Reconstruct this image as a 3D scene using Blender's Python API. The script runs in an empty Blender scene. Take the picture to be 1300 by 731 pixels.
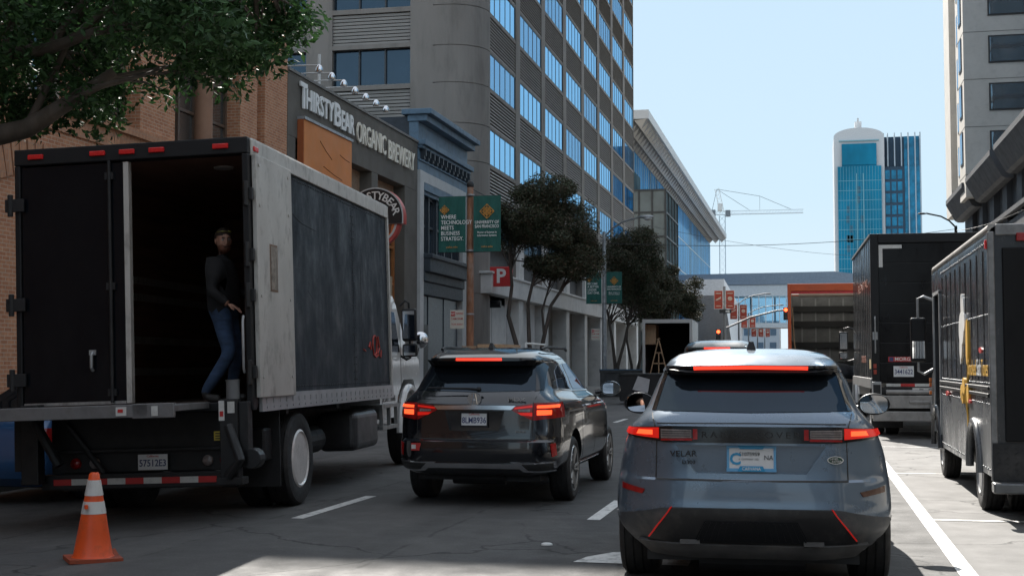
import bpy, math, random
from mathutils import Matrix, Vector
from math import radians as R, sin, cos, pi, atan2, sqrt
random.seed(7)
S = bpy.context.scene
COL = S.collection

# ------------------------------------------------------------------ mesh builder
class MB:
    def __init__(s):
        s.v, s.f, s.m = [], [], []
    def add(s, verts, faces, mi=0, M=None):
        b = len(s.v)
        for p in verts:
            p = Vector(p)
            if M is not None: p = M @ p
            s.v.append(p[:])
        for q in faces:
            s.f.append([b + i for i in q]); s.m.append(mi)
        return s
    def box(s, x0, y0, z0, x1, y1, z1, mi=0, M=None):
        v = [(x0,y0,z0),(x1,y0,z0),(x1,y1,z0),(x0,y1,z0),(x0,y0,z1),(x1,y0,z1),(x1,y1,z1),(x0,y1,z1)]
        return s.add(v, [(3,2,1,0),(4,5,6,7),(0,1,5,4),(1,2,6,5),(2,3,7,6),(3,0,4,7)], mi, M)
    def cbox(s, c, d, mi=0, M=None):
        return s.box(c[0]-d[0]/2, c[1]-d[1]/2, c[2]-d[2]/2, c[0]+d[0]/2, c[1]+d[1]/2, c[2]+d[2]/2, mi, M)
    def quad(s, a, b, c, d, mi=0):
        return s.add([a,b,c,d], [(0,1,2,3)], mi)
    def cyl(s, p0, p1, r0, r1=None, n=16, mi=0, caps=True, M=None):
        if r1 is None: r1 = r0
        p0, p1 = Vector(p0), Vector(p1); d = (p1-p0).normalized()
        a = d.orthogonal().normalized(); b = d.cross(a)
        v = []
        for p, r in ((p0, r0), (p1, r1)):
            for i in range(n):
                t = 2*pi*i/n; v.append(p + (a*cos(t) + b*sin(t))*r)
        f = [(i, (i+1)%n, n+(i+1)%n, n+i) for i in range(n)]
        if caps: f += [tuple(range(n-1, -1, -1)), tuple(range(n, 2*n))]
        return s.add(v, f, mi, M)
    def tube(s, path, r, n=8, mi=0, M=None):
        P = [Vector(p) for p in path]; k = len(P)
        rr = r if isinstance(r, (list, tuple)) else [r]*k
        v = []; a = None
        for i, p in enumerate(P):
            d = (P[min(i+1,k-1)] - P[max(i-1,0)]).normalized()
            if a is None: a = d.orthogonal().normalized()
            a = (a - d*a.dot(d)).normalized(); b = d.cross(a)
            for j in range(n):
                t = 2*pi*j/n; v.append(p + (a*cos(t) + b*sin(t))*rr[i])
        f = []
        for i in range(k-1):
            for j in range(n):
                f.append((i*n+j, i*n+(j+1)%n, (i+1)*n+(j+1)%n, (i+1)*n+j))
        f += [tuple(range(n-1,-1,-1)), tuple(range((k-1)*n, k*n))]
        return s.add(v, f, mi, M)
    def lathe(s, prof, c=(0,0,0), axis='z', n=24, mi=0, M=None):
        """prof: list of (r, h) ; revolve about axis through c"""
        v = []
        for r, h in prof:
            for i in range(n):
                t = 2*pi*i/n; a, b = r*cos(t), r*sin(t)
                p = {'z': (a,b,h), 'x': (h,a,b), 'y': (b,h,a)}[axis]
                v.append((p[0]+c[0], p[1]+c[1], p[2]+c[2]))
        f = []
        for k in range(len(prof)-1):
            for i in range(n):
                f.append((k*n+i, k*n+(i+1)%n, (k+1)*n+(i+1)%n, (k+1)*n+i))
        if prof[0][0] > 1e-5: f.append(tuple(range(n-1,-1,-1)))
        if prof[-1][0] > 1e-5: f.append(tuple(range((len(prof)-1)*n, len(prof)*n)))
        return s.add(v, f, mi, M)
    def prism(s, poly, F, d0, d1, mi=0, mside=None):
        """poly 2-D (ccw), F(a,b,d)->xyz, extruded from d0 to d1"""
        n = len(poly)
        v = [F(a,b,d0) for a,b in poly] + [F(a,b,d1) for a,b in poly]
        s.add(v, [tuple(range(n-1,-1,-1)), tuple(range(n,2*n))], mi)
        return s.add(v, [(i,(i+1)%n,n+(i+1)%n,n+i) for i in range(n)], mi if mside is None else mside)
    def sphere(s, c, r, mi=0, nu=14, nv=9, sc=(1,1,1), M=None):
        v = []; f = []
        for j in range(nv+1):
            ph = -pi/2 + pi*j/nv
            for i in range(nu):
                t = 2*pi*i/nu
                v.append((c[0]+r*sc[0]*cos(ph)*cos(t), c[1]+r*sc[1]*cos(ph)*sin(t), c[2]+r*sc[2]*sin(ph)))
        for j in range(nv):
            for i in range(nu):
                f.append((j*nu+i, j*nu+(i+1)%nu, (j+1)*nu+(i+1)%nu, (j+1)*nu+i))
        return s.add(v, f, mi, M)
    def mesh(s, me, M=None, mi=0):
        return s.add([v.co for v in me.vertices], [tuple(p.vertices) for p in me.polygons], mi, M)
    def text(s, txt, M, size=1.0, depth=.01, bold=0., mi=0, width=None, ax='CENTER', sx=1.0, spacing=1.0):
        me, w = text_mesh(txt, size, depth, bold, ax, spacing)
        k = sx if width is None else width/max(w,1e-6)
        return s.mesh(me, M @ Matrix.Diagonal((k,1,1,1)), mi)
    def build(s, name, mats, parent=None, smooth=None, bevel=0., seg=2, loc=None, rotz=None):
        me = bpy.data.meshes.new(name)
        me.from_pydata(s.v, [], s.f)
        if not isinstance(mats, (list, tuple)): mats = [mats]
        for m in mats: me.materials.append(m)
        me.polygons.foreach_set('material_index', s.m)
        o = bpy.data.objects.new(name, me); COL.objects.link(o)
        if smooth is not None:
            me.polygons.foreach_set('use_smooth', [True]*len(me.polygons))
            if smooth < 179: me.set_sharp_from_angle(angle=R(smooth))
        me.update()
        if parent is not None: o.parent = parent
        if loc is not None: o.location = loc
        if rotz is not None: o.rotation_euler = (0,0,rotz)
        if bevel > 0:
            b = o.modifiers.new('bevel','BEVEL'); b.width = bevel; b.segments = seg; b.limit_method = 'ANGLE'; b.angle_limit = R(40)
            b.harden_normals = False
        return o

_tc = {}
def text_mesh(txt, size, depth, bold, ax='CENTER', spacing=1.0):
    key = (txt, size, depth, bold, ax, spacing)
    if key in _tc: return _tc[key]
    cu = bpy.data.curves.new('lettering','FONT'); cu.body = txt; cu.size = size; cu.extrude = depth/2
    cu.offset = bold*size; cu.align_x = ax; cu.align_y = 'CENTER'; cu.resolution_u = 3; cu.space_character = spacing
    o = bpy.data.objects.new('lettering', cu); COL.objects.link(o)
    dg = bpy.context.evaluated_depsgraph_get(); dg.update()
    me = bpy.data.meshes.new_from_object(o.evaluated_get(dg))
    bpy.data.objects.remove(o); bpy.data.curves.remove(cu)
    xs = [v.co.x for v in me.vertices] or [0,1]
    _tc[key] = (me, max(xs)-min(xs))
    return _tc[key]

def face_cam(x, y, z):      # text plane whose front looks towards -Y
    return Matrix(((1,0,0,x),(0,0,-1,y),(0,1,0,z),(0,0,0,1)))
def face_px(x, y, z):       # plane on a wall looking towards +X, text running along +Y
    return Matrix(((0,0,1,x),(1,0,0,y),(0,1,0,z),(0,0,0,1)))
def face_nx(x, y, z):       # looking towards -X, text running along -Y
    return Matrix(((0,0,-1,x),(-1,0,0,y),(0,1,0,z),(0,0,0,1)))

def thing(name, label, cat, loc=(0,0,0), rotz=0., group=None, rot=None):
    o = bpy.data.objects.new(name, None); COL.objects.link(o)
    o.empty_display_size = .2
    o.location = loc; o.rotation_euler = rot if rot else (0,0,rotz)
    return tag(o, label, cat, group)
def tag(o, label=None, cat=None, group=None, kind=None):
    if label: o['label'] = label
    if cat: o['category'] = cat
    if group: o['group'] = group
    if kind: o['kind'] = kind
    return o
def struct(o): o['kind'] = 'structure'; return o
def kids(o): return [c for c in COL.objects if c.parent == o]
def dup(root, loc, rotz=None, label=None):
    tree = {}
    for c in COL.objects:
        if c.parent: tree.setdefault(c.parent.name, []).append(c)
    def cp(o, par):
        c = o.copy(); COL.objects.link(c)
        if par is not None: c.parent = par
        for k in tree.get(o.name, []): cp(k, c)
        return c
    r = cp(root, None); r.location = loc
    if rotz is not None: r.rotation_euler = (0,0,rotz)
    if label: r['label'] = label
    return r
def fix_normals(me):
    import bmesh
    b = bmesh.new(); b.from_mesh(me); bmesh.ops.remove_doubles(b, verts=b.verts, dist=1e-5); bmesh.ops.recalc_face_normals(b, faces=b.faces); b.to_mesh(me); b.free()
def bool_cut(o, cutter, op='DIFFERENCE'):
    fix_normals(o.data); fix_normals(cutter.data)
    md = o.modifiers.new('cut','BOOLEAN'); md.operation = op; md.object = cutter; md.solver = 'EXACT'
    dg = bpy.context.evaluated_depsgraph_get(); dg.update()
    me = bpy.data.meshes.new_from_object(o.evaluated_get(dg))
    o.modifiers.remove(md); o.data = me
    bpy.data.objects.remove(cutter)

# ------------------------------------------------------------------ materials
def newmat(name):
    m = bpy.data.materials.new(name); m.use_nodes = True
    nt = m.node_tree; nt.nodes.clear()
    out = nt.nodes.new('ShaderNodeOutputMaterial')
    return m, nt, out
def N(nt, typ, **kw):
    n = nt.nodes.new('ShaderNode'+typ)
    for k, v in kw.items(): setattr(n, k, v)
    return n
def noise(nt, co, scale, detail=6, rough=.6, dist=0.):
    n = N(nt,'TexNoise'); n.inputs['Scale'].default_value = scale; n.inputs['Detail'].default_value = detail
    n.inputs['Roughness'].default_value = rough; n.inputs['Distortion'].default_value = dist
    nt.links.new(co, n.inputs['Vector']); return n.outputs['Fac']
def mapr(nt, src, a, b, c, d):
    n = N(nt,'MapRange'); n.inputs[1].default_value=a; n.inputs[2].default_value=b; n.inputs[3].default_value=c; n.inputs[4].default_value=d
    nt.links.new(src, n.inputs[0]); return n.outputs[0]
def mixc(nt, fac, a, b, mode='MIX'):
    n = N(nt,'Mix', data_type='RGBA', blend_type=mode)
    for inp, val in ((n.inputs[0], fac), (n.inputs[6], a), (n.inputs[7], b)):
        if isinstance(val, (int, float)): inp.default_value = val
        elif isinstance(val, tuple): inp.default_value = (*val[:3], 1)
        else: nt.links.new(val, inp)
    return n.outputs[2]
def math_(nt, op, a, b=0.):
    n = N(nt,'Math', operation=op)
    for i, val in enumerate((a, b)):
        if isinstance(val, (int, float)): n.inputs[i].default_value = val
        else: nt.links.new(val, n.inputs[i])
    return n.outputs[0]
def coords(nt, scale=None, kind='Object'):
    t = N(nt,'TexCoord'); o = t.outputs[kind]
    if scale:
        m = N(nt,'Mapping'); m.inputs['Scale'].default_value = scale; nt.links.new(o, m.inputs[0]); o = m.outputs[0]
    return o
def bsdf(nt, out, col, rough=.5, metal=0., bump=None, bstr=.3, bdist=.01, **kw):
    p = N(nt,'BsdfPrincipled'); nt.links.new(p.outputs[0], out.inputs[0])
    for inp, val in (('Base Color', col), ('Roughness', rough), ('Metallic', metal)):
        if isinstance(val, (int, float)): p.inputs[inp].default_value = val
        elif isinstance(val, tuple): p.inputs[inp].default_value = (*val[:3], 1)
        else: nt.links.new(val, p.inputs[inp])
    for k, v in kw.items():
        p.inputs[k.replace('_',' ')].default_value = v
    if bump is not None:
        b = N(nt,'Bump'); b.inputs['Strength'].default_value = bstr; b.inputs['Distance'].default_value = bdist
        nt.links.new(bump, b.inputs['Height']); nt.links.new(b.outputs[0], p.inputs['Normal'])
    return p
_mats = {}
def pm(name, col, rough=.5, metal=0., var=.12, scale=4., bump=0., bscale=60., stretch=None, dirt=None, dirtamt=.0, dscale=2., **kw):
    """plain surface with soft tonal variation, roughness breakup and optional dirt"""
    if name in _mats: return _mats[name]
    m, nt, out = newmat(name)
    co = coords(nt, stretch)
    n = noise(nt, co, scale)
    c = mixc(nt, mapr(nt, n, .3, .7, 0, 1), tuple(x*(1-var) for x in col), tuple(min(1,x*(1+var)) for x in col))
    if dirt:
        d = noise(nt, co, dscale, 8, .7)
        c = mixc(nt, mapr(nt, d, .5, .72, 0, dirtamt), c, dirt)
    r = mapr(nt, noise(nt, co, scale*2.3), .3, .7, max(.02,rough*.85), min(1,rough*1.15))
    bsdf(nt, out, c, r, metal, noise(nt, co, bscale) if bump else None, bump, .01, **kw)
    _mats[name] = m; return m
def emis(name, col, strength, base=(.1,.01,.01)):
    m, nt, out = newmat(name)
    bsdf(nt, out, base, .25, Emission_Color=(*col,1), Emission_Strength=strength)
    return m
def glassmat(name, tint, rough=.03, trans=.5, wobble=0., wscale=1.2):
    """reflective glazing: fresnel gloss over tinted see-through"""
    m, nt, out = newmat(name)
    g = N(nt,'BsdfGlossy'); g.inputs['Roughness'].default_value = rough; g.inputs['Color'].default_value = (.9,.95,1,1)
    t = N(nt,'BsdfTransparent'); t.inputs['Color'].default_value = (*[x*trans for x in tint],1)
    f = N(nt,'Fresnel'); f.inputs['IOR'].default_value = 1.5
    x = N(nt,'MixShader')
    nt.links.new(f.outputs[0], x.inputs[0]); nt.links.new(t.outputs[0], x.inputs[1]); nt.links.new(g.outputs[0], x.inputs[2])
    nt.links.new(x.outputs[0], out.inputs[0])
    if wobble:
        b = N(nt,'Bump'); b.inputs['Strength'].default_value = wobble; b.inputs['Distance'].default_value = .02
        nt.links.new(noise(nt, coords(nt), wscale, 2), b.inputs['Height'])
        nt.links.new(b.outputs[0], g.inputs['Normal']); nt.links.new(b.outputs[0], f.inputs['Normal'])
    return m
def opaqueglass(name, col, refl=(.8,.9,1), mix=.5, rough=.03, wobble=.05, wscale=.6, var=.3, vscale=(1,1,1)):
    """coated facade glass: coloured body with a strong mirror coat"""
    m, nt, out = newmat(name)
    co = coords(nt)
    d = N(nt,'BsdfDiffuse')
    cv = noise(nt, coords(nt, vscale), 1., 3)
    nt.links.new(mixc(nt, mapr(nt, cv, .35, .65, 0, 1), tuple(c*(1-var) for c in col), tuple(min(1,c*(1+var)) for c in col)), d.inputs['Color'])
    g = N(nt,'BsdfGlossy'); g.inputs['Roughness'].default_value = rough; g.inputs['Color'].default_value = (*refl,1)
    x = N(nt,'MixShader'); x.inputs[0].default_value = mix
    nt.links.new(d.outputs[0], x.inputs[1]); nt.links.new(g.outputs[0], x.inputs[2]); nt.links.new(x.outputs[0], out.inputs[0])
    b = N(nt,'Bump'); b.inputs['Strength'].default_value = wobble; b.inputs['Distance'].default_value = .05
    nt.links.new(noise(nt, co, wscale, 2), b.inputs['Height']); nt.links.new(b.outputs[0], g.inputs['Normal'])
    return m
def brickmat(name, c1, c2, mortar, w=.215, h=.075, ax='wall'):
    m, nt, out = newmat(name)
    co = coords(nt)
    sp = N(nt,'SeparateXYZ'); nt.links.new(co, sp.inputs[0])
    cb = N(nt,'CombineXYZ'); nt.links.new(math_(nt,'ADD',sp.outputs[0],sp.outputs[1]), cb.inputs[0]); nt.links.new(sp.outputs[2], cb.inputs[1])
    b = N(nt,'TexBrick'); nt.links.new(cb.outputs[0], b.inputs['Vector'])
    b.inputs['Color1'].default_value=(*c1,1); b.inputs['Color2'].default_value=(*c2,1); b.inputs['Mortar'].default_value=(*mortar,1)
    b.inputs['Scale'].default_value=1; b.inputs['Brick Width'].default_value=w; b.inputs['Row Height'].default_value=h
    b.inputs['Mortar Size'].default_value=.008; b.inputs['Bias'].default_value=-.1
    n = noise(nt, co, 1.1, 8, .7)
    c = mixc(nt, mapr(nt, n, .3, .75, 0, .55), b.outputs['Color'], tuple(x*.55 for x in c1))
    n2 = noise(nt, co, 9., 4)
    c = mixc(nt, mapr(nt, n2, .45, .75, 0, .35), c, tuple(min(1,x*1.5) for x in c2))
    bsdf(nt, out, c, .9, 0, b.outputs['Fac'], -.5, .012)
    return m

M_black = pm('black_rubber', (.014,.014,.015), .75, bump=.2)
M_tyre = pm('tyre_rubber', (.016,.016,.017), .72, var=.3, scale=9, dirt=(.06,.055,.05), dirtamt=.5, bump=.2, bscale=40)
M_blackplastic = pm('black_plastic', (.009,.0095,.011), .45, bump=.1, bscale=120, Specular_IOR_Level=.3)
M_blackgloss = pm('gloss_black', (.008,.008,.009), .12, var=.2)
M_chrome = pm('chrome', (.62,.63,.65), .16, 1.0, var=.08)
M_alu = pm('brushed_aluminium', (.38,.38,.38), .42, .75, var=.2, scale=3, stretch=(6,6,.7), dirt=(.14,.13,.12), dirtamt=.6, dscale=2.5)
M_mast = pm('weathered_mast', (.16,.165,.17), .6, .3, var=.2)
M_galv = pm('galvanised_steel', (.34,.35,.36), .5, .6, var=.25, scale=6, dirt=(.12,.11,.1), dirtamt=.5)
M_white = pm('white_paint', (.62,.63,.62), .4, var=.06, dirt=(.3,.29,.27), dirtamt=.35)
M_darksteel = pm('dark_steel', (.016,.0165,.018), .55, .3, var=.3, scale=5, dirt=(.05,.045,.04), dirtamt=.4)
M_redplastic = pm('red_lens', (.42,.012,.012), .2, var=.2, scale=30)
M_redtape = pm('red_tape', (.5,.03,.03), .4)
M_whitetape = pm('white_tape', (.6,.6,.58), .4, dirt=(.25,.24,.22), dirtamt=.6, dscale=8)
M_tail = emis('tail_light_on', (1.,.02,.008), .13, (.4,.01,.01))
M_tailhot = emis('brake_light_on', (1.,.075,.02), .85, (.5,.02,.01))
M_taildim = pm('tail_light_lens', (.32,.012,.012), .12, var=.25, scale=20)
M_clear = pm('clear_lens', (.24,.20,.19), .12, var=.35, scale=25)
M_carglass = opaqueglass('tinted_car_glass', (.010,.013,.017), (.65,.82,1), .05, .02, .02, .8)
M_tinted = glassmat('tinted_glass', (.55,.62,.66), .02, .35)
M_plate = pm('plate_white', (.68,.69,.7), .4, var=.05)
M_ink = pm('plate_ink_blue', (.03,.045,.14), .5)
M_inkblk = pm('black_ink', (.02,.02,.02), .5)
M_red = pm('red_paint', (.45,.03,.025), .45)
M_orangetxt = pm('orange_paint', (.75,.28,.04), .5)
M_whitetxt = pm('white_letter', (.72,.72,.7), .5, var=.05)
M_stickeryel = pm('yellow_sticker', (.55,.42,.05), .5)
M_yel = pm('yellow_decal', (.72,.42,.07), .5)
# ------------------------------------------------------------------ car bodies
def pchip(xs, ys):
    n = len(xs); h = [xs[i+1]-xs[i] for i in range(n-1)]; d = [(ys[i+1]-ys[i])/h[i] for i in range(n-1)]
    m = [0.]*n; m[0] = d[0]; m[-1] = d[-1]
    for i in range(1, n-1):
        if d[i-1]*d[i] > 0:
            w1, w2 = 2*h[i]+h[i-1], h[i]+2*h[i-1]; m[i] = (w1+w2)/(w1/d[i-1]+w2/d[i])
    def f(x):
        if x <= xs[0]: return ys[0]
        if x >= xs[-1]: return ys[-1]
        i = 0
        while x > xs[i+1]: i += 1
        t = (x-xs[i])/h[i]
        return ((1+2*t)*(1-t)**2)*ys[i] + t*(1-t)**2*h[i]*m[i] + t*t*(3-2*t)*ys[i+1] + t*t*(t-1)*h[i]*m[i+1]
    return f

class Car:
    """closed body lofted from plan outlines stacked upwards; y = 0 is the rear-most point, +y forward.
    rows: (z, half width, rear y, front y, corner x-size, corner y-size, rear bow, rear taper)"""
    def __init__(s, rows, ftaper=.12, fc=.45):
        zs = [r[0] for r in rows]
        s.zs = zs
        s.fn = [pchip(zs, [r[k] for r in rows]) for k in range(1, 8)]
        s.ft, s.fc = ftaper, fc
    def prm(s, z): return [f(z) for f in s.fn]
    def surf(s, q, z):
        w, yr, yf, rc, ry, rb, tp = s.prm(z)
        wr = w - tp; xi = wr - rc; y0 = yr + rb*(xi/wr)**2
        wf = w - s.ft; fc = min(s.fc, wf*.6); y1 = yf - .25
        if q <= 1: x = q*xi; return x, yr + rb*(x/wr)**2
        if q <= 2:
            t = (q-1)*pi/2; return xi + rc*sin(t), y0 + ry*(1-cos(t))
        if q <= 3:
            u = q-2; y = y0+ry + u*(y1-fc*.8-(y0+ry))
            k = max(0, 1-u*2.6)**2; kf = max(0, (u-.72)/.28)**2
            return w - tp*k - s.ft*kf, y
        if q <= 4:
            t = (q-3)*pi/2; return wf - fc*(1-cos(t)), y1 - fc*.8*(1-sin(t))
        u = q-4; return (wf-fc)*(1-u), y1 + .25*(1-(1-u)**2)*1.
    def qx(s, x, z):
        w, yr, yf, rc, ry, rb, tp = s.prm(z); wr = w-tp; xi = wr-rc; a = abs(x)
        if a <= xi: return a/xi
        return 1 + math.asin(min(1, (a-xi)/rc))/(pi/2)
    def qy(s, y, z):
        w, yr, yf, rc, ry, rb, tp = s.prm(z); wr = w-tp; xi = wr-rc; y0 = yr+rb*(xi/wr)**2+ry
        wf = w-s.ft; fc = min(s.fc, wf*.6); y1 = yf-.25-fc*.8
        if y < y0: return 1+math.acos(max(-1,min(1,1-(y-(y0-ry))/ry)))/(pi/2)
        return 2 + (y-y0)/max(.01,(y1-y0))
    def P(s, kind, a, z, side=1):
        """kind 'r': a is x on the rear; 's': a is y on a side; 'q': perimeter"""
        sg = (1 if a >= 0 else -1) if kind == 'r' else side
        q = s.qx(a, z) if kind == 'r' else s.qy(a, z) if kind == 's' else a
        e = .003
        x, y = s.surf(q, z); x1, y1 = s.surf(q+e, z); x0, y0 = s.surf(max(0,q-e), z)
        xb, yb = s.surf(q, z+e); xa, ya = s.surf(q, z-e)
        t = Vector((x1-x0, y1-y0, 0)); u = Vector((xb-xa, yb-ya, 2*e))
        n = t.cross(u)
        if n.length < 1e-9: n = Vector((0,-1,0))
        n.normalize()
        p = Vector((x, y, z))
        if sg < 0: p.x, n.x = -p.x, -n.x
        return p, n
    def shell(s, zlist, qn=(8,8,44,7,6)):
        qs = []
        for k, n in enumerate(qn): qs += [k + i/n for i in range(n)]
        qs.append(5.0)
        half = len(qs); loop = 2*half-2
        v = []; 
        for z in zlist:
            pts = [s.surf(q, z) for q in qs]
            v += [(x, y, z) for x, y in pts] + [(-x, y, z) for x, y in pts[-2:0:-1]]
        f = []
        for k in range(len(zlist)-1):
            for i in range(loop):
                j = (i+1) % loop
                f.append((k*loop+i, k*loop+j, (k+1)*loop+j, (k+1)*loop+i))
        f.append(tuple(range(loop-1, -1, -1))); f.append(tuple(range((len(zlist)-1)*loop, len(zlist)*loop)))
        return v, f
    def patch(s, mb, kind, top, bot, off=.004, th=.012, nu=10, nv=3, side=1, mi=0):
        def at(pl, u):
            t = u*(len(pl)-1); i = min(int(t), len(pl)-2); t -= i
            return pl[i][0]+(pl[i+1][0]-pl[i][0])*t, pl[i][1]+(pl[i+1][1]-pl[i][1])*t
        v = []
        for lay in (off, off-th):
            for j in range(nv+1):
                for i in range(nu+1):
                    a, b = at(top, i/nu), at(bot, i/nu); t = j/nv
                    p, n = s.P(kind, a[0]+(b[0]-a[0])*t, a[1]+(b[1]-a[1])*t, side)
                    v.append(p + n*lay)
        W = nu+1; K = W*(nv+1); f = []
        for j in range(nv):
            for i in range(nu):
                a, b, c, d = j*W+i, (j+1)*W+i, (j+1)*W+i+1, j*W+i+1
                f.append((a,b,c,d)); f.append((K+d,K+c,K+b,K+a))
        ring = [i for i in range(W)] + [j*W+nu for j in range(1,nv+1)] + [nv*W+i for i in range(nu-1,-1,-1)] + [j*W for j in range(nv-1,0,-1)]
        for i in range(len(ring)):
            a, b = ring[i], ring[(i+1)%len(ring)]; f.append((a, b, K+b, K+a))
        if kind == 's' and side < 0 or (kind == 'q' and side < 0):
            f = [q[::-1] for q in f]
        mb.add(v, f, mi); return mb
    def rect(s, mb, kind, a0, a1, z0, z1, **k):
        return s.patch(mb, kind, [(a0,z1),(a1,z1)], [(a0,z0),(a1,z0)], **k)
    def seam(s, mb, kind, pts, w=.006, side=1, off=.0015, mi=0):
        """thin dark shut line along a polyline on the body"""
        for (a0,z0),(a1,z1) in zip(pts, pts[1:]):
            L = max(1e-6, sqrt((a1-a0)**2+(z1-z0)**2)); px, pz = -(z1-z0)/L*w/2, (a1-a0)/L*w/2
            s.patch(mb, kind, [(a0+px,z0+pz),(a1+px,z1+pz)], [(a0-px,z0-pz),(a1-px,z1-pz)], off=off, th=.004, nu=max(2,int(L/.05)), nv=1, side=side, mi=mi)

def zrange(rows, step=.035):
    zs = [r[0] for r in rows]; out = []
    for a, b in zip(zs, zs[1:]):
        n = max(1, round((b-a)/step)); out += [a+(b-a)*i/n for i in range(n)]
    return out + [zs[-1]]

def tyre_prof(r, w, rr):
    h = w/2; g = .008
    p = [(rr,-h*.86),(rr+.02,-h*.95),((r+rr)/2,-h),(r-.03,-h*.96),(r-.008,-h*.82)]
    for c in (-.5,-.17,.17,.5):
        x = c*h*1.3
        p += [(r,x-.007),(r-g,x-.005),(r-g,x+.005),(r,x+.007)]
    return p + [(r-.008,h*.82),(r-.03,h*.96),((r+rr)/2,h),(rr+.02,h*.95),(rr,h*.86)]
def wheel(parent, x, y, r, w, rim_r, side=1, spokes=5, rim_mat=None, z=None, dark=None, split=True, name='wheel'):
    """x = centre of the tread; side = +1 when the outer face looks to +x"""
    mb = MB(); mb.lathe(tyre_prof(r, w, rim_r), (0,0,0), 'x', 48)
    t = mb.build(name, M_tyre, parent, 35, loc=(x, y, r if z is None else z))
    rm = MB(); o = side*w/2
    def X(d): return o - side*d
    rm.lathe([(rim_r+.006,X(.02)),(rim_r-.004,X(.004)),(rim_r-.022,X(.012)),(rim_r-.03,X(.06)),(rim_r-.04,X(w*.9))], axis='x', n=40)
    rm.lathe([(.0,X(.02)),(.045,X(.02)),(.055,X(.03)),(.06,X(.10))], axis='x', n=20)
    for k in range(spokes):
        for da in (-.11,.11):
            a0 = 2*pi*k/spokes
            p0 = (X(.035), .05*cos(a0+da*2), .05*sin(a0+da*2)); p1 = (X(.012), (rim_r-.02)*cos(a0+da*1.4), (rim_r-.02)*sin(a0+da*1.4))
            rm.tube([p0,p1], [.022,.018], 6)
    rm.lathe([(rim_r-.035,X(.13)),(.05,X(.13))], axis='x', n=32, mi=1)
    rm.build('rim', [rim_mat or M_alu, dark or M_black], t, 35)
    return t
def plate(parent, x, y, z, txt, head=None, w=.305, h=.152, rx=0., frame=None, name='license_plate', M=None):
    mb = MB(); b = M or Matrix.Translation((x,y,z)) @ Matrix.Rotation(rx, 4, 'X')
    mb.cbox((0,0,0), (w,.006,h), 0, b)
    if frame:
        for c, d in (((0,-.001,h/2),(w+.02,.012,.016)),((0,-.001,-h/2),(w+.02,.012,.022)),((-w/2,-.001,0),(.016,.0125,h)),((w/2,-.001,0),(.016,.0125,h))): mb.cbox(c, d, 2, b)
    F = face_cam(0,-.0045,0)
    if txt: mb.text(txt, b @ face_cam(0,-.0045,-.012), h*.62, .003, .012, 1, width=w*.9)
    if head: mb.text(head, b @ face_cam(0,-.0045,h*.38), h*.2, .003, .005, 3, width=w*.4)
    return mb.build(name, [M_plate, M_ink, frame or M_plate, M_red], parent)

PAINT = {}
def paint(name, col, metal=.55, rough=.32, coat=1., flake=.0, dirt=.12):
    m, nt, out = newmat(name)
    co = coords(nt)
    d = noise(nt, co, 3.5, 8, .65); 
    sp = N(nt,'SeparateXYZ'); nt.links.new(co, sp.inputs[0])
    low = mapr(nt, sp.outputs[2], .2, .85, 1, .15)           # road film is thicker low down
    fac = math_(nt,'MULTIPLY', mapr(nt, d, .4, .7, .2, 1), math_(nt,'MULTIPLY', low, dirt*2))
    c = mixc(nt, fac, col, (.16,.15,.14))
    p = bsdf(nt, out, c, mapr(nt, d, .3, .7, rough*.85, rough*1.3), metal, Coat_Weight=coat, Coat_Roughness=.04)
    return m

VYAW = 1.6
# ---- grey-blue crossover straight ahead -----------------------------------
P_velar = paint('slate_blue_paint', (.125,.175,.235), .45, .28, dirt=.05)
def rows_velar():
    #  z    w    yr   yf   rc   ry   rb   tp
    return [
    (.24,.72,.16,4.55,.30,.30,.05,.06),(.29,.80,.09,4.65,.34,.34,.05,.05),(.36,.88,.045,4.72,.40,.42,.05,.04),(.46,.95,.015,4.76,.44,.50,.05,.03),
    (.56,.962,.0,4.77,.46,.52,.05,.03),(.60,.962,.012,4.77,.46,.52,.05,.03),(.75,.95,.022,4.75,.46,.52,.06,.03),(.765,.948,.038,4.75,.46,.52,.06,.03),(.90,.925,.05,4.68,.44,.50,.06,.03),
    (1.0,.895,.055,4.55,.40,.46,.07,.03),(1.10,.85,.06,4.25,.34,.44,.08,.03),(1.15,.805,.085,3.85,.29,.42,.09,.03),(1.19,.765,.13,3.55,.26,.42,.10,.02),
    (1.22,.748,.175,3.45,.25,.42,.11,.02),(1.32,.712,.30,3.15,.22,.42,.12,.02),(1.42,.675,.43,2.85,.20,.40,.12,.02),(1.465,.655,.49,2.72,.20,.40,.12,.02),
    (1.478,.648,.37,2.66,.24,.40,.11,.02),(1.51,.625,.355,2.58,.26,.40,.11,.02),(1.55,.588,.43,2.45,.26,.40,.10,.01),(1.59,.525,.62,2.25,.24,.38,.08,.0),(1.62,.42,.92,2.0,.2,.34,.05,.0),(1.635,.30,1.2,1.8,.14,.25,.02,.0)]
def arch_cut(ys, r, zc, xin, xout):
    mb = MB()
    for y in ys:
        for sgn in (-1,1):
            mb.cyl((sgn*xin,y,zc),(sgn*xout,y,zc), r, n=40)
    return mb.build('cutter', M_blackplastic)

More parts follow.
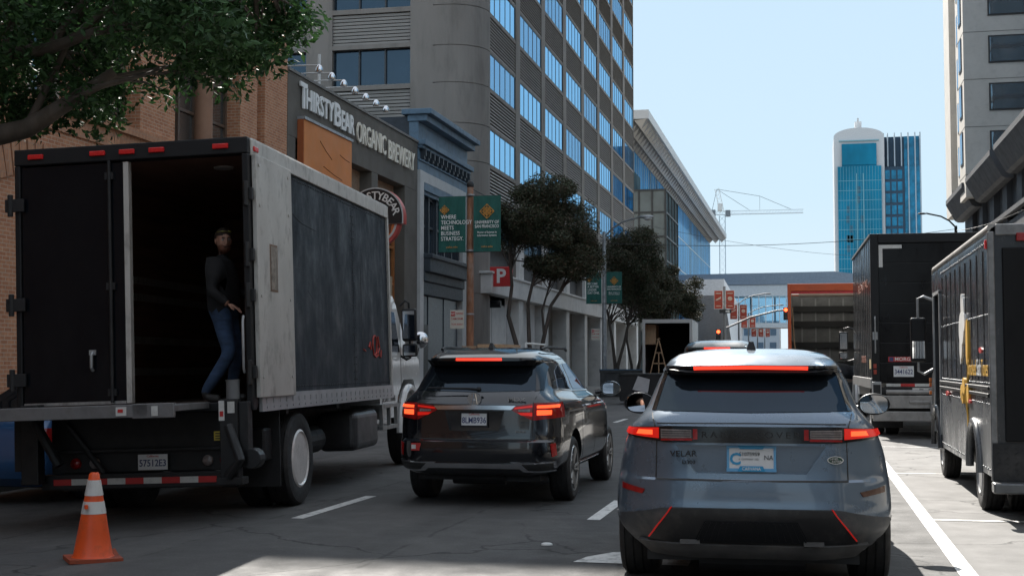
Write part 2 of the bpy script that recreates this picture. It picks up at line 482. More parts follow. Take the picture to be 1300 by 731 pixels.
def build_velar():
    rows = rows_velar(); c = Car(rows)
    t = thing('crossover_car', 'slate blue crossover with brake lights glowing and a blue framed plate, nearest to the viewer', 'car', (-.375, 8.95, 0), R(VYAW))
    v, f = c.shell(zrange(rows))
    mb = MB(); mb.add(v, f)
    body = mb.build('body', [P_velar, M_blackplastic], t, 30)
    body.parent = None
    bool_cut(body, arch_cut((.98,3.86), .405, .37, .60, 1.3))
    # recess for the number plate, cabin hollow with the driver's window open
    cut = MB(); zt, zb = .985, .80
    pts = [(-.36,zb),(.36,zb),(.49,zt),(-.49,zt)]
    cut.prism(pts, lambda a,b,d:(a,d,b), -.2, .105, 0)
    bool_cut(body, cut.build('cutter', P_velar))
    cab = MB(); cab.box(-.56,1.35,1.0,.56,3.05,1.40)
    bool_cut(body, cab.build('cutter', M_blackplastic))
    hole = MB(); pl = [(2.15,1.20),(3.12,1.20),(2.66,1.44),(2.18,1.46)]
    hole.prism(pl, lambda a,b,d:(d,a,b), -1.2, -.3)
    bool_cut(body, hole.build('cutter', M_blackplastic))
    body.data.polygons.foreach_set('use_smooth', [True]*len(body.data.polygons)); body.data.set_sharp_from_angle(angle=R(28))
    body.parent = t
    # lower bumper (shade of the same paint, put into dark grey), sills
    mb = MB()
    c.patch(mb,'r',[(-.93,.50),(-.56,.575),(.56,.575),(.93,.50)],[(-.80,.30),(-.6,.27),(.6,.27),(.80,.30)], off=.006, nu=26, nv=8)
    mb.build('lower_bumper', P_lowshade, t, 40)
    mb = MB()
    c.patch(mb,'r',[(-.53,.565),(0,.575),(.53,.565)],[(-.68,.355),(0,.345),(.68,.355)], off=.016, th=.02, nu=24, nv=8)
    mb.build('rear_diffuser', M_blackgloss2, t, 40)
    mb = MB()
    c.patch(mb,'r',[(-.30,.50),(.30,.50)],[(-.37,.365),(.37,.365)], off=.024, th=.02, nu=14, nv=5)
    for i in range(17):
        x = -.29+.58*i/16
        c.patch(mb,'r',[(x-.006,.49),(x+.006,.49)],[(x*1.2-.006,.375),(x*1.2+.006,.375)], off=.034, th=.015, nu=1, nv=3)
    mb.build('diffuser_grille', M_blackplastic, t, 40)
    mb = MB()
    c.patch(mb,'r',[(-.74,.36),(-.4,.345),(.4,.345),(.74,.36)],[(-.66,.28),(-.4,.262),(.4,.262),(.66,.28)], off=.03, th=.05, nu=24, nv=3)
    for sx in (-1,1): mb.cbox((sx*.40,.05,.352),(.13,.06,.03))
    mb.build('skid_plate', pm('skid_grey',(.10,.10,.10),.6,.2,var=.3,dirt=(.2,.18,.16),dirtamt=.6), t, 40)
    for sx in (-1,1):
        mb = MB(); c.patch(mb,'r',[(sx*.512,.575),(sx*.524,.57)],[(sx*.658,.385),(sx*.668,.388)], off=.03, th=.02, nu=1, nv=8)
        mb.build('reflector', M_redglow, t)
        mb = MB(); c.patch(mb,'r',[(sx*.70,.685),(sx*.87,.715)],[(sx*.72,.655),(sx*.87,.675)], off=.004, nu=5, nv=2)
        mb.build('side_marker', M_taildim if sx<0 else pm('dark_amber',(.10,.05,.035),.2), t)
    # rear window and spoiler, with an added glow baffle
    mb = MB(); c.patch(mb,'r',[(-.575,1.462),(0,1.468),(.575,1.462)],[(-.635,1.205),(0,1.195),(.635,1.205)], off=.004, th=.01, nu=22, nv=8)
    mb.build('rear_window', M_carglass, t, 60)
    mb = MB()
    c.patch(mb,'r',[(-.59,1.506),(0,1.512),(.59,1.506)],[(-.585,1.476),(0,1.476),(.585,1.476)], off=.006, th=.02, nu=22, nv=2)
    for sx in (-1,1): c.patch(mb,'r',[(sx*.578,1.468),(sx*.605,1.472)],[(sx*.637,1.205),(sx*.668,1.205)], off=.005, th=.01, nu=3, nv=8)
    mb.build('spoiler_trim', M_blackgloss, t, 40)
    mb = MB(); c.patch(mb,'r',[(-.385,1.504),(0,1.508),(.385,1.504)],[(-.385,1.486),(0,1.490),(.385,1.486)], off=.012, th=.012, nu=20, nv=1)
    mb.build('brake_light', M_brakebar, t)
    mb = MB(); c.patch(mb,'r',[(-.54,1.481),(0,1.482),(.54,1.481)],[(-.54,1.476),(0,1.476),(.54,1.476)], off=.03, th=.04, nu=20, nv=1); mb.build('brake_glow_baffle', M_blackplastic, t)  # added strip keeps the brake bar's glow out of the rear glass
    # light bar
    mb = MB(); c.patch(mb,'r',[(-.815,1.085),(-.55,1.105),(.55,1.105),(.815,1.085)],[(-.83,1.03),(-.55,1.0),(.55,1.0),(.83,1.03)], off=.012, th=.02, nu=40, nv=3)
    b = mb.build('light_bar', M_blackgloss, t, 40)
    mb = MB(); mb.text('RANGE ROVER', face_cam(0,.045,1.052), .06, .006, .0, 0, width=.64, spacing=1.5)
    mb.build('lettering', pm('dark_lettering',(.02,.021,.023),.3,.2), t)
    for sx in (-1,1):
        mb = MB(); c.patch(mb,'r',[(sx*.60,1.094),(sx*.83,1.080)],[(sx*.60,1.024),(sx*.85,1.040)], off=.018, th=.02, nu=8, nv=4)
        lt = mb.build('tail_light', M_tail, t, 40)
        mb = MB(); c.patch(mb,'r',[(sx*.64,1.076),(sx*.735,1.074)],[(sx*.64,1.046),(sx*.75,1.046)], off=.021, th=.006, nu=5, nv=1)
        mb.build('lamp', M_tailhot, lt)
        mb = MB(); c.patch(mb,'r',[(sx*.385,1.082),(sx*.585,1.085)],[(sx*.385,1.03),(sx*.585,1.025)], off=.018, th=.01, nu=4, nv=1)
        c.patch(mb,'r',[(sx*.345,1.088),(sx*.375,1.088)],[(sx*.345,1.02),(sx*.375,1.02)], off=.018, th=.01, nu=1, nv=1, mi=1)
        c.patch(mb,'r',[(sx*.38,1.028),(sx*.585,1.022)],[(sx*.38,1.012),(sx*.585,1.01)], off=.018, th=.01, nu=4, nv=1, mi=1)
        for zz in (1.042,1.057,1.072): c.patch(mb,'r',[(sx*.39,zz+.002),(sx*.58,zz+.002)],[(sx*.39,zz-.002),(sx*.58,zz-.002)], off=.021, th=.004, nu=4, nv=1, mi=2)
        mb.build('reversing_light', [M_clear, M_taildim, M_inkblk], t)
    # shut lines
    mb = MB()
    for sx in (-1,1): c.seam(mb,'r',[(sx*.665,1.19),(sx*.635,1.11),(sx*.62,1.0),(sx*.625,.765)], .007)
    c.seam(mb,'r',[(-.628,.758),(0,.752),(.628,.758)], .012)
    c.seam(mb,'r',[(-.62,1.125),(0,1.13),(.62,1.125)], .005)
    mb.build('panel_gap', M_inkblk, t)
    # plate, badges
    pl = plate(t, .005, .088, .897, '', None, .305, .152, R(-6), M_framblue)
    m2 = MB(); bb = Matrix.Translation((.005,.083,.897)) @ Matrix.Rotation(R(-6),4,'X')
    m2.text('S1075959', bb@face_cam(-.012,0,.028), .034, .003, .01, 0)
    m2.text('NA', bb@face_cam(.112,0,.006), .042, .003, 0., 0)
    m2.text('#  CARWEAR  2021', bb@face_cam(-.015,0,-.004), .016, .003, 0., 2)
    m2.text('C', bb@face_cam(-.105,0,-.006), .105, .004, .03, 1)
    m2.prism([(-.09,-.085),(.09,-.085),(.075,-.05),(-.075,-.05)], lambda a,b,d: bb@Vector((a,d,b)), -.006, -.0105, 1)
    m2.text('CARVANA', bb@face_cam(0,-.0115,-.068), .03, .003, .008, 3, width=.12)
    m2.prism([(-.075,.062),(.075,.062),(.09,.09),(-.09,.09)], lambda a,b,d: bb@Vector((a,d,b)), -.006, -.0105, 1)
    m2.build('plate_lettering', [M_inkblk, pm('sign_blue',(.02,.27,.52),.4), pm('grey_ink',(.3,.3,.3),.5), M_whitetxt], pl)
    mb = MB(); mb.text('VELAR', face_cam(-.44,.052,.925), .055, .008, .004, 0, width=.18); mb.text('D300', face_cam(-.405,.05,.87), .036, .008, .006, 0, width=.085)
    mb.build('badge', M_blackgloss, t)
    mb = MB(); o = Matrix.Translation((.565,.078,.895))
    ov = [(.052*cos(2*pi*i/28), .026*sin(2*pi*i/28)) for i in range(28)]
    mb.prism(ov, lambda a,b,d:(.545+a,.065-d,.895+b), -.02, .008, 0)
    mb.prism([(a*.88,b*.82) for a,b in ov], lambda a,b,d:(.545+a,.065-d,.895+b), -.01, .010, 1)
    mb.text('LAND', face_cam(.535,.0535,.903), .02, .003, .006, 0); mb.text('ROVER', face_cam(.553,.0535,.886), .02, .003, .006, 0)
    mb.build('badge', [M_chrome, pm('badge_green',(.015,.05,.03),.3)], t)
    # antenna fin
    mb = MB(); prof = [(-.10,0),(.10,0),(.05,.03),(-.02,.062),(-.065,.075)]
    mb.prism(prof, lambda a,b,d:(d*(1.2-b*9),1.05+a,1.612+b), -.03, .03)
    mb.build('antenna_fin', M_blackplastic, t, bevel=.008)
    # side windows (glass set on the flanks), the driver's is open
    for sx in (-1,1):
        mb = MB(); ws = [[(.95,1.40),(1.9,1.455)],[(.75,1.23),(1.95,1.2)]]
        c.patch(mb,'s',[(.98,1.38),(1.4,1.44),(2.05,1.465)],[(.8,1.25),(1.3,1.215),(2.08,1.205)], side=sx, off=.003, th=.008, nu=14, nv=6)
        if sx > 0: c.patch(mb,'s',[(2.12,1.465),(2.62,1.45)],[(2.12,1.205),(3.15,1.2)], side=sx, off=.003, th=.008, nu=14, nv=6)
        mb.build('side_window', M_carglass, t, 60)
    mb = MB()
    mb.add(*ws_patch(c)); mb.build('windscreen', M_carglass, t, 60)
    # mirrors: the left glass is turned so that the driver's face shows in it
    for sx in (-1,1):
        mb = MB()
        my = 3.02
        mb.lathe([(0,.10),(.06,.095),(.10,.06),(.112,.0),(.108,-.01)], (0,0,0), 'y', 24, M=Matrix.Translation((sx*1.012,my,1.175)) @ Matrix.Diagonal((1.22,1,.84,1)))
        mb.tube([(sx*.76,my+.06,1.09),(sx*.86,my+.05,1.13),(sx*.95,my+.04,1.16)], [.03,.03,.03], 8)
        o = mb.build('door_mirror', M_blackplastic, t, 40)
        gm = MB(); n = Vector(MIRN[0]) if sx < 0 else Vector((-.10,-1,.02)).normalized()
        cc = Vector((sx*1.012,my-.012,1.175))
        rx = n.cross(Vector((0,0,1))).normalized(); rz = rx.cross(n)
        gm.prism([(.115*math.copysign(abs(cos(2*pi*i/28))**.7,cos(2*pi*i/28)), .078*math.copysign(abs(sin(2*pi*i/28))**.7,sin(2*pi*i/28))) for i in range(28)], lambda a,b,d: cc - rx*a + rz*b + n*d, -.012, .014, 0)
        gm.build('mirror_glass', M_mirror, o)
    for x, y in ((-.80,.98),(.80,.98),(-.80,3.86),(.80,3.86)):
        wheel(t, x, y, .372, .275, .26, 1 if x>0 else -1, 5)
    mb = MB(); mb.box(-.7,.25,.2,.7,4.3,.3); mb.cyl((-.35,.3,.22),(.35,.3,.22),.09,n=16); mb.tube([(-.65,.98,.36),(.65,.98,.36)],.05,10)
    mb.build('underbody', M_darksteel, t)
    return t
def ws_patch(c):
    mb = MB()
    zs = [1.18+.28*i/6 for i in range(7)]; us = [4.15+.85*i/10 for i in range(11)]
    v = []
    full = [(q,1) for q in us] + [(q,-1) for q in us[-2::-1]]
    for z in zs:
        for q, sg in full:
            p, n = c.P('q', q, z, sg); v.append(p+n*.004)
    W = len(full)
    return v, [(j*W+i, j*W+i+1, (j+1)*W+i+1, (j+1)*W+i) for j in range(len(zs)-1) for i in range(W-1)]
M_mirror = pm('mirror_silver', (.55,.57,.60), .02, 1.0, var=.01)
M_framblue = pm('plate_frame_blue', (.12,.36,.62), .35)
P_lowshade = pm('bumper_shade_grey', (.04,.045,.052), .45, var=.2, dirt=(.16,.15,.13), dirtamt=.5, dscale=6)  # stands for shade on downward-facing body paint; the dirt is real
M_blackgloss2 = pm('satin_black', (.014,.014,.015), .35, var=.3, dirt=(.07,.065,.06), dirtamt=.5, dscale=9)
M_redglow = emis('reflector_red', (1,.03,.02), .05, (.5,.015,.012))
M_brakebar = emis('brake_bar', (1,.045,.02), .55, (.5,.03,.02))
# driver's head position in car space and the mirror normal that shows it to the viewer
HEAD = Vector((-.40, 2.22, 1.28))
_mc = Vector((-1.012, 3.0, 1.175)); _cam = Matrix.Rotation(-R(VYAW),3,'Z') @ Vector((.375, -8.95, 1.52))
MIRN = [(((_cam-_mc).normalized() + (HEAD-Vector((0,-.0,0))-_mc).normalized()).normalized())[:]]

# ---- near-black three-row SUV ------------------------------------------------
P_mdx = paint('black_metallic_paint', (.008,.009,.012), .1, .15, dirt=.02)
def rows_mdx():
    return [
    (.27,.80,.17,4.7,.26,.28,.05,.06),(.32,.88,.07,4.8,.30,.34,.05,.05),(.42,.955,.02,4.88,.34,.40,.05,.04),(.55,.978,.0,4.92,.36,.44,.05,.04),
    (.66,.98,.005,4.92,.36,.44,.05,.04),(.685,.98,.035,4.92,.36,.44,.05,.04),(.85,.978,.055,4.88,.34,.42,.06,.04),(1.0,.97,.062,4.7,.32,.42,.06,.04),(1.06,.955,.07,4.4,.30,.42,.06,.04),
    (1.12,.925,.09,4.0,.27,.42,.07,.04),(1.17,.875,.13,3.75,.24,.42,.08,.03),(1.21,.842,.17,3.62,.22,.42,.09,.03),(1.35,.785,.30,3.25,.20,.42,.10,.03),(1.50,.72,.42,2.85,.18,.40,.10,.03),
    (1.535,.705,.45,2.76,.18,.40,.10,.03),(1.55,.70,.27,2.72,.22,.42,.08,.03),(1.585,.685,.275,2.62,.22,.42,.08,.03),(1.63,.645,.36,2.45,.22,.42,.08,.02),(1.675,.57,.58,2.2,.22,.40,.06,.0),(1.70,.47,.9,1.95,.18,.3,.04,.0),(1.715,.32,1.25,1.75,.14,.25,.02,.0)]
def build_mdx():
    rows = rows_mdx(); c = Car(rows)
    t = thing('family_suv', 'black metallic suv with lit tail lights beside the white cab of the box truck', 'suv', (-3.49, 13.88, 0))
    v, f = c.shell(zrange(rows)); mb = MB(); mb.add(v, f)
    body = mb.build('body', [P_mdx, M_blackplastic], None, 30)
    bool_cut(body, arch_cut((1.10,3.92), .405, .37, .62, 1.3))
    cut = MB(); cut.prism([(-.28,.78),(.28,.78),(.34,1.0),(-.34,1.0)], lambda a,b,d:(a,d,b), -.2, .10)
    bool_cut(body, cut.build('cutter', P_mdx))
    body.data.polygons.foreach_set('use_smooth', [True]*len(body.data.polygons)); body.data.set_sharp_from_angle(angle=R(28)); body.parent = t
    mb = MB(); c.patch(mb,'r',[(-.60,1.515),(0,1.52),(.60,1.515)],[(-.66,1.22),(0,1.205),(.66,1.22)], off=.004, nu=20, nv=8)
    mb.build('rear_window', M_carglass, t, 60)
    mb = MB(); c.patch(mb,'r',[(-.66,1.585),(0,1.59),(.66,1.585)],[(-.66,1.545),(0,1.545),(.66,1.545)], off=.006, th=.02, nu=20, nv=2)
    for sx in (-1,1): c.patch(mb,'r',[(sx*.60,1.525),(sx*.69,1.53)],[(sx*.66,1.22),(sx*.735,1.23)], off=.006, th=.01, nu=3, nv=8)
    mb.build('spoiler_trim', M_blackgloss, t, 40)
    mb = MB(); c.rect(mb,'r',-.265,.265,1.555,1.582, off=.012, nu=12, nv=1)
    mb.build('brake_light', M_brakebar, t)
    mb = MB(); c.rect(mb,'r',-.6,.6,1.545,1.553, off=.045, th=.05, nu=18, nv=1); mb.build('brake_glow_baffle', M_blackplastic, t)  # added baffle between the lit brake bar and the window below
    mb = MB(); mb.tube([(.05,.06,1.235),(-.1,.11,1.245),(-.55,.13,1.25)],[.018,.014,.01],6); mb.sphere((.05,.08,1.235),.03)
    mb.build('rear_wiper', M_blackplastic, t)
    mb = MB(); c.patch(mb,'r',[(-.47,1.055),(0,1.06),(.47,1.055)],[(-.42,1.012),(0,1.015),(.42,1.012)], off=.02, th=.03, nu=16, nv=2)
    mb.build('tailgate_trim', M_chrome, t, 40)
    for sx in (-1,1):
        mb = MB()
        c.patch(mb,'r',[(sx*.665,1.085),(sx*.955,1.09)],[(sx*.665,.90),(sx*.955,.93)], off=.012, th=.02, nu=10, nv=5)
        c.patch(mb,'r',[(sx*.40,1.045),(sx*.655,1.08)],[(sx*.44,1.0),(sx*.655,.90)], off=.012, th=.02, nu=6, nv=4)
        lt = mb.build('tail_light', M_taildim, t, 40)
        mb = MB()
        c.patch(mb,'r',[(sx*.70,1.06),(sx*.90,1.065)],[(sx*.70,1.03),(sx*.90,1.035)], off=.016, th=.006, nu=5, nv=1)
        c.patch(mb,'r',[(sx*.70,1.01),(sx*.84,1.01)],[(sx*.70,.955),(sx*.84,.96)], off=.016, th=.006, nu=4, nv=1)
        mb.build('lamp', M_tailhot, lt)
        mb = MB()
        c.patch(mb,'r',[(sx*.45,1.037),(sx*.655,1.06)],[(sx*.455,1.02),(sx*.655,1.042)], off=.016, th=.006, nu=4, nv=1)
        c.patch(mb,'r',[(sx*.49,.982),(sx*.655,.985)],[(sx*.53,.955),(sx*.655,.945)], off=.016, th=.006, nu=4, nv=1)
        mb.build('lamp', M_tail, lt)
        mb = MB(); c.patch(mb,'r',[(sx*.50,1.015),(sx*.63,1.02)],[(sx*.50,.995),(sx*.63,.99)], off=.015, th=.006, nu=4, nv=1)
        mb.build('reversing_lens', M_clear, lt)
        mb = MB(); c.patch(mb,'r',[(sx*.84,.64),(sx*.885,.65)],[(sx*.855,.50),(sx*.895,.515)], off=.008, nu=2, nv=3)
        mb.build('reflector', M_redplastic, t)
        mb = MB()
        top = [(sx*.42,.445),(sx*.62,.44),(sx*.88,.455)]; bot = [(sx*.56,.345),(sx*.70,.335),(sx*.88,.345)]
        c.patch(mb,'r',top,bot, off=.016, th=.03, nu=10, nv=3)
        c.patch(mb,'r',[(sx*.54,.425),(sx*.68,.425),(sx*.855,.435)],[(sx*.61,.362),(sx*.72,.358),(sx*.855,.363)], off=.019, th=.03, nu=8, nv=3, mi=1)
        mb.build('exhaust_trim', [M_chrome, M_inkblk], t)
        mb = MB()
        c.patch(mb,'s',[(1.0,1.44),(1.25,1.5),(1.5,1.52)],[(.82,1.25),(1.2,1.225),(1.55,1.215)], side=sx, off=.004, nu=8, nv=6)
        c.patch(mb,'s',[(1.58,1.525),(2.33,1.535)],[(1.63,1.215),(2.38,1.205)], side=sx, off=.004, nu=10, nv=6)
        c.patch(mb,'s',[(2.42,1.535),(2.78,1.50)],[(2.47,1.205),(3.42,1.2)], side=sx, off=.004, nu=10, nv=6)
        mb.build('side_window', M_carglass2, t, 60)
        mb = MB()
        c.patch(mb,'s',[(.78,1.24),(1.5,1.212),(2.5,1.2),(3.5,1.195)],[(.78,1.225),(1.5,1.197),(2.5,1.186),(3.5,1.18)], side=sx, off=.008, nu=24, nv=1)
        c.patch(mb,'s',[(1.65,.345),(3.4,.345)],[(1.65,.31),(3.4,.31)], side=sx, off=.014, nu=14, nv=1)
        mb.build('side_trim', M_chrome, t)
        mb = MB()
        for yy in (1.52,2.42): c.seam(mb,'s',[(yy+.02,1.2),(yy,.95),(yy+.05,.5),(yy+.12 if yy<2 else yy,.36)], .007, side=sx)
        c.seam(mb,'s',[(3.45,1.17),(3.42,.8),(3.3,.36)], .007, side=sx)
        mb.build('door_gap', M_inkblk, t)
        for yy in (1.78,2.72):
            mb = MB(); p, n = c.P('s', yy, 1.02, sx)
            mb.tube([p+n*.0, p+n*.035+Vector((0,.03,0)), p+n*.035+Vector((0,.2,.0)), p+n*.0+Vector((0,.24,0))], .012, 6)
            mb.build('door_handle', M_chrome, t)
        mb = MB()
        mb.lathe([(0,.12),(.07,.11),(.12,.06),(.13,.0),(.125,-.015)], (0,0,0), 'y', 24, M=Matrix.Translation((sx*1.07,3.22,1.20)) @ Matrix.Diagonal((1.05,1,.76,1)))
        mb.tube([(sx*.86,3.28,1.15),(sx*1.0,3.26,1.17)], .035, 8)
        o = mb.build('door_mirror', P_mdx, t, 40)
        gm = MB(); gm.prism([(.10*math.copysign(abs(cos(2*pi*i/24))**.5,cos(2*pi*i/24)), .068*math.copysign(abs(sin(2*pi*i/24))**.5,sin(2*pi*i/24))) for i in range(24)], lambda a,b,d: Matrix.Translation((sx*1.07,3.20,1.20)) @ Matrix.Rotation(R(sx*14),4,'Z') @ Vector((a,d,b)), -.004, .004)
        gm.build('mirror_glass', M_mirror, o)
    mb = MB()
    for sx in (-1,1): c.seam(mb,'r',[(sx*.70,1.2),(sx*.66,1.09),(sx*.66,.90),(sx*.66,.70),(sx*.60,.69)], .007)
    c.seam(mb,'r',[(-.62,.69),(0,.688),(.62,.69)], .012)
    mb.build('panel_gap', M_inkblk, t)
    mb = MB(); c.patch(mb,'r',[(-.56,.425),(0,.43),(.56,.425)],[(-.53,.375),(0,.378),(.53,.375)], off=.016, th=.03, nu=20, nv=2)
    mb.build('bumper_trim', M_chrome, t, 40)
    plate(t, -.005, .085, .905, '8LMB936', 'California', .305, .152, R(-4), M_blackplastic)
    mb = MB()
    mb.lathe([(.062,-.012),(.078,-.012),(.078,.012),(.062,.012)], (0,0,0), 'y', 28, M=Matrix.Translation((0,.075,1.13)) @ Matrix.Diagonal((1,1,.92,1)))
    mb.tube([(-.03,.062,1.075),(-.012,.062,1.185)], .008, 6); mb.tube([(.03,.062,1.075),(.012,.062,1.185)], .008, 6); mb.tube([(-.022,.062,1.12),(.022,.062,1.12)], .006, 6)
    mb.build('badge', M_chrome, t)
    mb = MB(); mb.text('MDX', face_cam(.48,.078,1.128), .062, .01, .012, 0, width=.2); mb.text('SH-AWD', face_cam(.53,.048,.775), .028, .008, .004, 0)
    mb.build('badge', M_chrome, t)
    mb = MB(); mb.cbox((-.66,.028,.60),(.11,.008,.085),0); mb.cbox((-.685,.023,.60),(.05,.006,.045),1)
    mb.build('bumper_sticker', [M_red, M_whitetape], t)
    mb = MB(); mb.prism([(-.09,0),(.09,0),(.0,.045),(-.06,.065)], lambda a,b,d:(d*(1-b*8),.95+a,1.70+b), -.03, .03)
    mb.build('antenna_fin', M_blackplastic, t)
    mb = MB(); 
    for sx in (-1,1): mb.tube([(sx*.60,.9,1.69),(sx*.62,1.1,1.715),(sx*.62,2.3,1.715),(sx*.60,2.5,1.69)], .018, 6)
    mb.build('roof_rail', M_blackplastic, t)
    mb = MB(); mb.add(*ws_patch(c)); mb.build('windscreen', M_carglass, t, 60)
    for x, y in ((-.83,1.10),(.83,1.10),(-.83,3.92),(.83,3.92)):
        wheel(t, x, y, .37, .255, .262, 1 if x>0 else -1, 5, rim_mat=M_alu)
    mb = MB(); mb.box(-.7,.3,.22,.7,4.4,.32); mb.cyl((-.3,.35,.27),(.3,.35,.27),.1,n=14); mb.tube([(-.65,1.1,.37),(.65,1.1,.37)],.05,10)
    mb.build('underbody', M_darksteel, t)
    for ch in kids(t):
        if not ch.name.startswith('wheel'): ch.location.z += .06
    t.scale = (.963,)*3
    return t
M_carglass2 = opaqueglass('side_car_glass', (.014,.017,.022), (.75,.85,1), .35, .02, .02, .8)
# ------------------------------------------------------------------ trucks
def sheet_black(name, rough=.3, dusty=.35, base=(.012,.014,.018), spec=.5, brushed=0):
    """black painted panel: streaky road film, denser near the bottom"""
    m, nt, out = newmat(name)
    co = coords(nt); st = coords(nt, (1.1,1.1,.6))
    n1 = noise(nt, st, 2.2, 8, .7); n2 = noise(nt, co, 7, 8, .7)
    sp = N(nt,'SeparateXYZ'); nt.links.new(co, sp.inputs[0])
    low = mapr(nt, sp.outputs[2], 1.0, 2.6, 1, .45)
    fac = math_(nt,'MULTIPLY', math_(nt,'MULTIPLY', mapr(nt, n1, .38, .72, 0, dusty), low), mapr(nt, n2, .3,.7,.5,1.2))
    c = mixc(nt, fac, base, (.16,.16,.155))
    if brushed:                      # fine horizontal scuffs left by hedges, walls and wash brushes
        hs = noise(nt, coords(nt,(.6,.6,26)), 2.0, 6, .75)
        c = mixc(nt, math_(nt,'MULTIPLY', mapr(nt, hs, .55, .78, 0, .34), mapr(nt, n2, .4,.6,.2,1)), c, (.10,.115,.13))
    r = mapr(nt, n1, .35, .75, rough*.7, rough*2)
    bsdf(nt, out, c, r, 0, noise(nt, co, 1.7, 3), .12, .02, Specular_IOR_Level=spec)
    return m
M_panel = sheet_black('black_truck_panel', .5, .07, (.009,.014,.022), .25, 1)
M_door = sheet_black('black_door_panel', .10, .05, (.004,.006,.009), .2)
M_vanblack = sheet_black('black_van_panel', .20, .34, (.020,.023,.028))
M_vanlow = sheet_black('grey_van_panel', .25, .7, (.075,.082,.092))
M_inside = pm('dark_plywood', (.22,.12,.085), .7, var=.35, scale=2.5, stretch=(1,.3,4))
M_insgrey = pm('grey_liner', (.20,.20,.20), .7, var=.2)
M_wood = pm('pine_wood', (.34,.22,.13), .65, var=.2, scale=5, stretch=(5,5,.6))
M_oldalu = pm('scuffed_aluminium', (.50,.48,.45), .5, .3, var=.14, scale=1.6, stretch=(2,2,.9), dirt=(.10,.085,.07), dirtamt=.75, dscale=3.2)
M_cabwhite = pm('white_cab_paint', (.68,.69,.69), .25, var=.05, dirt=(.35,.33,.3), dirtamt=.3, Coat_Weight=.5)
M_steelgate = pm('worn_gate_steel', (.20,.20,.205), .5, .5, var=.25, dirt=(.08,.07,.06), dirtamt=.7, dscale=4)
M_tread = pm('diamond_plate', (.16,.165,.17), .4, .7, var=.2)

def dish_wheel(parent, x, y, r, w, side, rim=None, name='wheel'):
    mb = MB(); mb.lathe(tyre_prof(r, w, r*.60), (0,0,0), 'x', 44)
    t = mb.build(name, M_tyre, parent, 35, loc=(x,y,r))
    o = side*w/2; k = r*.60; X = lambda d: o - side*d
    rm = MB()
    rm.lathe([(k+.012,X(.01)),(k-.01,X(-.004)),(k-.03,X(.012)),(k-.045,X(.05)),(k-.055,X(.135)),(k*.55,X(.155)),(k*.5,X(.12)),(k*.3,X(.10)),(k*.28,X(.05)),(0,X(.04))], axis='x', n=40)
    for i in range(10):
        a = 2*pi*i/10; rm.cyl((X(.115),k*.62*cos(a),k*.62*sin(a)),(X(.15),k*.62*cos(a),k*.62*sin(a)),.016,n=6)
    rm.build('rim', rim or M_alu, t, 35)
    return t
def hollow_box(t, w, L, z0, z1, mats, th=.05, roof=0, front=True, yb=0., name='cargo_box'):
    """open at the rear (y = yb); mats: outside, inside"""
    h = w/2; mb = MB()
    for sx in (-1,1):
        a, b = sx*h, sx*(h-th)
        mb.quad((a,yb,z0),(a,L,z0),(a,L,z1),(a,yb,z1),0); mb.quad((b,yb,z0+.02),(b,L-th,z0+.02),(b,L-th,z1-th),(b,yb,z1-th),1)
        mb.quad((a,yb,z0),(b,yb,z0),(b,yb,z1),(a,yb,z1),0)
    mb.quad((-h,yb,z1),(h,yb,z1),(h,L,z1),(-h,L,z1),roof)
    if not roof: mb.quad((-h+th,yb,z1-th),(h-th,yb,z1-th),(h-th,L-th,z1-th),(-h+th,L-th,z1-th),1)
    mb.quad((-h,yb,z0),(h,yb,z0),(h,L,z0),(-h,L,z0),0); mb.quad((-h+th,yb,z0+.02),(h-th,yb,z0+.02),(h-th,L-th,z0+.02),(-h+th,L-th,z0+.02),2)
    mb.quad((-h,L,z0),(h,L,z0),(h,L,z1),(-h,L,z1),0); mb.quad((-h+th,L-th,z0),(h-th,L-th,z0),(h-th,L-th,z1-th),(-h+th,L-th,z1-th),1)
    return mb.build(name, mats, t)
def marker(t, x, y, z, w=.16, h=.05, d=.03, mat=None, axis='y'):
    mb = MB()
    if axis == 'y': mb.cbox((x,y,z),(w,d,h))
    else: mb.cbox((x,y,z),(d,w,h))
    return mb.build('marker_light', mat or M_redlens2, t, bevel=.008)
M_redlens2 = pm('marker_red', (.62,.02,.02), .25, var=.15, scale=30)
def hazard_bar(t, x0, x1, y, z0, z1, n, first=0):
    mb = MB(); w = (x1-x0)/n
    for i in range(n): mb.box(x0+i*w, y-.004, z0, x0+(i+1)*w-.0005, y, z1, (i+first)%2)
    return mb.build('reflective_tape', [M_redtape, M_whitetape], t)
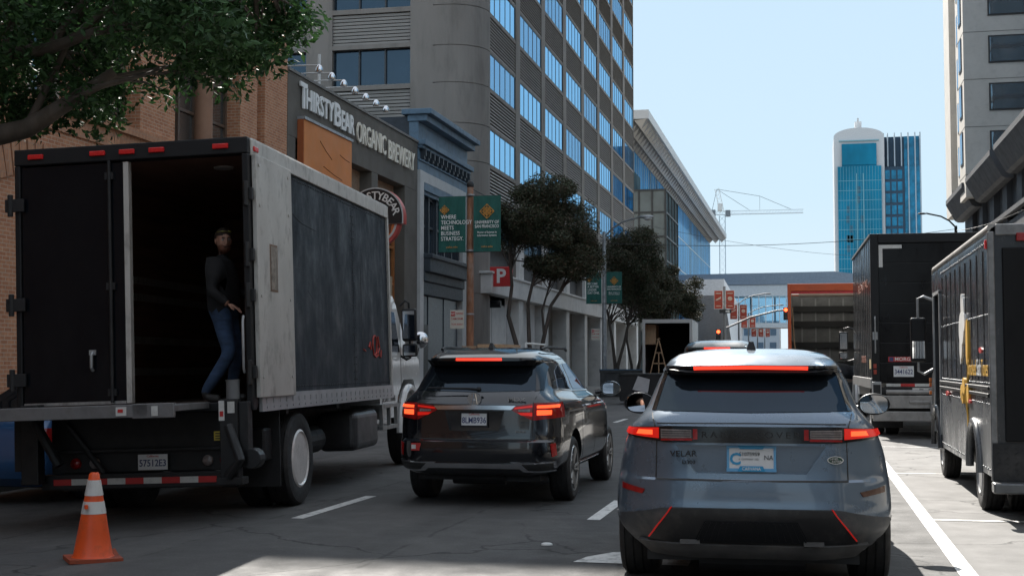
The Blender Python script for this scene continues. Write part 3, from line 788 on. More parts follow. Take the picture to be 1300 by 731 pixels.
def truck_cab(t, y, paint_m, w=2.1, tall=2.7, hood=True, logo=None, text=None, mirr=True, moff=.33):
    h = w/2; mb = MB()
    prof = [(y,.75),(y+1.05,.75),(y+1.12,1.05),(y+1.55,1.3),(y+2.25,1.3),(y+2.45,1.1),(y+2.75,1.05),(y+2.8,1.35),(y+2.7,1.62),(y+1.75,1.85),(y+1.15,tall-.12),(y+.95,tall),(y,tall-.05)]
    mb.prism(prof, lambda a,b,d:(d,a,b), -h, h)
    mb.build('cab', paint_m, t, bevel=.07, seg=3)
    mb = MB(); 
    for sx in (-1,1): mb.prism([(y+.22,1.72),(y+1.32,1.72),(y+1.02,tall-.24),(y+.22,tall-.22)], lambda a,b,d:(sx*d,a,b), h-.01, h+.006)
    mb.quad((-h+.12,y+1.735,1.93),(h-.12,y+1.735,1.93),(h-.18,y+1.235,tall-.2),(-h+.18,y+1.235,tall-.2))
    mb.build('cab_window', M_carglass2, t)
    mb = MB()
    for sx in (-1,1):
        for yy in (y+.12,y+1.38): mb.box(sx*(h+.001),yy,.95,sx*(h+.004),yy+.012,tall-.2)
        mb.box(sx*(h+.001),y+.12,.95,sx*(h+.004),y+1.38,.962)
    mb.build('door_gap', M_inkblk, t)
    for sx in (-1,1):
        dish_wheel(t, sx*(h-.12), y+1.9, .50, .28, sx)
        mb = MB(); mb.tube([(sx*(h),y+1.9-.68*cos(a),.5+.68*sin(a)) for a in [i*pi/12 for i in range(13)]], .06, 8)
        mb.build('fender', paint_m, t, 40)
        if mirr:
            mb = MB(); mx = sx*(h+moff); my = y+1.45
            mb.tube([(sx*h,my-.05,2.42),(sx*(h+moff*.6),my,2.5),(mx,my,2.46),(mx,my,1.62),(sx*(h+moff*.6),my,1.6),(sx*h,my-.05,1.66)], .018, 8)
            m = mb.build('mirror_arm', M_blackplastic, t, 40)
            mb = MB(); mb.cbox((mx,my,2.13),(.23,.10,.5)); mb.cbox((mx,my,1.74),(.23,.10,.2)); mb.build('mirror', M_blackplastic, t, bevel=.035, seg=3)
            mb = MB(); mb.cbox((mx,my-.052,2.13),(.18,.006,.42)); mb.cbox((mx,my-.052,1.74),(.18,.006,.15)); mb.build('mirror_glass', M_mirror, m)
    return t

# ---- big box truck parked at the left kerb ---------------------------------------
def build_left_truck():
    t = thing('box_truck', 'large black box truck with its tail lift out and one rear door folded open', 'truck', (-6.45,12.17,-.05), rot=(0,R(-2.0),R(4.4)))
    L = 5.85; w = 2.42; h = w/2
    hollow_box(t, w, L, 1.14, 3.73, [M_panel, M_inside, pm('worn_floor',(.14,.10,.08),.7,var=.3)])
    # rear frame and header
    mb = MB(); mb.box(-h-.012,-.06,3.60,h+.012,.10,3.765); mb.box(-h-.012,-.055,1.10,-h+.05,.10,3.60); mb.box(h-.055,-.055,1.10,h+.012,.10,3.60); mb.box(-h-.01,-.05,1.08,h+.01,.08,1.17)
    mb.build('rear_frame', M_blackplastic, t, bevel=.012)
    for x in (-.985,-.33,-.02,.29,.95): marker(t, x, -.07, 3.68)
    marker(t, h+.03, .13, 3.66, .13, .05, .03, axis='x')
    # closed left door with lock rod and hinges
    mb = MB(); mb.box(-h+.055,-.035,1.19,-.075,.012,3.585)
    d2 = mb.build('door', M_door, t, bevel=.006)
    mb = MB(); mb.box(-.0745,-.04,1.19,-.02,.03,3.585); mb.build('door_edge', M_oldalu, d2)
    mb = MB(); mb.box(-h+.06,-.042,1.185,-.08,-.03,1.215); mb.build('door_sill', M_alu, d2)
    mb = MB(); mb.cyl((-.215,-.06,1.2),(-.215,-.06,3.60),.019,n=10)
    for z in (1.30,2.35,3.45): mb.cbox((-.215,-.05,z),(.09,.03,.07))
    mb.build('lock_rod', M_darksteel, d2, 40)
    mb = MB(); mb.tube([(-.42,-.05,1.70),(-.42,-.08,1.67),(-.42,-.08,1.55),(-.42,-.05,1.52)],.016,8); mb.cbox((-.42,-.045,1.70),(.07,.02,.05)); mb.build('door_handle', M_galv, d2)
    for z in (1.45,2.2,3.2):
        mb = MB(); mb.cbox((-h-.0,-.075,z),(.20,.03,.13)); mb.cyl((-h-.045,-.08,z-.11),(-h-.045,-.08,z+.11),.028,n=10); mb.build('door_hinge', M_darksteel, d2, bevel=.006)
    # open right door folded back along the side
    mb = MB(); mb.box(h+.02,.03,1.20,h+.065,1.18,3.60)
    for z in (1.4,2.2,3.1,3.5):
        for yy in (.12,1.06): mb.cyl((h+.065,yy,z),(h+.074,yy,z),.02,n=8)
    od = mb.build('open_door', M_oldalu, t, bevel=.006)
    mb = MB(); mb.box(h+.066,.42,2.28,h+.072,.62,2.72); mb.build('label_plate', pm('torn_label',(.22,.19,.16),.7,var=.5,scale=14), od)
    mb = MB(); mb.box(h+.066,.40,2.26,h+.0685,.64,2.74); mb.build('label_backing', pm('rust_label',(.20,.13,.09),.8,var=.4,scale=20), od)
    mb = MB(); mb.tube([(h-.06,-.075,1.45),(h-.06,-.10,1.5),(h-.06,-.10,1.95),(h-.06,-.075,2.0)],.014,8); mb.build('grab_handle', M_galv, t, 60)
    for z in (1.45,2.2,2.6,3.2):
        mb = MB(); mb.cyl((h-.01,-.075,z-.12),(h-.01,-.075,z+.12),.026,n=10); mb.cbox((h+.01,-.03,z),(.08,.05,.12)); mb.build('door_hinge', M_darksteel, t, bevel=.005)
    # side rails and rivets
    mb = MB(); mb.box(h+.001,.02,3.585,h+.03,L,3.755); mb.box(-h-.03,.12,3.56,-h-.001,L,3.755); mb.box(-h-.012,.10,3.756,h+.012,L,3.775)
    mb.build('top_rail', M_oldalu, t, bevel=.012)
    mb = MB(); mb.box(h+.001,.16,1.06,h+.035,L,1.235); mb.box(-h-.03,.16,1.06,-h-.001,L,1.235)
    for i in range(26):
        yy = .3+5.4*i/25; mb.cyl((h+.035,yy,1.10),(h+.042,yy,1.10),.012,n=6); mb.cbox((h+.038,yy,1.165),(.008,.035,.05))
    mb.build('bottom_rail', pm('rail_aluminium',(.42,.43,.45),.4,.4,var=.15,dirt=(.15,.14,.13),dirtamt=.5), t)
    mb = MB(); mb.box(h+.001,L-.07,1.235,h+.028,L+.01,3.585); mb.build('corner_post', M_oldalu, t)
    mb = MB()
    for yy in (3.9,): mb.box(h+.0005,yy,1.24,h+.003,yy+.03,3.49)
    mb.build('panel_seam', M_panel, t)
    # sprayed squiggle, red on the black side
    mb = MB()
    def sq(pts, r=.012): mb.tube([(h+.006,a,b) for a,b in pts], r, 5)
    sq([(4.95+.13*cos(q*.5)*(1-q*.02), 1.78+.13*sin(q*.5)) for q in range(14)]); sq([(5.12,1.9),(5.2,1.75),(5.1,1.68),(5.26,1.62),(5.3,1.72)]); sq([(4.86,1.66),(5.0,1.62),(5.14,1.66)]); sq([(4.35,1.72),(4.44,1.70)]); sq([(4.62,1.75),(4.7,1.82),(4.72,1.72)])
    mb.build('graffiti', pm('red_spray',(.42,.045,.03),.6,var=.4,scale=20), t)
    mb = MB()
    for i in range(14):
        y0 = random.uniform(1.4,5.4); z0 = random.uniform(1.6,3.3); mb.tube([(h-.001,y0,z0),(h-.001,y0+random.uniform(-.1,.12),z0-random.uniform(.03,.1)),(h-.001,y0+random.uniform(-.15,.2),z0-random.uniform(.1,.22))], .003, 4)
    mb.tube([(h+.002,1.25,3.2),(h+.002,1.7,3.1),(h+.002,2.3,3.06)],.004,4); mb.tube([(h+.001,4.3,2.9),(h+.001,4.31,1.6)],.004,4)
    mb.build('scratches', pm('pale_scratch',(.055,.06,.07),.6), t)
    mb = MB()
    for z in (1.29,3.54):
        for i in range(46): mb.sphere((h+.002, 1.24+i*.099, z), .011, 0, 6, 4)
    for yy in (1.24,3.86,3.98,5.74):
        for i in range(24): mb.sphere((h+.002, yy, 1.34+i*.094), .010, 0, 6, 4)
    mb.build('rivets', pm('rivet_dark',(.09,.095,.10),.4,.4), t)
    # logistic tracks and roof lamp inside
    for z in (1.52,1.9,2.42,2.62):
        mb = MB(); mb.box(-h+.051,.3,z-.045,-h+.056,5.6,z+.045)
        for i in range(60): mb.box(-h+.0545,.35+i*.085,z-.03,-h+.062,.40+i*.085,z+.03)
        mb.build('load_track', pm('track_steel',(.42,.40,.38),.5,.3), t)
    mb = MB(); mb.lathe([(0,3.655),(.10,3.66),(.11,3.68)], (.52,1.2,0)); mb.build('roof_lamp', pm('lamp_dome',(.5,.5,.48),.4), t, 60)
    # tail lift
    mb = MB(); mb.box(-1.5,-.98,1.115,.80,-.11,1.175); mb.box(-1.5,-1.0,1.07,.55,-.975,1.19); mb.box(.40,-1.0,1.06,.80,-.96,1.195)
    lift = mb.build('lift_platform', M_steelgate, t, bevel=.006)
    mb = MB(); mb.cbox((.30,-1.008,1.13),(.10,.008,.08)); mb.build('warning_sticker', M_whitetape, lift); mb = MB(); mb.cbox((.62,-1.008,1.125),(.06,.008,.09)); mb.build('warning_sticker', M_whitetape, lift)
    mb = MB(); mb.cbox((.295,-1.0145,1.135),(.05,.004,.03)); mb.build('warning_sticker', M_redtape, lift)
    mb = MB(); mb.box(.93,-.20,.42,1.11,-.06,1.20); mb.box(1.11,-.16,.55,1.2,-.02,1.17); mb.box(.90,-.24,.38,1.16,-.05,.45); mb.tube([(1.02,-.2,.95),(1.16,-.28,.62),(1.02,-.24,.46)],.05,8); mb.cyl((1.22,-.16,.62),(1.22,.0,.62),.10,n=14)
    mb.build('lift_column', M_darksteel, t, bevel=.008)
    mb = MB(); mb.box(-1.11,-.20,.42,-.93,-.06,1.20); mb.box(-1.2,-.16,.55,-1.11,-.02,1.17); mb.tube([(-1.0,-.2,1.1),(-.7,-.22,.6)],.05,8)
    mb.build('lift_column', M_darksteel, t, bevel=.008)
    mb = MB(); mb.cyl((1.04,-.11,1.2),(1.04,-.11,1.38),.065,n=18); mb.cyl((1.04,-.11,1.375),(1.04,-.11,1.385),.072,n=18); mb.build('buffer_post', M_mast, t, 40)
    mb = MB(); mb.cbox((.955,-.203,1.09),(.055,.006,.19),0); mb.cbox((1.05,-.203,1.12),(.07,.006,.11),0); mb.cbox((.955,-.207,1.06),(.035,.004,.05),1); mb.build('warning_sticker', [M_whitetape, M_redtape], t)
    # under-run bar, lamps, plate
    mb = MB(); mb.box(-1.0,.0,.35,1.0,.10,.50); mb.box(-.95,.12,.50,.95,.16,1.08); mb.box(-.9,.05,.70,.9,.10,.74); mb.tube([(-.8,.05,1.05),(-.35,.02,.5)],.03,6)
    mb.build('underrun_bar', M_darksteel, t, bevel=.01)
    hazard_bar(t, -.87, .82, -.004, .395, .455, 9)
    for x, m in ((-.69,M_taildim),(-.49,M_clear),(.69,M_clear),(.87,M_taildim)):
        mb = MB(); mb.lathe([(0,-.015),(.045,-.012),(.055,.0),(.055,.03)], (x,.10,.60), 'y', 20); mb.build('round_lamp', m, t, 50)
    plate(t, .14, .06, .60, '57512E3', 'California')
    mb = MB(); mb.cbox((.86,.035,.84),(.15,.006,.09),0)
    for i in range(3): mb.cbox((.86,.031,.865-.025*i),(.12,.003,.010),1)
    mb.build('yellow_label', [M_stickeryel, M_inkblk], t)
    # chassis, axle, wheels, mudflaps
    mb = MB()
    for sx in (-1,1): mb.box(sx*.43-.05,.15,.70,sx*.43+.05,8.6,.98)
    mb.box(-1.15,1.2,1.0,1.15,1.3,1.14); mb.box(-1.15,3.2,1.0,1.15,3.3,1.14); mb.tube([(-1.,1.62,.5),(1.,1.62,.5)],.09,12); mb.sphere((0,1.62,.5),.22); mb.tube([(0,1.7,.55),(0,6,.75)],.05,8)
    mb.cyl((.75,2.75,.62),(.75,3.5,.62),.17,n=16)
    mb.build('chassis', M_darksteel, t)
    for sx in (-1,1):
        dish_wheel(t, sx*1.04, 1.62, .505, .27, sx, pm('white_wheel',(.70,.68,.66),.45,.2,var=.15,dirt=(.22,.2,.17),dirtamt=.5,dscale=7)); dish_wheel(t, sx*.72, 1.62, .505, .27, sx)
        mb = MB(); mb.box(sx*.56,.84,.27,sx*1.19,.86,1.10) if sx>0 else mb.box(-1.19,.84,.27,-.56,.86,1.10); mb.build('mudflap', M_black, t)
        mb = MB(); mb.box(sx*.95,.55,.55,sx*1.12,.8,.88) if sx>0 else mb.box(-1.12,.55,.55,-.95,.8,.88); mb.build('lift_motor', M_darksteel, t, bevel=.02)
    mb = MB(); mb.box(.62,4.15,.42,1.14,5.35,.93); mb.build('fuel_tank', pm('tank_grey',(.11,.11,.115),.4,.5,var=.2), t, bevel=.09, seg=4)
    mb = MB()
    for z in (.62,.92): mb.box(.70,5.5,z,1.16,6.5,z+.05)
    for yy in (5.55,6.0,6.45): mb.box(1.10,yy,.64,1.15,yy+.05,.93)
    mb.build('cab_step', M_alu, t)
    truck_cab(t, 6.0, M_cabwhite, 2.02, 2.55, moff=.14)
    mb = MB(); mb.lathe([(0,0),(.20,0),(.20,.004),(0,.004)], (1.011,6.62,1.48), 'x', 28); mb.text('12', face_px(1.017,6.62,1.48), .2, .002, .01, 1); mb.build('door_emblem', [pm('orange_emblem',(.55,.10,.05),.5), M_stickeryel], t)
    mb = MB(); mb.text('SE DATY TRANS', face_px(1.014,6.55,1.03), .12, .002, .004, 0, width=.8); mb.build('door_lettering', M_inkblk, t)
    mb = MB(); mb.tube([(1.0,7.75,1.62),(1.2,7.75,1.70),(1.24,7.75,1.86)],.016,8); mb.sphere((1.25,7.74,1.90),.13,0,16,10,(1,.7,1)); mb.build('fender_mirror', M_chrome, t, 60)
    return t

# ---- black step van at the right ------------------------------------------------------
def build_step_van():
    t = thing('step_van', 'black step van with a painted white bird and yellow stem on its side', 'van', (2.82,13.6,0))
    w = 2.2; h = w/2; L = 6.1; z0, z1 = .62, 2.86
    mb = MB()
    r = .10; sec = [(h,z0),(h,z1-r)] + [(h-r+r*cos(a),z1-r+r*sin(a)) for a in (pi/8,pi/4,3*pi/8)] + [(h-r,z1),(-h+r,z1)] + [(-h+r-r*sin(a),z1-r+r*cos(a)) for a in (pi/8,pi/4,3*pi/8)] + [(-h,z1-r),(-h,z0)]
    mb.prism(sec, lambda a,b,d:(a,d,b), 0, L)
    body = mb.build('body', M_vanblack, None)
    cut = arch_cut((1.30,), .47, .40, .55, 1.3); bool_cut(body, cut)
    c2 = MB(); c2.box(-1.3,4.95,.64,-.35,5.75,2.45); bool_cut(body, c2.build('cutter', M_inkblk))
    body.parent = t; body.data.polygons.foreach_set('use_smooth',[False]*len(body.data.polygons))
    mb = MB()                                   # ribs stamped along both sides
    for sx in (-1,1):
        for i in range(9):
            y = .45+i*.52
            if y > 4.7: continue
            mb.cyl((sx*(h-.026),y,1.36),(sx*(h-.026),y,z1-.22),.034,n=14)
        mb.build('side_ribs', M_vanblack, t, 60); mb = MB()
    mb = MB()
    for sx in (-1,1):
        a = sx*(h+.001); b = sx*(h+.03)
        for z in (1.20,1.27): mb.box(min(a,b),.04,z,max(a,b),4.9,z+.035)
    mb.build('belt_rail', M_blackplastic, t, bevel=.008)
    mb = MB()
    for sx in (-1,1):
        a = sx*h; b = sx*(h+.006)
        n = 20; top = 1.19
        # lower skin with the wheel opening
        pts = [(.02,z0),(1.30-.47,z0)] if False else None
        poly = [(.02,.44),(.80,.44)] + [(1.30-.50*cos(q*pi/n),.44+.48*sin(q*pi/n)) for q in range(1,n)] + [(1.80,.44),(4.9,.44),(4.9,top),(.02,top)]
        mb.prism(poly, lambda p,q,d:(sx*d,p,q), h-.004, h+.006)
    mb.build('lower_skin', M_vanlow, t)
    mb = MB()
    for sx in (-1,1):
        mb = MB(); mb.tube([(sx*(h+.01),1.30-.5*cos(q*pi/18),.42+.50*sin(q*pi/18)) for q in range(19)], .045, 8); mb.build('wheel_arch', M_vanlow, t, 60)
    for sx in (-1,1):
        mb = MB()
        for z in (1.33,2.0,2.70):
            for i in range(30): mb.sphere((sx*(h+.004), .12+i*.158+.03*sin(i*7.1), z), .011, 0, 6, 4)
        for z in (.50,1.13):
            for i in range(28): mb.sphere((sx*(h+.008), .12+i*.17, z), .010, 0, 6, 4) if not (.7 < .12+i*.17 < 1.9 and z < 1) else None
        mb.build('rivets', pm('rivet_grey',(.30,.31,.32),.4,.5), t)
    # corner posts, roof edge, rear frame
    mb = MB(); mb.box(-h-.012,-.012,.40,-h+.05,.03,z1-.06); mb.box(h-.05,-.012,.40,h+.012,.03,z1-.06); mb.box(-h+.06,-.02,z1-.10,h-.06,.03,z1+.01)
    mb.build('corner_post', pm('worn_edge',(.22,.22,.22),.4,.4,var=.3,scale=9,dirt=(.05,.05,.05),dirtamt=.6), t, bevel=.01)
    mb = MB(); mb.tube([(-h+.03,0,z1-.03),(-h+.03,L-.2,z1-.03),(-h+.06,L+.1,z1-.14)], .045, 8); mb.tube([(h-.03,0,z1-.03),(h-.03,L-.2,z1-.03)], .045, 8)
    mb.build('roof_edge', pm('worn_roof_edge',(.30,.29,.27),.5,.2,var=.3,scale=5), t, 60)
    mb = MB()
    for x0, x1 in ((-.98,-.02),(.02,.98)): mb.box(x0,-.03,.78,x1,.0,z1-.22)
    mb.build('rear_door', sheet_black('matt_black_door',.5,.06,(.006,.006,.007),.2), t, bevel=.01)
    mb = MB(); mb.cbox((-.72,-.033,.92),(.10,.01,.07)); mb.cyl((-.74,-.05,.92),(-.70,-.05,.92),.02,n=8); mb.build('door_latch', M_darksteel, t)
    mb = MB(); mb.box(-h,-.035,.38,h,.0,.765)
    mb.build('tread_panel', M_darksteel, t); mb = MB(); mb.box(-h+.01,-.0352,.40,h-.01,-.034,.75)
    for i in range(26):
        for j in range(7):
            x = -h+.05+i*.082; z = .42+j*.05; s_ = 1 if (i+j)%2 else -1
            mb.tube([(x-.018,-.036,z-.012*s_),(x+.018,-.036,z+.012*s_)], .006, 4)
    mb.build('tread_plate', pm('dark_tread_plate',(.03,.03,.032),.4,.5,var=.3,dirt=(.12,.11,.1),dirtamt=.4), t)
    mb = MB(); mb.box(-h-.02,-.22,.30,h+.02,-.036,.40)
    mb.build('rear_bumper', M_tread, t, bevel=.015)
    for x in (-.62,.62):
        mb = MB(); mb.lathe([(0,-.03),(.06,-.028),(.075,-.01),(.075,.01)], (x,-.036,.56), 'y', 24); mb.build('tail_lamp', M_taildim, t, 50)
    marker(t, -.72, -.03, 2.74, .26, .08, .03, pm('dark_marker',(.30,.02,.02),.3)); marker(t, -h-.012, .08, 2.68, .08, .09, .03, axis='x')
    # picture on the side: white bird, yellow stem, lettering
    F = lambda a,b,d: (-h-d, a, b)
    def blob(mb, cy, cz, ry, rz, lean=0, n=22, mi=0, d=.012):
        mb.prism([(cy+ry*cos(q*2*pi/n)+lean*rz*sin(q*2*pi/n), cz+rz*sin(q*2*pi/n)) for q in range(n)], F, .0, d, mi)
    mb = MB(); blob(mb,2.28,1.92,.24,.19,-.1,d=.024); blob(mb,2.08,1.99,.15,.11,.1,d=.0245); blob(mb,2.36,1.74,.13,.17,-.15,d=.0235); blob(mb,2.24,2.17,.07,.14,.05,d=.023); blob(mb,2.08,2.14,.06,.13,.15,d=.0225); blob(mb,2.40,1.62,.05,.10,-.2,d=.022)
    mb.build('bird_painting', M_whitetxt, t)
    mb = MB(); blob(mb,1.78,1.76,.09,.25,-.08,mi=0,d=.024); mb.tube([(-h-.006,1.80,1.6),(-h-.006,1.88,1.3),(-h-.034,1.9,1.24),(-h-.010,1.88,.95),(-h-.010,1.86,.80)], .012, 5)
    for cy,cz,a,b in ((2.08,1.28,.12,.09),(2.28,1.2,.1,.09),(1.70,1.20,.10,.10),(2.2,1.14,.06,.06)): blob(mb,cy,cz,a,b,d=.034)
    mb.build('stem_painting', M_yel, t)
    mb = MB(); mb.text('Smoked', face_nx(-h-.022,1.36,1.475), .24, .003, .0, 0, width=.72, ax='CENTER'); mb.text('Salt', face_nx(-h-.022,.77,1.475), .24, .003, .0, 1, width=.34); mb.text('Tones', face_nx(-h-.022,.30,1.475), .24, .003, .0, 0, width=.50)
    blob(mb,.72,1.66,.12,.03,.6,mi=2); blob(mb,1.55,1.12,.06,.02,.4,mi=2,d=.034); blob(mb,3.9,1.16,.14,.03,.4,mi=2,d=.034)
    mb.build('side_lettering', [M_yel, M_whitetxt, M_red], t)
    # cab end: nose, windscreen, steps, mirrors
    mb = MB(); mb.prism([(L,.55),(L+1.0,.55),(L+1.0,1.2),(L+.8,1.38),(L+.25,1.5),(L,2.7)], lambda a,b,d:(d,a,b), -h+.06, h-.06); mb.build('nose', M_vanblack, t, bevel=.06, seg=3)
    mb = MB(); mb.quad((-h+.14,L+.22,1.55),(h-.14,L+.22,1.55),(h-.14,L+.02,2.55),(-h+.14,L+.02,2.55)); mb.build('windscreen', M_carglass, t)
    mb = MB()
    for a in ((4.90,.60,4.945,2.48),(5.755,.60,5.80,2.48)): mb.box(-h-.02,a[0],a[1],-h+.02,a[2],a[3])
    mb.box(-h-.02,4.90,2.455,-h+.02,5.80,2.50); mb.cyl((-h-.01,4.83,1.55),(-h-.01,4.83,2.3),.015,n=8)
    mb.build('door_frame', M_galv, t)
    for sx in (-1,1):
        mb = MB(); mx = sx*(h+.20); my = 6.05
        mb.tube([(sx*h,my,2.42),(sx*(h+.12),my,2.47),(mx,my,2.44),(mx,my,1.42),(sx*(h+.12),my,1.38),(sx*h,my,1.45)], .018, 8); mb.build('mirror_arm', M_galv, t, 50)
        mb = MB(); mb.cbox((mx,my,1.86),(.21,.09,.62)); mm = mb.build('mirror', M_blackplastic, t, bevel=.03, seg=3)
        mb = MB(); mb.cbox((mx,my-.047,1.72),(.17,.006,.24)); mb.build('mirror_glass', M_mirror, mm)
    mb = MB()
    for z in (1.30,1.24,1.12): mb.cbox((-h-.03,6.2,z),(.03,.06,.05))
    mb.build('side_marker', pm('amber',(.6,.16,.02),.3), t)
    mb = MB(); mb.box(-h+.02,4.9,.36,h-.02,5.8,.62); mb.box(-h+.1,.3,.42,h-.1,4.9,.62); mb.tube([(-.9,1.3,.4),(.9,1.3,.4)],.07,10); mb.build('chassis', M_darksteel, t)
    mb = MB(); mb.tube([(-h-.02,5.42-.5*cos(q*pi/18),.42+.52*sin(q*pi/18)) for q in range(19)], .04, 8); mb.build('front_fender', M_vanblack, t, 60)
    for sx in (-1,1):
        dish_wheel(t, sx*.96, 1.30, .40, .22, sx, M_galv); dish_wheel(t, sx*.66, 1.30, .40, .22, sx); dish_wheel(t, sx*.95, 5.42, .40, .22, sx, M_galv)
    mb = MB(); mb.lathe([(0,-.02),(.05,-.015),(.06,.01)], (-.9,4.88,.52), 'y', 14); mb.build('step_lamp', pm('amber_lens',(.7,.35,.03),.3), t)
    return t

# ---- tall black delivery truck ----------------------------------------------------------
def build_black_truck():
    t = thing('box_truck', 'tall black box truck with closed roll door and folded grey tail lift', 'truck', (2.55,28.7,0), R(1.3))
    w = 2.5; h = w/2; L = 6.6; z0, z1 = 1.12, 4.2
    M_side = sheet_black('black_glossy_side', .16, .75, (.02,.022,.026))
    mb = MB(); mb.box(-h,.0,z0,h,L,z1); mb.build('cargo_box', M_side, t)
    mb = MB(); mb.box(-h-.012,-.05,z0-.05,-h+.14,.05,z1+.012); mb.box(h-.14,-.05,z0-.05,h+.012,.05,z1+.012); mb.box(-h+.14,-.05,z1-.18,h-.14,.05,z1+.012); mb.build('rear_frame', M_blackplastic, t, bevel=.01)
    mb = MB()
    for i in range(7):
        za = z0+.02+i*.412; mb.box(-h+.15,-.02,za,h-.15,.0-.002,za+.405)
    mb.build('roll_door', sheet_black('roll_door_black',.14,.08,(.006,.006,.007),.25), t, bevel=.008)
    mb = MB(); mb.box(-h+.16,-.026,3.52,-h+.235,-.0215,3.98); mb.box(-h+.2355,-.026,3.905,-h+.62,-.0215,3.98); mb.build('corner_tape', M_whitetape, t)
    mb = MB(); mb.tube([(-h+.06,-.06,1.75),(-h+.06,-.085,1.8),(-h+.06,-.085,2.45),(-h+.06,-.06,2.5)],.016,8); mb.cbox((-h+.06,-.06,2.1),(.10,.03,.16)); mb.build('door_handle', M_galv, t)
    mb = MB(); mb.cbox((-.62,-.024,1.62),(.62,.006,.10),0); mb.text('MORGAN', face_cam(-.57,-.0285,1.62), .10, .003, .012, 1, width=.46); mb.cbox((-.87,-.0275,1.62),(.08,.004,.08),2); mb.build('maker_badge', [M_red, M_whitetxt, M_ink], t)
    plate(t, -.63, -.03, 1.37, '3441622', 'California', .40, .22)
    hazard_bar(t, -.98, 1.0, -.055, 1.06, 1.12, 7, 1)
    for z in (1.48,1.36):
        mb = MB(); mb.cbox((-h+.05,-.06,z),(.06,.03,.09)); mb.build('marker_light', pm('dull_red_lens',(.35,.05,.03),.3), t)
    mb = MB(); mb.box(-h-.03,.03,z1-.03,-h-.001,L,z1+.014); mb.box(-h-.035,.03,z0-.10,-h-.001,L,z0+.10); mb.box(h+.001,.03,z0-.10,h+.03,L,z0+.10); mb.build('side_rail', M_alu, t)
    mb = MB()
    for i in range(10): mb.box(-h-.006,.6+i*.62,z0+.1,-h-.0005,.64+i*.62,z1-.04)
    mb.build('panel_seam', M_side, t)
    mb = MB(); mb.text('ORDER', face_nx(-h-.008,2.6,1.62), .22, .002, .0, 0, width=1.6); mb.text('RENTAL', face_nx(-h-.008,2.6,3.25), .26, .002, .0, 0, width=3.4); mb.build('side_lettering', pm('faded_orange',(.30,.09,.05),.6), t)
    mb = MB(); mb.box(-h-.008,.3,1.42,-h-.001,.75,1.62); mb.build('side_sticker', pm('cream_sticker',(.55,.45,.25),.5), t)
    # tail lift
    mb = MB(); mb.box(-h+.05,-.28,.62,h-.05,-.16,.88,0); mb.box(-h-.02,-.30,.36,h-.0,-.22,.56,0); mb.box(-h+.1,-.14,.90,h-.1,-.05,1.05,1); mb.cbox((-.35,-.285,.75),(.4,.03,.06),0); mb.cyl((-.1,-.33,.74),(-.1,-.33,.50),.05,n=10); mb.cyl((-1.,-.20,.95),(1.,-.20,.95),.05,n=12)
    mb.build('tail_lift', [pm('lift_grey',(.30,.29,.28),.5,.3,var=.2,dirt=(.1,.09,.08),dirtamt=.5,dscale=5), M_darksteel], t, bevel=.012)
    mb = MB(); mb.cbox((-.25,-.152,.985),(.45,.01,.10),0); mb.cbox((-.30,-.159,.985),(.08,.004,.06),1); mb.cbox((-.12,-.159,.985),(.08,.004,.06),1); mb.build('warning_sticker', [M_whitetape, M_inkblk], t)
    mb = MB()
    for sx in (-1,1): mb.box(sx*h-.02,-.24,.40,sx*h+.16,-.06,1.16) if sx<0 else mb.box(h-.16,-.24,.40,h+.02,-.06,1.16)
    mb.build('lift_post', M_galv, t, bevel=.01)
    mb = MB(); mb.cbox((-h+.07,-.245,.92),(.14,.01,.36)); mb.build('post_cover', M_darksteel, t)
    for sx in (-1,1):
        mb = MB(); mb.box(sx*.55,1.2,.16,sx*1.2,1.22,.72) if sx>0 else mb.box(-1.2,1.2,.16,-.55,1.22,.72); mb.build('mudflap', M_black, t)
        dish_wheel(t, sx*1.04, 1.9, .5, .27, sx); dish_wheel(t, sx*.72, 1.9, .5, .27, sx)
    mb = MB()
    for sx in (-1,1): mb.box(sx*.43-.05,.1,.66,sx*.43+.05,8.8,.96)
    mb.tube([(-1,1.9,.5),(1,1.9,.5)],.09,10); mb.build('chassis', M_darksteel, t)
    truck_cab(t, 6.75, M_cabwhite, 2.2, 2.75)
    return t

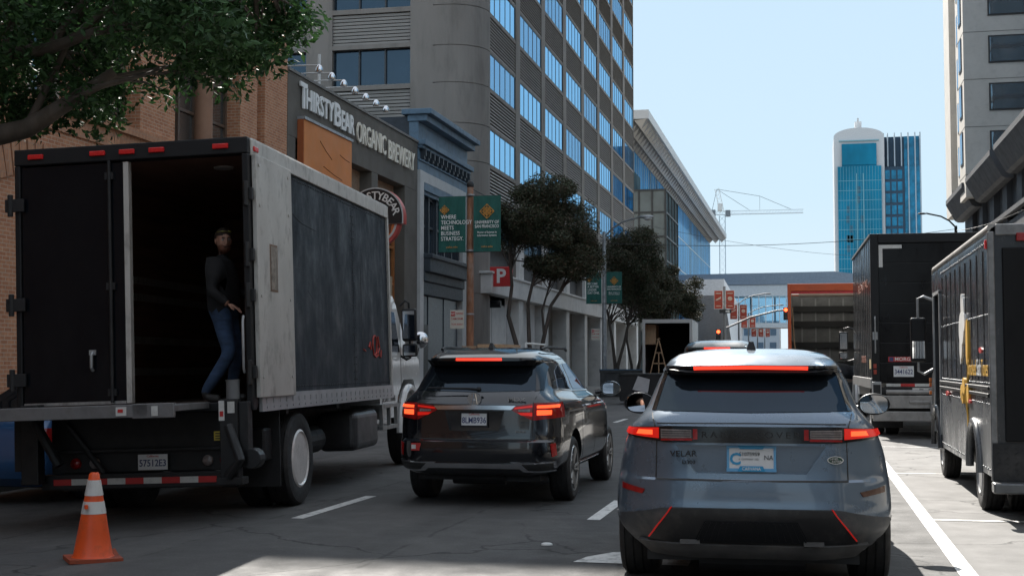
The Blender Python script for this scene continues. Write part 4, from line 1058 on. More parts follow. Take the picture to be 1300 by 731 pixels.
# ---- orange framed open truck --------------------------------------------------------------
M_orangeframe = pm('orange_frame', (.50,.085,.022), .45, var=.1, dirt=(.2,.08,.04), dirtamt=.4)
def translucent_roof():
    m, nt, out = newmat('translucent_fibreglass')
    t = N(nt,'BsdfTranslucent'); t.inputs['Color'].default_value = (.75,.75,.7,1); d = N(nt,'BsdfDiffuse'); d.inputs['Color'].default_value = (.6,.6,.57,1)
    x = N(nt,'MixShader'); x.inputs[0].default_value = .72; nt.links.new(t.outputs[0], x.inputs[1]); nt.links.new(d.outputs[0], x.inputs[2]); nt.links.new(x.outputs[0], out.inputs[0]); return m
def build_orange_truck():
    t = thing('box_truck', 'open orange framed box truck with a slatted grey interior, farthest in the right row', 'truck', (.70,40,0))
    w = 2.5; h = w/2; L = 6.0; z0, z1 = 1.05, 3.85
    hollow_box(t, w, L, z0, z1, [M_orangeframe, M_insgrey, M_insgrey, translucent_roof()], roof=3)
    mb = MB(); mb.box(-h-.01,-.06,z0-.08,-h+.09,.06,z1+.01); mb.box(h-.09,-.06,z0-.08,h+.01,.06,z1+.01); mb.box(-h+.09,-.06,z1-.20,h-.09,.06,z1+.01); mb.build('rear_frame', M_orangeframe, t, bevel=.01)
    mb = MB(); mb.box(-h+.09,-.02,z1-.28,h-.09,.04,z1-.2); mb.build('door_track', M_redtape, t)
    mb = MB()
    for z in (1.5,2.15,2.85,3.35): mb.box(-h+.06,L-.14,z-.10,h-.06,L-.06,z+.10)
    for sx in (-1,1):
        for z in (1.55,2.2,2.9): mb.box(sx*(h-.06)-.012,.3,z-.06,sx*(h-.06)+.012,L-.1,z+.06)
    mb.build('rub_rail', M_inkblk, t)
    mb = MB()
    for i in range(5): mb.box(-h+.35+i*.45,L-.09,1.1,-h+.40+i*.45,L-.058,3.7)
    mb.build('liner_slats', pm('pale_slat',(.34,.34,.34),.6), t)
    mb = MB(); mb.cyl((-h+.3,2,3.62),(h-.1,2,3.62),.05,n=10); mb.build('door_roller', pm('roller_tan',(.30,.24,.2),.6), t)
    mb = MB(); mb.tube([(-h+.12,.5,3.2),(-h+.16,.5,2.2),(-h+.3,.5,1.2)], .02, 6); mb.build('pull_strap', M_wood, t)
    mb = MB()
    for i,(x,z,s_) in enumerate(((-.2,1.28,.30),(.25,1.30,.33),(.6,1.27,.28),(.05,1.42,.24),(.9,1.25,.26))): mb.sphere((x,1.0+.1*i,z),s_,0,12,8,(1.2,1,.75))
    tag(mb.build('moving_blankets', pm('dark_blanket',(.02,.024,.03),.9,var=.5,bump=.6,bscale=8), None, 60, loc=(.7,40,0)), 'heap of dark moving blankets on the floor of the orange framed truck', 'blanket')
    for x, z in ((-h+.04,1.55),(-h+.04,1.35)):
        mb = MB(); mb.cbox((x,-.07,z),(.06,.03,.12)); mb.build('marker_light', M_whitetape, t)
    mb = MB(); mb.box(-h,-.1,.7,h,.2,1.0); mb.box(-.5,.1,.6,.5,6.5,.9); mb.tube([(-1,1.8,.5),(1,1.8,.5)],.09,8); mb.build('chassis', M_darksteel, t)
    for sx in (-1,1): dish_wheel(t, sx*1.0, 1.8, .5, .28, sx)
    truck_cab(t, 6.15, M_cabwhite, 2.1, 2.7, mirr=False)
    return t

# ---- pale open box truck by the trees ---------------------------------------------------------
def build_pale_truck():
    t = thing('box_truck', 'pale grey open box truck with plywood and a wooden trestle inside, below the trees', 'truck', (-6.12,60,-.04), R(2.0))
    w = 2.2; h = w/2; L = 6.0; z0, z1 = .95, 3.55
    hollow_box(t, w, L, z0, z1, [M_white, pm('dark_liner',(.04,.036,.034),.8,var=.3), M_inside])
    mb = MB(); mb.box(-h-.01,-.05,z0-.06,-h+.11,.05,z1+.01); mb.box(h-.11,-.05,z0-.06,h+.01,.05,z1+.01); mb.box(-h+.11,-.05,z1-.16,h-.11,.05,z1+.01); mb.box(-h+.11,-.04,z0-.08,h-.11,.05,z0+.03)
    mb.build('rear_frame', pm('grey_alu_frame',(.42,.42,.41),.5,.2,var=.12,dirt=(.2,.19,.18),dirtamt=.5), t)
    mb = MB(); mb.box(-h+.1,-.3,.45,h-.1,-.15,.7); mb.box(-.5,.1,.5,.5,6.5,.85); mb.box(-h,-.12,.72,h,.1,.88); mb.build('chassis', M_darksteel, t)
    for sx in (-1,1): dish_wheel(t, sx*.9, 1.6, .48, .28, sx)
    truck_cab(t, 6.1, M_cabwhite, 2.0, 2.4, mirr=False)
    mb = MB(); mb.box(-h+.07,.5,2.45,-h+.55,2.4,3.35)
    tag(mb.build('plywood_sheet', M_wood, None, loc=(-6.12,60,-.04), rotz=R(2)), 'plywood sheet fixed high inside the pale open truck', 'plywood')
    mb = MB(); F = lambda a,b: (-6.55+a,60.35,.93+b)
    T = lambda p,q,r=.035: mb.tube([F(*p),F(*q)], r, 4)
    T((-.42,0),(-.02,1.65)); T((.42,0),(.02,1.65)); T((-.27,.62),(.27,.62)); T((-.16,1.1),(.16,1.1)); T((0,0),(0,1.1)); T((-.05,1.65),(.05,1.75),.05)
    tag(mb.build('wooden_trestle', M_wood), 'wooden a-frame trestle standing in the open pale box truck', 'trestle')
    return t
# ------------------------------------------------------------------ people
M_skin = pm('skin', (.40,.215,.15), .6, var=.18, scale=22, bump=.2, bscale=90)
M_jacket = pm('black_jacket', (.007,.007,.008), .85, var=.3, bump=.4, bscale=14)
M_jeans = pm('blue_jeans', (.030,.058,.115), .9, var=.5, scale=5, bump=1.0, bscale=9, stretch=(1,1,2.2))
M_boot = pm('dark_boot', (.015,.013,.012), .6)
M_hair = pm('dark_brown_hair', (.03,.018,.012), .7, var=.4, scale=40, bump=.6, bscale=90)
M_beard = pm('reddish_beard', (.13,.05,.028), .8, var=.4, scale=60, bump=.6, bscale=110)
M_shirt = pm('dark_shirt', (.03,.035,.05), .85)
M_eye = pm('eye_white', (.6,.58,.55), .3)

def skin_mesh(pts, edges, root):
    """pts: name -> (pos, rx, ry); one continuous limbed surface"""
    names = list(pts); me = bpy.data.meshes.new('skeleton')
    me.from_pydata([pts[n][0] for n in names], [(names.index(a), names.index(b)) for a, b in edges], [])
    o = bpy.data.objects.new('skeleton', me); COL.objects.link(o)
    sk = o.modifiers.new('skin','SKIN'); sk.use_smooth_shade = True
    lay = me.skin_vertices[0].data if me.skin_vertices else None
    for i, n in enumerate(names):
        lay[i].radius = pts[n][1:3]; lay[i].use_root = (n == root)
    sb = o.modifiers.new('sub','SUBSURF'); sb.levels = 2; sb.render_levels = 2
    dg = bpy.context.evaluated_depsgraph_get(); dg.update()
    out = bpy.data.meshes.new_from_object(o.evaluated_get(dg))
    bpy.data.objects.remove(o); return out
def head_into(mb, M, mi_skin=0, mi_eye=1, mi_dark=2, s=1.0):
    """face looks along local -y"""
    nu, nv = 28, 20; v = []; f = []
    for j in range(nv+1):
        ph = -pi/2 + pi*j/nv
        for i in range(nu):
            t = 2*pi*i/nu; x, y, z = .076*cos(ph)*cos(t), .096*cos(ph)*sin(t), .118*sin(ph)
            if z < 0: k = 1 + z*2.2; x *= k; y = y*(1+z*1.0) - (.012 if y < 0 else -.0)*(-z/.1)
            if y < 0:                                           # brow, eye sockets, nose, mouth, chin
                fr = max(0, -y/.096)
                y -= .022*math.exp(-((x/.013)**2+((z+.018)/.022)**2))*fr
                y -= .010*math.exp(-((x/.010)**2+((z-.006)/.03)**2))*fr
                y += .010*math.exp(-(((abs(x)-.031)/.016)**2+((z-.012)/.013)**2))
                y -= .006*math.exp(-((x/.03)**2+((z+.058)/.01)**2))
                y -= .008*math.exp(-((x/.025)**2+((z+.098)/.018)**2))
                y -= .005*math.exp(-((z-.036)/.012)**2)*fr
            v.append((x*s, y*s, z*s))
    for j in range(nv):
        for i in range(nu): f.append((j*nu+i, j*nu+(i+1)%nu, (j+1)*nu+(i+1)%nu, (j+1)*nu+i))
    mb.add(v, f, mi_skin, M)
    for sx in (-1,1):
        mb.sphere((sx*.031*s,-.078*s,.012*s), .012*s, mi_eye, 10, 7, M=M); mb.sphere((sx*.031*s,-.087*s,.012*s), .0055*s, mi_dark, 8, 6, M=M)
        mb.cbox((sx*.031*s,-.093*s,.034*s), (.036*s,.008*s,.007*s), mi_dark, M)
        mb.sphere((sx*.079*s,.005*s,-.005*s), .026*s, mi_skin, 10, 7, (.35,.75,1.25), M)
    mb.cbox((0,-.094*s,-.058*s), (.044*s,.012*s,.006*s), mi_dark, M)
def hand_into(mb, M, mi=0, side=1, curl=.5):
    """wrist at origin, fingers along -z"""
    mb.sphere((0,0,-.045), .05, mi, 12, 8, (.42,.86,1.0), M)
    for k, (yy, L) in enumerate(((-.030,.070),(-.010,.080),(.010,.075),(.029,.058))):
        a = Vector((0,yy,-.085)); d1 = Vector((-side*.25*curl,0,-1)).normalized(); d2 = Vector((-side*curl*1.2,0,-1)).normalized()
        mb.tube([a+Vector((0,0,.03)), a, a+d1*L*.5, a+d1*L*.5+d2*L*.5], [.009,.0095,.0085,.0065], 7, mi, M)
    mb.tube([Vector((0,-.035,-.03)), Vector((-side*.012,-.058,-.06)), Vector((-side*.022,-.062,-.095))], [.012,.0105,.008], 7, mi, M)

def build_worker(truck):
    P = {'pelvis':((.17,.02,.93),.155,.125),'waist':((.165,.01,1.06),.175,.14),'chest':((.15,.0,1.27),.20,.15),'neck0':((.165,-.01,1.45),.085,.08),'neck':((.175,-.015,1.53),.058,.058),
     'hr':((.17,-.09,.88),.115,.11),'kr':((.27,-.12,.49),.08,.082),'ar':((-.01,-.12,.10),.058,.06),'fr':((.03,-.12,.045),.052,.048),'tr':((.17,-.15,.035),.044,.036),
     'hl':((.17,.11,.88),.11,.105),'kl':((.26,.14,.49),.075,.075),'al':((.16,.17,.10),.052,.055),'fl':((.20,.17,.045),.05,.045),'tl':((.34,.16,.035),.042,.035),
     'sr':((.185,-.20,1.40),.10,.095),'er':((.14,-.30,1.13),.06,.06),'wr':((.33,-.30,.98),.042,.04),
     'sl':((.125,.19,1.40),.085,.08),'el':((.24,.29,1.14),.055,.055),'wl':((.44,.20,1.06),.038,.036)}
    E_ = [('pelvis','waist'),('waist','chest'),('chest','neck0'),('neck0','neck'),('pelvis','hr'),('hr','kr'),('kr','ar'),('ar','fr'),('fr','tr'),('pelvis','hl'),('hl','kl'),('kl','al'),('al','fl'),('fl','tl'),
      ('chest','sr'),('sr','er'),('er','wr'),('chest','sl'),('sl','el'),('el','wl')]
    me = skin_mesh(P, E_, 'pelvis')
    mb = MB()
    for p in me.polygons:
        pass
    b = len(mb.v); mb.v += [tuple(v.co) for v in me.vertices]
    for p in me.polygons:
        z = p.center.z; x, y = p.center.x, p.center.y
        mi = 1 if z > .93 else 2 if z > .10 else 3
        if z > 1.515 and abs(y) < .1: mi = 0
        if (Vector((x,y,z))-Vector(P['wr'][0])).length < .04 or (Vector((x,y,z))-Vector(P['wl'][0])).length < .04: mi = 0
        mb.f.append(list(p.vertices)); mb.m.append(mi)
    HM = Matrix.Translation((.19,-.03,1.655)) @ Matrix.Rotation(R(38),4,'Z') @ Matrix.Rotation(R(6),4,'X')
    head_into(mb, HM, 0, 4, 5)
    hand_into(mb, Matrix.Translation(P['wr'][0]) @ Matrix.Rotation(R(-65),4,'Y'), 0, 1); hand_into(mb, Matrix.Translation(P['wl'][0]) @ Matrix.Rotation(R(-65),4,'Y'), 0, -1)
    o = mb.build('person', [M_skin,M_jacket,M_jeans,M_boot,M_eye,M_inkblk], None, 60)
    tag(o, 'bearded person in a black jacket and blue jeans standing inside the large black truck', 'person')
    mb = MB(); mb.sphere((0,.016,.030), .1, 0, 22, 14, (.86,1.02,1.06), HM); 
    # cut the front of the hair away to leave the face free
    keep = [(f, m) for f, m in zip(mb.f, mb.m)]
    inv = HM.inverted(); nf = []
    for f in mb.f:
        c = sum((inv @ Vector(mb.v[i]) for i in f), Vector())/len(f)
        if not (c.y < -.015 and c.z < .062) and c.z > -.085: nf.append(f)
    mb.f = nf; mb.m = [0]*len(nf)
    mb.tube([HM@Vector((0,.09,.0)), HM@Vector((0,.115,-.06)), HM@Vector((0,.10,-.15))], [.03,.028,.012], 8)
    mb.build('hair', M_hair, o, 60)
    mb = MB(); mb.sphere((0,-.032,-.072), .066, 0, 18, 12, (.98,.98,.88), HM); nf = []
    for f in mb.f:
        c = sum((inv @ Vector(mb.v[i]) for i in f), Vector())/len(f)
        if c.z < -.034 and not (abs(c.x) < .022 and -.062 < c.z < -.050 and c.y < -.08): nf.append(f)
    mb.f = nf; mb.m = [0]*len(nf); mb.build('beard', M_beard, o, 60)
    mb = MB(); mb.tube([HM@Vector((.085*cos(a),-.095*sin(a)*.9+.0,.085+.012*sin(a))) for a in [R(k) for k in range(20,161,20)]], .004, 6)
    for sx in (-1,1): mb.sphere((sx*.036,-.075,.098), .017, 0, 10, 7, (1,.4,.6), HM)
    mb.build('sunglasses', pm('yellow_green_frame',(.16,.15,.03),.2), o, 60)
    bpy.context.view_layer.update()
    o.matrix_world = truck.matrix_world @ Matrix.Translation((.53,.62,1.16))
    return o
def build_driver(car):
    hx, hy, hz = HEAD
    P = {'pelvis':((hx,hy+.06,.62),.17,.13),'waist':((hx,hy+.03,.78),.16,.12),'chest':((hx,hy+.02,.96),.18,.12),'neck0':((hx,hy+.01,1.10),.075,.07),'neck':((hx,hy,1.17),.055,.055),
     'hr':((hx+.1,hy+.2,.60),.09,.09),'kr':((hx+.12,hy+.55,.70),.07,.07),'hl':((hx-.1,hy+.2,.60),.09,.09),'kl':((hx-.1,hy+.55,.70),.07,.07),
     'sr':((hx+.19,hy+.02,1.03),.07,.07),'er':((hx+.22,hy+.25,.86),.05,.05),'wr':((hx+.12,hy+.5,.95),.036,.036),
     'sl':((hx-.13,hy+.02,1.03),.07,.07),'el':((hx-.12,hy+.27,.86),.05,.05),'wl':((hx-.10,hy+.5,.95),.036,.036)}
    E_ = [('pelvis','waist'),('waist','chest'),('chest','neck0'),('neck0','neck'),('pelvis','hr'),('hr','kr'),('pelvis','hl'),('hl','kl'),('chest','sr'),('sr','er'),('er','wr'),('chest','sl'),('sl','el'),('el','wl')]
    me = skin_mesh(P, E_, 'pelvis'); mb = MB(); mb.v += [tuple(v.co) for v in me.vertices]
    for p in me.polygons:
        mb.f.append(list(p.vertices)); mb.m.append(0 if p.center.z > 1.12 or (p.center.y > hy+.46 and p.center.z > .9) else 3)
    HM = Matrix.Translation(HEAD) @ Matrix.Rotation(R(180),4,'Z') @ Matrix.Rotation(R(-28),4,'Z')
    head_into(mb, HM, 0, 1, 2)
    for w, sd in (('wr',1),('wl',-1)): hand_into(mb, Matrix.Translation(P[w][0]) @ Matrix.Rotation(R(90),4,'X'), 0, sd)
    o = mb.build('person', [M_skin,M_eye,M_inkblk,M_shirt], None, 60)
    tag(o, 'driver seated in the slate blue crossover, face seen in its left door mirror', 'person')
    mb = MB(); mb.sphere((0,.014,.028), .1, 0, 20, 12, (.84,1.0,1.04), HM); inv = HM.inverted(); nf = []
    for f in mb.f:
        c = sum((inv @ Vector(mb.v[i]) for i in f), Vector())/len(f)
        if not (c.y < -.02 and c.z < .06) and c.z > -.06: nf.append(f)
    mb.f = nf; mb.m = [0]*len(nf); mb.build('hair', M_hair, o, 60)
    o.location = car.location
    return o

# ------------------------------------------------------------------ vegetation
def leafmat(name, cols, trans=.25):
    m, nt, out = newmat(name)
    g = N(nt,'NewGeometry'); r = g.outputs['Random Per Island']
    cr = N(nt,'ValToRGB'); nt.links.new(r, cr.inputs[0])
    el = cr.color_ramp.elements
    while len(el) < len(cols): el.new(.5)
    for i, c in enumerate(cols): el[i].position = i/(len(cols)-1); el[i].color = (*c,1)
    p = N(nt,'BsdfPrincipled'); nt.links.new(cr.outputs[0], p.inputs['Base Color']); p.inputs['Roughness'].default_value = .6; p.inputs['Specular IOR Level'].default_value = .3
    t = N(nt,'BsdfTranslucent'); nt.links.new(cr.outputs[0], t.inputs['Color'])
    x = N(nt,'MixShader'); x.inputs[0].default_value = trans
    nt.links.new(p.outputs[0], x.inputs[1]); nt.links.new(t.outputs[0], x.inputs[2]); nt.links.new(x.outputs[0], out.inputs[0])
    return m
M_bark = pm('grey_bark', (.075,.06,.048), .9, var=.35, scale=6, stretch=(1,1,.3), bump=.6, bscale=25)
M_bark2 = pm('dark_bark', (.075,.062,.053), .9, var=.35, scale=6, stretch=(1,1,.3), bump=.6, bscale=25)
def leaves_into(mb, c, rad, n, size, rng, droop=.0, shape=2.2):
    """leaf-sized faces spread through one clump, denser towards its skin"""
    for _ in range(n):
        d = Vector((rng.gauss(0,1), rng.gauss(0,1), rng.gauss(0,1))).normalized()
        rr = rng.random()**.45
        p = Vector((c[0]+d.x*rad[0]*rr, c[1]+d.y*rad[1]*rr, c[2]+d.z*rad[2]*rr))
        a = Vector((rng.gauss(0,1), rng.gauss(0,1), rng.gauss(-droop,.7))).normalized()
        b = a.cross(Vector((rng.gauss(0,1), rng.gauss(0,1), rng.gauss(0,1)))).normalized()
        nn = a.cross(b)
        L = size*rng.uniform(.6,1.35); W = L/shape
        mb.add([p, p+a*L*.5+b*W*.5+nn*W*.12, p+a*L, p+a*L*.5-b*W*.5+nn*W*.12], [(0,1,2,3)])
def crown_clumps(c, R3, n, rng, flat=.0):
    out = []
    for _ in range(n):
        while True:
            d = Vector((rng.uniform(-1,1), rng.uniform(-1,1), rng.uniform(-1,1)))
            if .25 < d.length < 1: break
        out.append(Vector((c[0]+d.x*R3[0], c[1]+d.y*R3[1], c[2]+d.z*R3[2])))
    return out
def street_tree(x, y, label, stems, crown, nclump, size, leaf_m, seed, per=420, cr=.62):
    rng = random.Random(seed)
    t = thing('street_tree', label, 'tree', (x,y,.03), group='trees along the left pavement')
    cl = []
    for c, R3, n in crown: cl += crown_clumps(c, R3, n, rng)
    tr = MB()
    for path, r0, r1 in stems:
        n = len(path); tr.tube(path, [r0+(r1-r0)*i/(n-1) for i in range(n)], 8)
        tip = Vector(path[-1]); mid = Vector(path[-2])
        near = sorted(cl, key=lambda q: (q-tip).length)[:9]
        for q in near:
            k = mid.lerp(tip, rng.uniform(.3,1)); m2 = k.lerp(q,.55)+Vector((rng.uniform(-.1,.1),rng.uniform(-.1,.1),rng.uniform(-.05,.12)))
            tr.tube([k, m2, q], [r1*.7, r1*.45, r1*.2], 5)
    tr.build('trunk', M_bark2, t, 70)
    mb = MB()
    for q in cl:
        k = rng.uniform(.65,1.15)*cr; leaves_into(mb, q, (k,k,k*.8), int(per*rng.uniform(.7,1.2)), size, rng)
    mb.build('crown', leaf_m, t)
    return t
M_leafdark = leafmat('dark_metrosideros_leaf', [(.022,.032,.017),(.045,.058,.032),(.08,.092,.052),(.12,.085,.06),(.045,.055,.03)], .15)
M_leafgreen = leafmat('glossy_ficus_leaf', [(.014,.036,.011),(.026,.068,.02),(.048,.11,.035),(.035,.085,.028)], .2)

def build_trees():
    street_tree(-10.6,51.8,'multi-stemmed dark street tree by the red parking sign, nearest of the pavement trees',
        [([(0,0,0),(-.15,0,.9),(-.6,0,2.1),(-1.0,.1,3.4),(-.85,.1,4.6),(-.95,.1,5.9)],.13,.05),([(0,0,0),(.05,0,1.0),(-.15,.1,2.3),(-.2,.1,3.9),(.2,.1,5.6)],.12,.05),([(.1,0,0),(.2,0,1.0),(.45,-.1,2.4),(.75,0,3.8),(1.7,.1,5.2)],.12,.05),([(.5,-.1,2.5),(.35,.2,3.6),(.75,.3,5.0)],.06,.03)],
        [((.75,.0,6.95),(1.75,1.7,1.85),48),((-1.0,.1,7.0),(.8,1.1,.8),9),((2.2,.2,5.7),(.6,.9,1.0),10),((1.0,0,5.6),(1.0,.9,.45),7)], 0, .10, M_leafdark, 3, 1250)
    street_tree(-10.6,75.4,'dark street tree directly behind the grey lamp post',
        [([(0,0,0),(-.05,0,1.4),(-.2,0,2.8),(-.5,0,4.6)],.13,.06),([(0,0,0),(.1,0,1.4),(.5,0,2.8),(.9,.1,4.8)],.12,.06)],
        [((.6,0,7.1),(1.7,1.7,2.5),34),((2.0,0,5.4),(.6,.9,.9),7)], 0, .13, M_leafdark, 5, 820, .78)
    street_tree(-10.6,83.0,'dark street tree second behind the grey lamp post, with a forked trunk',
        [([(0,0,0),(.3,0,1.2),(.6,0,2.6),(1.1,0,4.2)],.13,.06),([(0,0,0),(-.1,0,1.4),(-.4,0,3.0),(-.3,0,4.4)],.11,.05)],
        [((1.1,0,6.1),(1.9,1.7,2.1),30)], 0, .14, M_leafdark, 8, 820, .78)
    street_tree(-10.6,92.0,'dark street tree last in the row beside the pale open truck',
        [([(0,0,0),(.2,0,1.2),(.4,0,2.6),(.9,0,4.4)],.13,.06),([(0,0,0),(.5,0,1.4),(1.0,0,2.8),(1.6,0,4.2)],.11,.05)],
        [((1.3,0,6.2),(2.1,1.7,2.0),30),((2.9,0,5.4),(.7,.8,1.2),8)], 0, .15, M_leafdark, 12, 820, .78)
    # the big tree overhead at the left
    rng = random.Random(21)
    t = thing('shade_tree', 'leafy green tree overhanging the large black truck from the left', 'tree', (-10.75,11.6,-.0))
    X = lambda x,y,z: Vector((x+10.75, y-11.6, z))
    tr = MB()
    limbs = [([X(-10.75,11.6,0),X(-10.7,11.6,1.6),X(-10.6,11.8,3.0),X(-10.4,12.0,3.6)],.24,.19),
     ([X(-10.5,11.9,3.4),X(-9.4,13.2,3.95),X(-8.6,13.5,4.18),X(-8.1,13.6,4.5),X(-7.7,13.8,4.85)],.17,.055),
     ([X(-8.3,13.55,4.4),X(-7.7,13.5,4.62),X(-7.2,13.6,4.75)],.05,.02),
     ([X(-10.4,12.0,3.6),X(-9.5,12.8,4.6),X(-8.95,13.3,5.0),X(-8.3,13.4,5.05),X(-7.7,13.4,5.22),X(-6.9,13.4,5.28)],.13,.03),
     ([X(-8.0,13.4,5.15),X(-7.6,13.4,5.45),X(-7.1,13.4,5.6)],.05,.02),([X(-10.4,12.0,3.6),X(-9.6,13.0,5.0),X(-9.1,13.6,6.3),X(-8.6,13.8,7.6)],.15,.05),
     ([X(-9.3,13.2,3.95),X(-9.0,13.4,4.7),X(-8.75,13.5,5.6)],.06,.03),([X(-8.6,13.5,4.2),X(-8.3,13.6,4.9),X(-8.0,13.8,5.8)],.05,.025),([X(-8.3,13.4,5.05),X(-8.0,13.7,5.7),X(-7.4,14,6.5)],.05,.03),
     ([X(-6.9,13.4,5.28),X(-6.2,13.5,5.5),X(-5.6,13.7,5.6)],.03,.012),([X(-10.4,12,3.6),X(-11,11,5.4),X(-11.4,10.4,7)],.14,.05)]
    for p, a, b in limbs: tr.tube(p, [a+(b-a)*i/(len(p)-1) for i in range(len(p))], 10)
    mb = MB(); tw = tr
    cl = []
    def fill(x0,x1,zlo,zhi,n,y0=12.6,y1=15.4):
        for _ in range(n): cl.append((rng.uniform(x0,x1), rng.uniform(y0,y1), rng.uniform(zlo,zhi)))
    fill(-9.4,-6.1,5.45,6.3,46); fill(-9.6,-8.6,4.55,5.5,10); fill(-8.9,-7.6,4.72,5.6,16,13.0,15.6); fill(-7.6,-6.6,4.95,5.7,17); fill(-6.9,-6.1,4.95,5.6,15); fill(-6.5,-5.95,5.0,5.7,14); fill(-6.1,-5.85,5.3,6.1,5)
    fill(-9.8,-7.0,5.4,6.8,44,14.5,17); fill(-9.8,-8.3,4.7,6.0,20,14,16); fill(-11.5,-6.8,6.3,8.6,46,10,16); fill(-13,-9.5,5.2,8,24,8,13); fill(-8.5,-7.9,4.35,4.6,4,13.5,14.2); fill(-9.3,-8.5,4.25,4.6,6,13.6,14.6)
    for q in cl:
        k = rng.uniform(.26,.46); v = X(*q)
        leaves_into(mb, v, (k,k,k*.8), int(rng.uniform(95,170)), .112, rng, .35, 2.4)
        q0 = min((Vector(a).lerp(Vector(b), f_) for pth, _, _ in limbs for a, b in zip(pth, pth[1:]) for f_ in (.2,.5,.8)), key=lambda w_: (w_-v).length)
        if (q0-v).length < 2.6: tr.tube([q0, q0.lerp(v,.5)+Vector((rng.uniform(-.12,.12),rng.uniform(-.12,.12),rng.uniform(0,.15))), v], [.022,.014,.006], 5)
    mb.build('crown', M_leafgreen, t); tr.build('trunk', M_bark, t, 70)

# ------------------------------------------------------------------ street furniture and small things
def build_cone():
    t = thing('traffic_cone', 'orange traffic cone with two white bands on the road behind the large truck', 'traffic cone', (-5.49,9.64,-.012), R(38))
    o_ = pm('cone_orange', (.72,.085,.012), .45, var=.08, scale=6, dirt=(.22,.06,.03), dirtamt=.55, dscale=7)
    mb = MB(); P = [(.20,-.20),(.20,.20),(-.20,.20),(-.20,-.20)]
    v = []; n = 6
    for lay in (0.,.03):
        for j in range(n+1):
            for i in range(n+1):
                x, y = -.2+.4*i/n, -.2+.4*j/n; v.append((x, y, lay + .028*max(0,(x+y)/.4-.3)**2*2 + .012*max(0,(-x-y)/.4-.4)))
    K = (n+1)**2; f = []
    for j in range(n):
        for i in range(n):
            a = j*(n+1)+i; q = (a,a+1,a+n+2,a+n+1); f.append(q[::-1]); f.append(tuple(K+z for z in q))
    ring = [i for i in range(n+1)]+[j*(n+1)+n for j in range(1,n+1)]+[n*(n+1)+i for i in range(n-1,-1,-1)]+[j*(n+1) for j in range(n-1,0,-1)]
    for i in range(len(ring)): a, b = ring[i], ring[(i+1)%len(ring)]; f.append((a,b,K+b,K+a))
    mb.add(v,f); mb.build('base', pm('cone_base',(.30,.06,.025),.7,dirt=(.06,.04,.035),dirtamt=.7,dscale=8), t)
    rad = lambda z: .152 + (.038-.152)*(z-.03)/.65
    mb = MB(); mb.lathe([(rad(.03)+.012,.028),(rad(.05),.05)]+[(rad(z),z) for z in (.2,.3,.4,.5,.6,.67)]+[(.03,.682),(.022,.68)], n=36); mb.build('cone_body', o_, t, 50)
    band = pm('cone_band', (.60,.60,.58), .45, dirt=(.16,.15,.14), dirtamt=.75, dscale=9, stretch=(1,1,.35))
    for a, b in ((.505,.625),(.365,.46)):
        mb = MB(); mb.lathe([(rad(a)+.003,a),(rad(b)+.003,b)], n=36); mb.build('reflective_band', band, t, 50)
    mb = MB(); mb.cbox((-.07,-.085,.425),(.022,.05,.03), 0, Matrix.Rotation(R(0),4,'Z')); mb.build('worn_spot', o_, t)
    return t
GREEN = pm('banner_green', (.010,.095,.078), .7, var=.15, scale=2, stretch=(4,1,1))
GOLD = pm('banner_gold', (.55,.27,.06), .6)
WTXT = pm('banner_white', (.85,.86,.84), .6)
def cloth(mb, x0, x1, z0, z1, y, mi=0, amp=.012):
    n = 10; v = []
    for lay in (0,.006):
        for j in range(2):
            for i in range(n+1):
                v.append((x0+(x1-x0)*i/n, y+lay+amp*sin(i*1.7+x0*3)*(1 if 0<i<n else 0), (z0,z1)[j]))
    W = n+1; f = []
    for i in range(n):
        f += [(i,i+1,W+i+1,W+i),(2*W+i,3*W+i,3*W+i+1,2*W+i+1)]
    f += [(0,W,3*W,2*W),(n,2*W+n,3*W+n,W+n)]
    mb.add(v, f, mi)
def emblem(mb, x, y, z, r, mi):
    for i in range(8):
        a = i*pi/4; d = r*(1 if i%2==0 else .72)
        mb.tube([(x,y,z),(x+d*cos(a),y,z+d*sin(a))], r*.07, 4, mi)
    for k in (1.,.6):
        q = [(x+r*k*cos(i*pi/2),y,z+r*k*sin(i*pi/2)) for i in range(5)]; mb.tube(q, r*.07, 4, mi)
    for sx,sz in ((1,1),(1,-1),(-1,1),(-1,-1)):
        mb.tube([(x+sx*r*.15,y,z+sz*r*.15),(x+sx*r*.5,y,z+sz*r*.15),(x+sx*r*.5,y,z+sz*r*.5),(x+sx*r*.15,y,z+sz*r*.5),(x+sx*r*.15,y,z+sz*r*.15)], r*.05, 4, mi)
